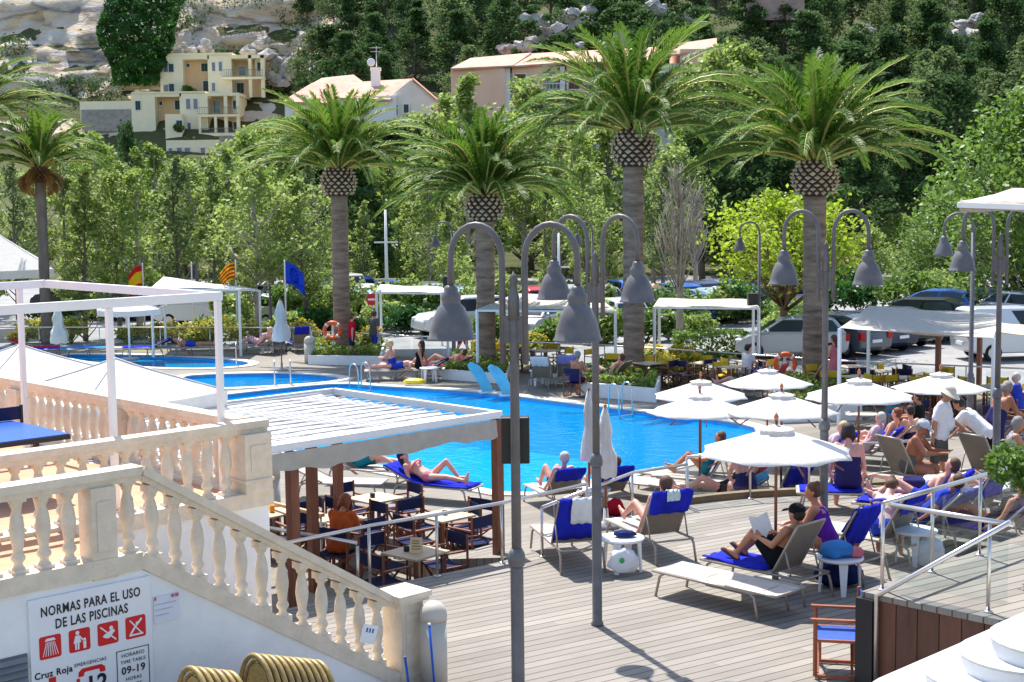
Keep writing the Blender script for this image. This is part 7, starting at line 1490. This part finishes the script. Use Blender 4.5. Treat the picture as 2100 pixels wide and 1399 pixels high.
for i, (sh, co, px, py, az, lb) in enumerate([('hatch', 'blue', 1395, 662, -28, 'blue car at the head of the row behind the hedge'), ('hatch', 'light blue', 1425, 658, -28, 'pale blue car second in the row behind the hedge'), ('hatch', 'silver', 1455, 653, -28, 'silver car in the middle of the row behind the hedge'), ('hatch', 'white', 1485, 649, -28, 'white car near the dark lamp post in the row behind the hedge'), ('hatch', 'navy', 1515, 644, -28, 'navy car at the far end of the row behind the hedge'),
    ('hatch', 'blue', 1380, 640, -28, 'blue car in the far row behind the bare tree'), ('hatch', 'navy', 1420, 634, -28, 'navy car in the far row behind the bare tree'), ('hatch', 'grey', 1462, 630, -28, 'dark grey car in the far row past the hedge'), ('hatch', 'silver', 1600, 640, -28, 'silver car under the yellow-green tree'), ('hatch', 'white', 1640, 632, -28, 'white car under the yellow-green tree'), ('hatch', 'blue', 1910, 660, -60, 'blue car roof behind the sagging canopy'), ('hatch', 'silver', 2075, 665, -25, 'silver car at the photo edge beyond the white van'), ('hatch', 'grey', 2030, 655, -25, 'grey car beneath the big tree'),
    ('hatch', 'white', 340, 640, -35, 'white car far under the poplars'), ('hatch', 'silver', 560, 640, -35, 'silver car far under the poplars near the EU flag'), ('van', 'beige', 700, 628, -25, 'beige van far beyond the first palm'), ('hatch', 'blue', 640, 640, -25, 'blue car far beyond the first palm'), ('hatch', 'silver', 905, 640, -25, 'silver car behind the jeep'), ('hatch', 'light blue', 940, 650, -25, 'pale blue car behind the largest lamp shade'), ('hatch', 'white', 1210, 645, -30, 'white car behind the second lamp'), ('hatch', 'red', 1310, 645, -25, 'red car behind the tallest palm'), ('hatch', 'grey', 1342, 655, -25, 'dark grey car between tallest palm and bare tree'), ('hatch', 'silver', 1040, 655, -30, 'silver car behind the beige canopy'), ('hatch', 'light blue', 700, 655, -20, 'pale blue car touching the first palm in view')]): car(sh, co, px, py, az, lb)
# ---- flags
def flag(px, py_base, ty, label, kind, w, h, rz):
    b = G(px, py_base, T); H = P(px, ty, b.y).z - b.z; root = thing('flag', label, 'flag', b, R(rz)); m = MB(); m.lathe([(.04, 0), (.03, H), (.045, H + .02), (.001, H + .07)], n=8); m.build('pole', WHITE, root)
    def pt(u, v): return Vector((w * u * .8 + .03, .14 * math.sin(u * 5 + v), H - .05 - h * v - .55 * w * u * u))
    def piece(name, m_, u0, u1, v0, v1, par, off=0.0, n=8):
        mb = MB(); mb.sheet([[pt(u0 + (u1 - u0) * j / n, v0 + (v1 - v0) * i / 3) + Vector((0, off, 0)) for j in range(n + 1)] for i in range(4)]); return mb.build(name, m_, par)
    FR, FY, FB = clothmat('flag_red', (.62, .02, .02), .35), clothmat('flag_yellow', (.8, .5, .02), .35), clothmat('flag_blue', (.01, .04, .42), .3)
    if kind == 'es':
        for a, b_, mm in ((0, .25, FR), (.25, .75, FY), (.75, 1, FR)): piece('cloth', mm, 0, 1, a, b_, root)
    elif kind == 'ib':
        for i in range(9): piece('cloth', (FY, FR)[i % 2], 0, 1, i / 9, (i + 1) / 9, root)
        piece('canton', mat('flag_purple', (.15, .02, .25), .8), 0, .35, 0, .45, root, -.012)
    elif kind == 'eu':
        c = piece('cloth', FB, 0, 1, 0, 1, root); s = MB()
        for k in range(12):
            a = 6.2832 * k / 12; u, v = .45 + .2 * math.cos(a), .5 + .3 * math.sin(a)
            for off in (-.035,): p = pt(u, v); n0 = len(s.v); s.add([p + Vector(((.045 if j % 2 == 0 else .02) * math.sin(.6283 * j), off, (.045 if j % 2 == 0 else .02) * math.cos(.6283 * j))) for j in range(10)], [tuple(range(10)), tuple(reversed(range(10)))])
        s.build('star_ring', clothmat('flag_star', (.9, .85, .6), .6), root)
    else: piece('cloth', mat('flag_grey', (.12, .1, .14), .8), 0, 1, 0, 1, root)
flag(298, 705, 542, 'red and yellow Spanish flag on a white pole', 'es', .75, .95, 180); flag(488, 705, 535, 'striped red and yellow flag with a purple canton above the white canopy', 'ib', .8, .7, 180); flag(588, 708, 536, 'blue European flag with a ring of stars', 'eu', .95, .85, 0); flag(398, 705, 540, 'dark limp flag behind the white canopy', 'x', .3, .55, 0)
# ---- no entry sign
g_ = G(765, 690, T); r0 = thing('no_entry_sign', 'round red no entry sign with a white bar beyond the pool fence', 'sign', g_); z_ = P(765, 614, g_.y).z - T; m = MB(); m.tube([(0, 0, 0), (0, 0, z_ + .2)], .03, 8); m.build('post', STEEL, r0); m = MB(); m.tube([(0, -.035, z_), (0, -.055, z_)], .26, 24); m.build('sign_face', mat('sign_red', (.62, .015, .02)), r0); m = MB(); m.box(-.18, .18, -.06, -.056, z_ - .04, z_ + .04); m.build('white_bar', SWHITE, r0)
# ---- life rings on posts
LIFE = mat('orange_vinyl', (.85, .14, .04), .4, var=.04)
def life_ring(px, py, pb, label):
    b = G(px, pb, T); z = P(px, py, b.y).z - T; post = thing('life_ring_post', 'white post carrying the ' + label, 'post', b + Vector((0, .1, 0))); m = MB(); m.bar((0, 0, .002), (0, 0, z + .3), .06); m.build('post', WHITE, post); m = MB(); m.bar((0, 0, z + .25), (0, -.08, z + .25), .02); m.build('hook', STEEL, post)
    root = thing('life_ring', label, 'life ring', b + Vector((0, 0, z))); m = MB(); m.tube([(.29 * math.cos(a), 0, .29 * math.sin(a)) for a in [6.2832 * k / 28 for k in range(29)]], .075, 10); m.build('ring', LIFE, root)
    for k in range(4): a = R(45 + 90 * k); m = MB(); m.tube([(.29 * math.cos(a + d), 0, .29 * math.sin(a + d)) for d in (-.13, 0, .13)], .08, 10); m.build('band', WPLAST, root)
life_ring(683, 678, 738, 'orange life ring beside the first palm'); life_ring(1610, 746, 800, 'orange life ring above the square umbrellas')
# ---- pale blue boards by the pool
BOARD = mat('pale_blue_board', (.16, .5, .62), .4, var=.2, vscale=2)
for px, py, lb in [(1000, 806, 'pale blue rounded board leaning at the pool edge'), (1042, 812, 'pale blue rounded board half hidden by the lamp post')]:
    b = G(px, py, T); root = thing('blue_board', lb, 'board', b, R(10)); m = MB(); rows = []
    for i in range(11): t = i / 10; w = .2 * (1 if t < .7 else math.sqrt(max(0, 1 - ((t - .7) / .3) ** 2))) * (.8 + .3 * t); rows.append([Vector((-.5 * t ** 1.4 + x, .1 * t, .95 * t + .002)) for x in (-w, -w * .5, 0, w * .5, w)])
    m.slab(rows, Vector((.0, .05, 0))); m.build('panel', BOARD, root); m = MB(); m.box(-.25, .25, -.1, .2, 0, .05); m.build('foot', WPLAST, root)
# ---- pool ladders
for px, py, az, lb in [(745, 800, 130, 'steel pool ladder at the corner of the big pool'), (1280, 848, 140, 'steel pool ladder below the white planter of the tallest palm'), (580, 792, 170, 'steel pool ladder between the two small pools'), (470, 752, 170, 'steel pool ladder of the far pool')]:
    b = G(px, py, T); root = thing('pool_ladder', lb, 'ladder', b, azr(az))
    for s in (-1, 1): m = MB(); m.tube([(-.35, s * .25, .002), (-.33, s * .25, .55)] + [(-.15 + .18 * math.cos(R(a)), s * .25, .62 + .2 * math.sin(R(a))) for a in range(170, 9, -20)] + [(.05, s * .25, .5), (.08, s * .25, -.3)], .022, 7); m.build('rail', STEEL, root)
    for z in (-.05, -.2): m = MB(); m.bar((.07, -.25, z), (.07, .25, z), .05, .03); m.build('step', STEEL, root)
# ---- domed bins
BIN = mat('beige_metal', (.5, .46, .4), .5, var=.06)
def dome_bin(c, r_, h, label):
    root = thing('litter_bin', label, 'bin', c); m = MB(); m.lathe([(r_, 0), (r_, h - r_ - .06)], n=24); m.build('body', BIN, root); m = MB(); m.lathe([(r_ * 1.03, h - r_ - .065), (r_ * 1.03, h - r_)] + [(r_ * 1.02 * math.cos(R(a)), h - r_ + r_ * math.sin(R(a))) for a in range(8, 90, 8)] + [(.001, h)], n=24); m.build('dome_lid', BIN, root)
pb = P(888, 1232, 15.0); dome_bin(Vector((pb.x, pb.y, 0)), .14, pb.z, 'tall beige domed bin right behind the newel of the stair'); pb = P(558, 956, 24.5); dome_bin(Vector((pb.x, pb.y, T)), .13, pb.z - T, 'beige domed bin beside the brown post at the corner of the white wall'); pb = G(636, 745, T); dome_bin(pb, .2, 1.0, 'grey domed bin by the fence near the life ring')
# ---- two blue broom handles
for i, (px, py0, py1, lb) in enumerate([(880, 1278, 1420, 'blue broom handle leaning on the domed bin'), (830, 1345, 1420, 'blue broom handle leaning on the stone newel')]):
    a = P(px, py0, 14.7 if i == 0 else 14.72); b = Vector((a.x + .06, a.y - .12, .06)); root = thing('broom', lb, 'broom', (b.x, b.y, 0)); o = Vector((b.x, b.y, 0)); m = MB(); m.tube([b, b.lerp(a, .97)], .013, 8); m.build('handle', BLUET, root, o); m = MB(); m.tube([b.lerp(a, .97), a], .015, 8); m.build('grip', WPLAST, root, o); m = MB(); m.box(-.14, .14, -.03, .03, .002, .08); m.build('brush_head', BLUET, root)
tg = L(2.86, -.035, .74); r_ = thing('tag', 'white plastic tag with blue letters tied to the last balusters', 'tag', tg, ANG); m = MB(); m.box(-.1, .1, -.006, .0, -.13, .06, Matrix.Rotation(R(20), 4, 'Y')); m.build('plastic', WPLAST, r_); m = MB()
for k in range(3): m.box(-.05 + .04 * k, -.03 + .04 * k, -.008, -.0065, -.02, .025, Matrix.Rotation(R(20), 4, 'Y'))
m.build('blue_letter', BLUET, r_)
# ---- stacks of round-backed golden chairs below the stair
GOLD = mat('gold_rattan', (.36, .26, .1), .4, .15, var=.35, vscale=9)
def rattan_chair():
    root = thing('rattan_chair', '-', 'chair'); m = MB(); pts = [(0, .27 * math.cos(R(a)), .5 + .42 * max(0, math.sin(R(a))) if 0 <= a <= 180 else .5) for a in range(-10, 191, 10)]; m.tube([(0, .27, .0)] + pts + [(0, -.27, .0)], .024, 8); m.build('back_frame', GOLD, root)
    m = MB(); m.tube([(-.02, .235 * math.cos(R(a)), .5 + .37 * max(0, math.sin(R(a)))) for a in range(0, 181, 12)], .014, 6); m.build('inner_hoop', GOLD, root)
    m = MB(); m.slab([[Vector((-.012, .2 * x, .52 + .33 * z * math.sqrt(max(0, 1 - x * x)))) for x in (-.95, -.6, -.2, .2, .6, .95)] for z in (0, .5, 1)], Vector((.012, 0, 0))); m.build('backrest', mat('gold_weave', (.4, .29, .1), .6, var=.4, vscale=40), root)
    m = MB(); m.lathe([(.001, .41), (.25, .41), (.26, .43), (.25, .45), (.001, .45)], (.27, 0, 0), 20); m.build('seat', GOLD, root)
    for sx in (.1, .46):
        for sy in (-1, 1): m = MB(); m.tube([(sx, sy * .16, .42), (sx + (.04 if sx > .2 else -.04), sy * .2, .01)], .018, 6); m.build('leg', GOLD, root)
    return root
with Proto() as RC: rattan_chair()
for j, (n_, px, py, d, ddx, dz, nm) in enumerate([(6, 395, 1366, 11.9,  .075, .026, 'smaller stack by the rules board'), (10, 525, 1340, 12.6, .075, .024, 'longer stack under the stair')]):
    a = P(px, py, d); st0 = Vector((a.x, a.y, a.z - .94))
    for k in range(n_):
        p = st0 + U * (ddx * k) + Vector((0, 0, -dz * k)); RC.put(p, R(44) + R(180), '%s golden round-backed chair in the %s, counted from the board' % (ordn(k), nm), 'stacked golden round-backed chairs', 1.0)
    c = st0 + U * .05 - V * 0; zt_ = st0.z - dz * n_ ; tr = thing('trolley', 'low grey trolley under the %s of golden chairs' % nm.split(' by ')[0].split(' under ')[0], 'trolley', (c.x, c.y, 0)); m = MB(); m.box(-.5, .75, -.35, .35, zt_ - .06, zt_ - .002, Matrix.Rotation(R(44), 4, 'Z')); m.build('platform', STEEL, tr)
    for sx in (-.4, .65):
        for sy in (-.3, .3): m = MB(); m.bar(Matrix.Rotation(R(44), 4, 'Z') @ Vector((sx, sy, .002)), Matrix.Rotation(R(44), 4, 'Z') @ Vector((sx, sy, zt_ - .06)), .04); m.build('leg', STEEL, tr)
# ================================================================ bake the remeshed bodies and the lettering
bpy.context.view_layer.update(); dg = bpy.context.evaluated_depsgraph_get()
new = [(o, bpy.data.meshes.new_from_object(o.evaluated_get(dg), depsgraph=dg)) for o in QUEUE]
for o, me in new: o.modifiers.clear(); o.data = me
fonts = [o for o in COL.objects if o.type == 'FONT']
for o in fonts:
    me = bpy.data.meshes.new_from_object(o.evaluated_get(dg), depsgraph=dg); n = bpy.data.objects.new('lettering', me); COL.objects.link(n); n.parent = o.parent; n.location = o.location; n.rotation_euler = o.rotation_euler; n.scale = o.scale
    if not me.materials: me.materials.append(o.data.materials[0])
    bpy.data.objects.remove(o)
for p in list(globals().values()):
    if isinstance(p, Proto) and not p.used:
        for o in p.objs: bpy.data.objects.remove(o)
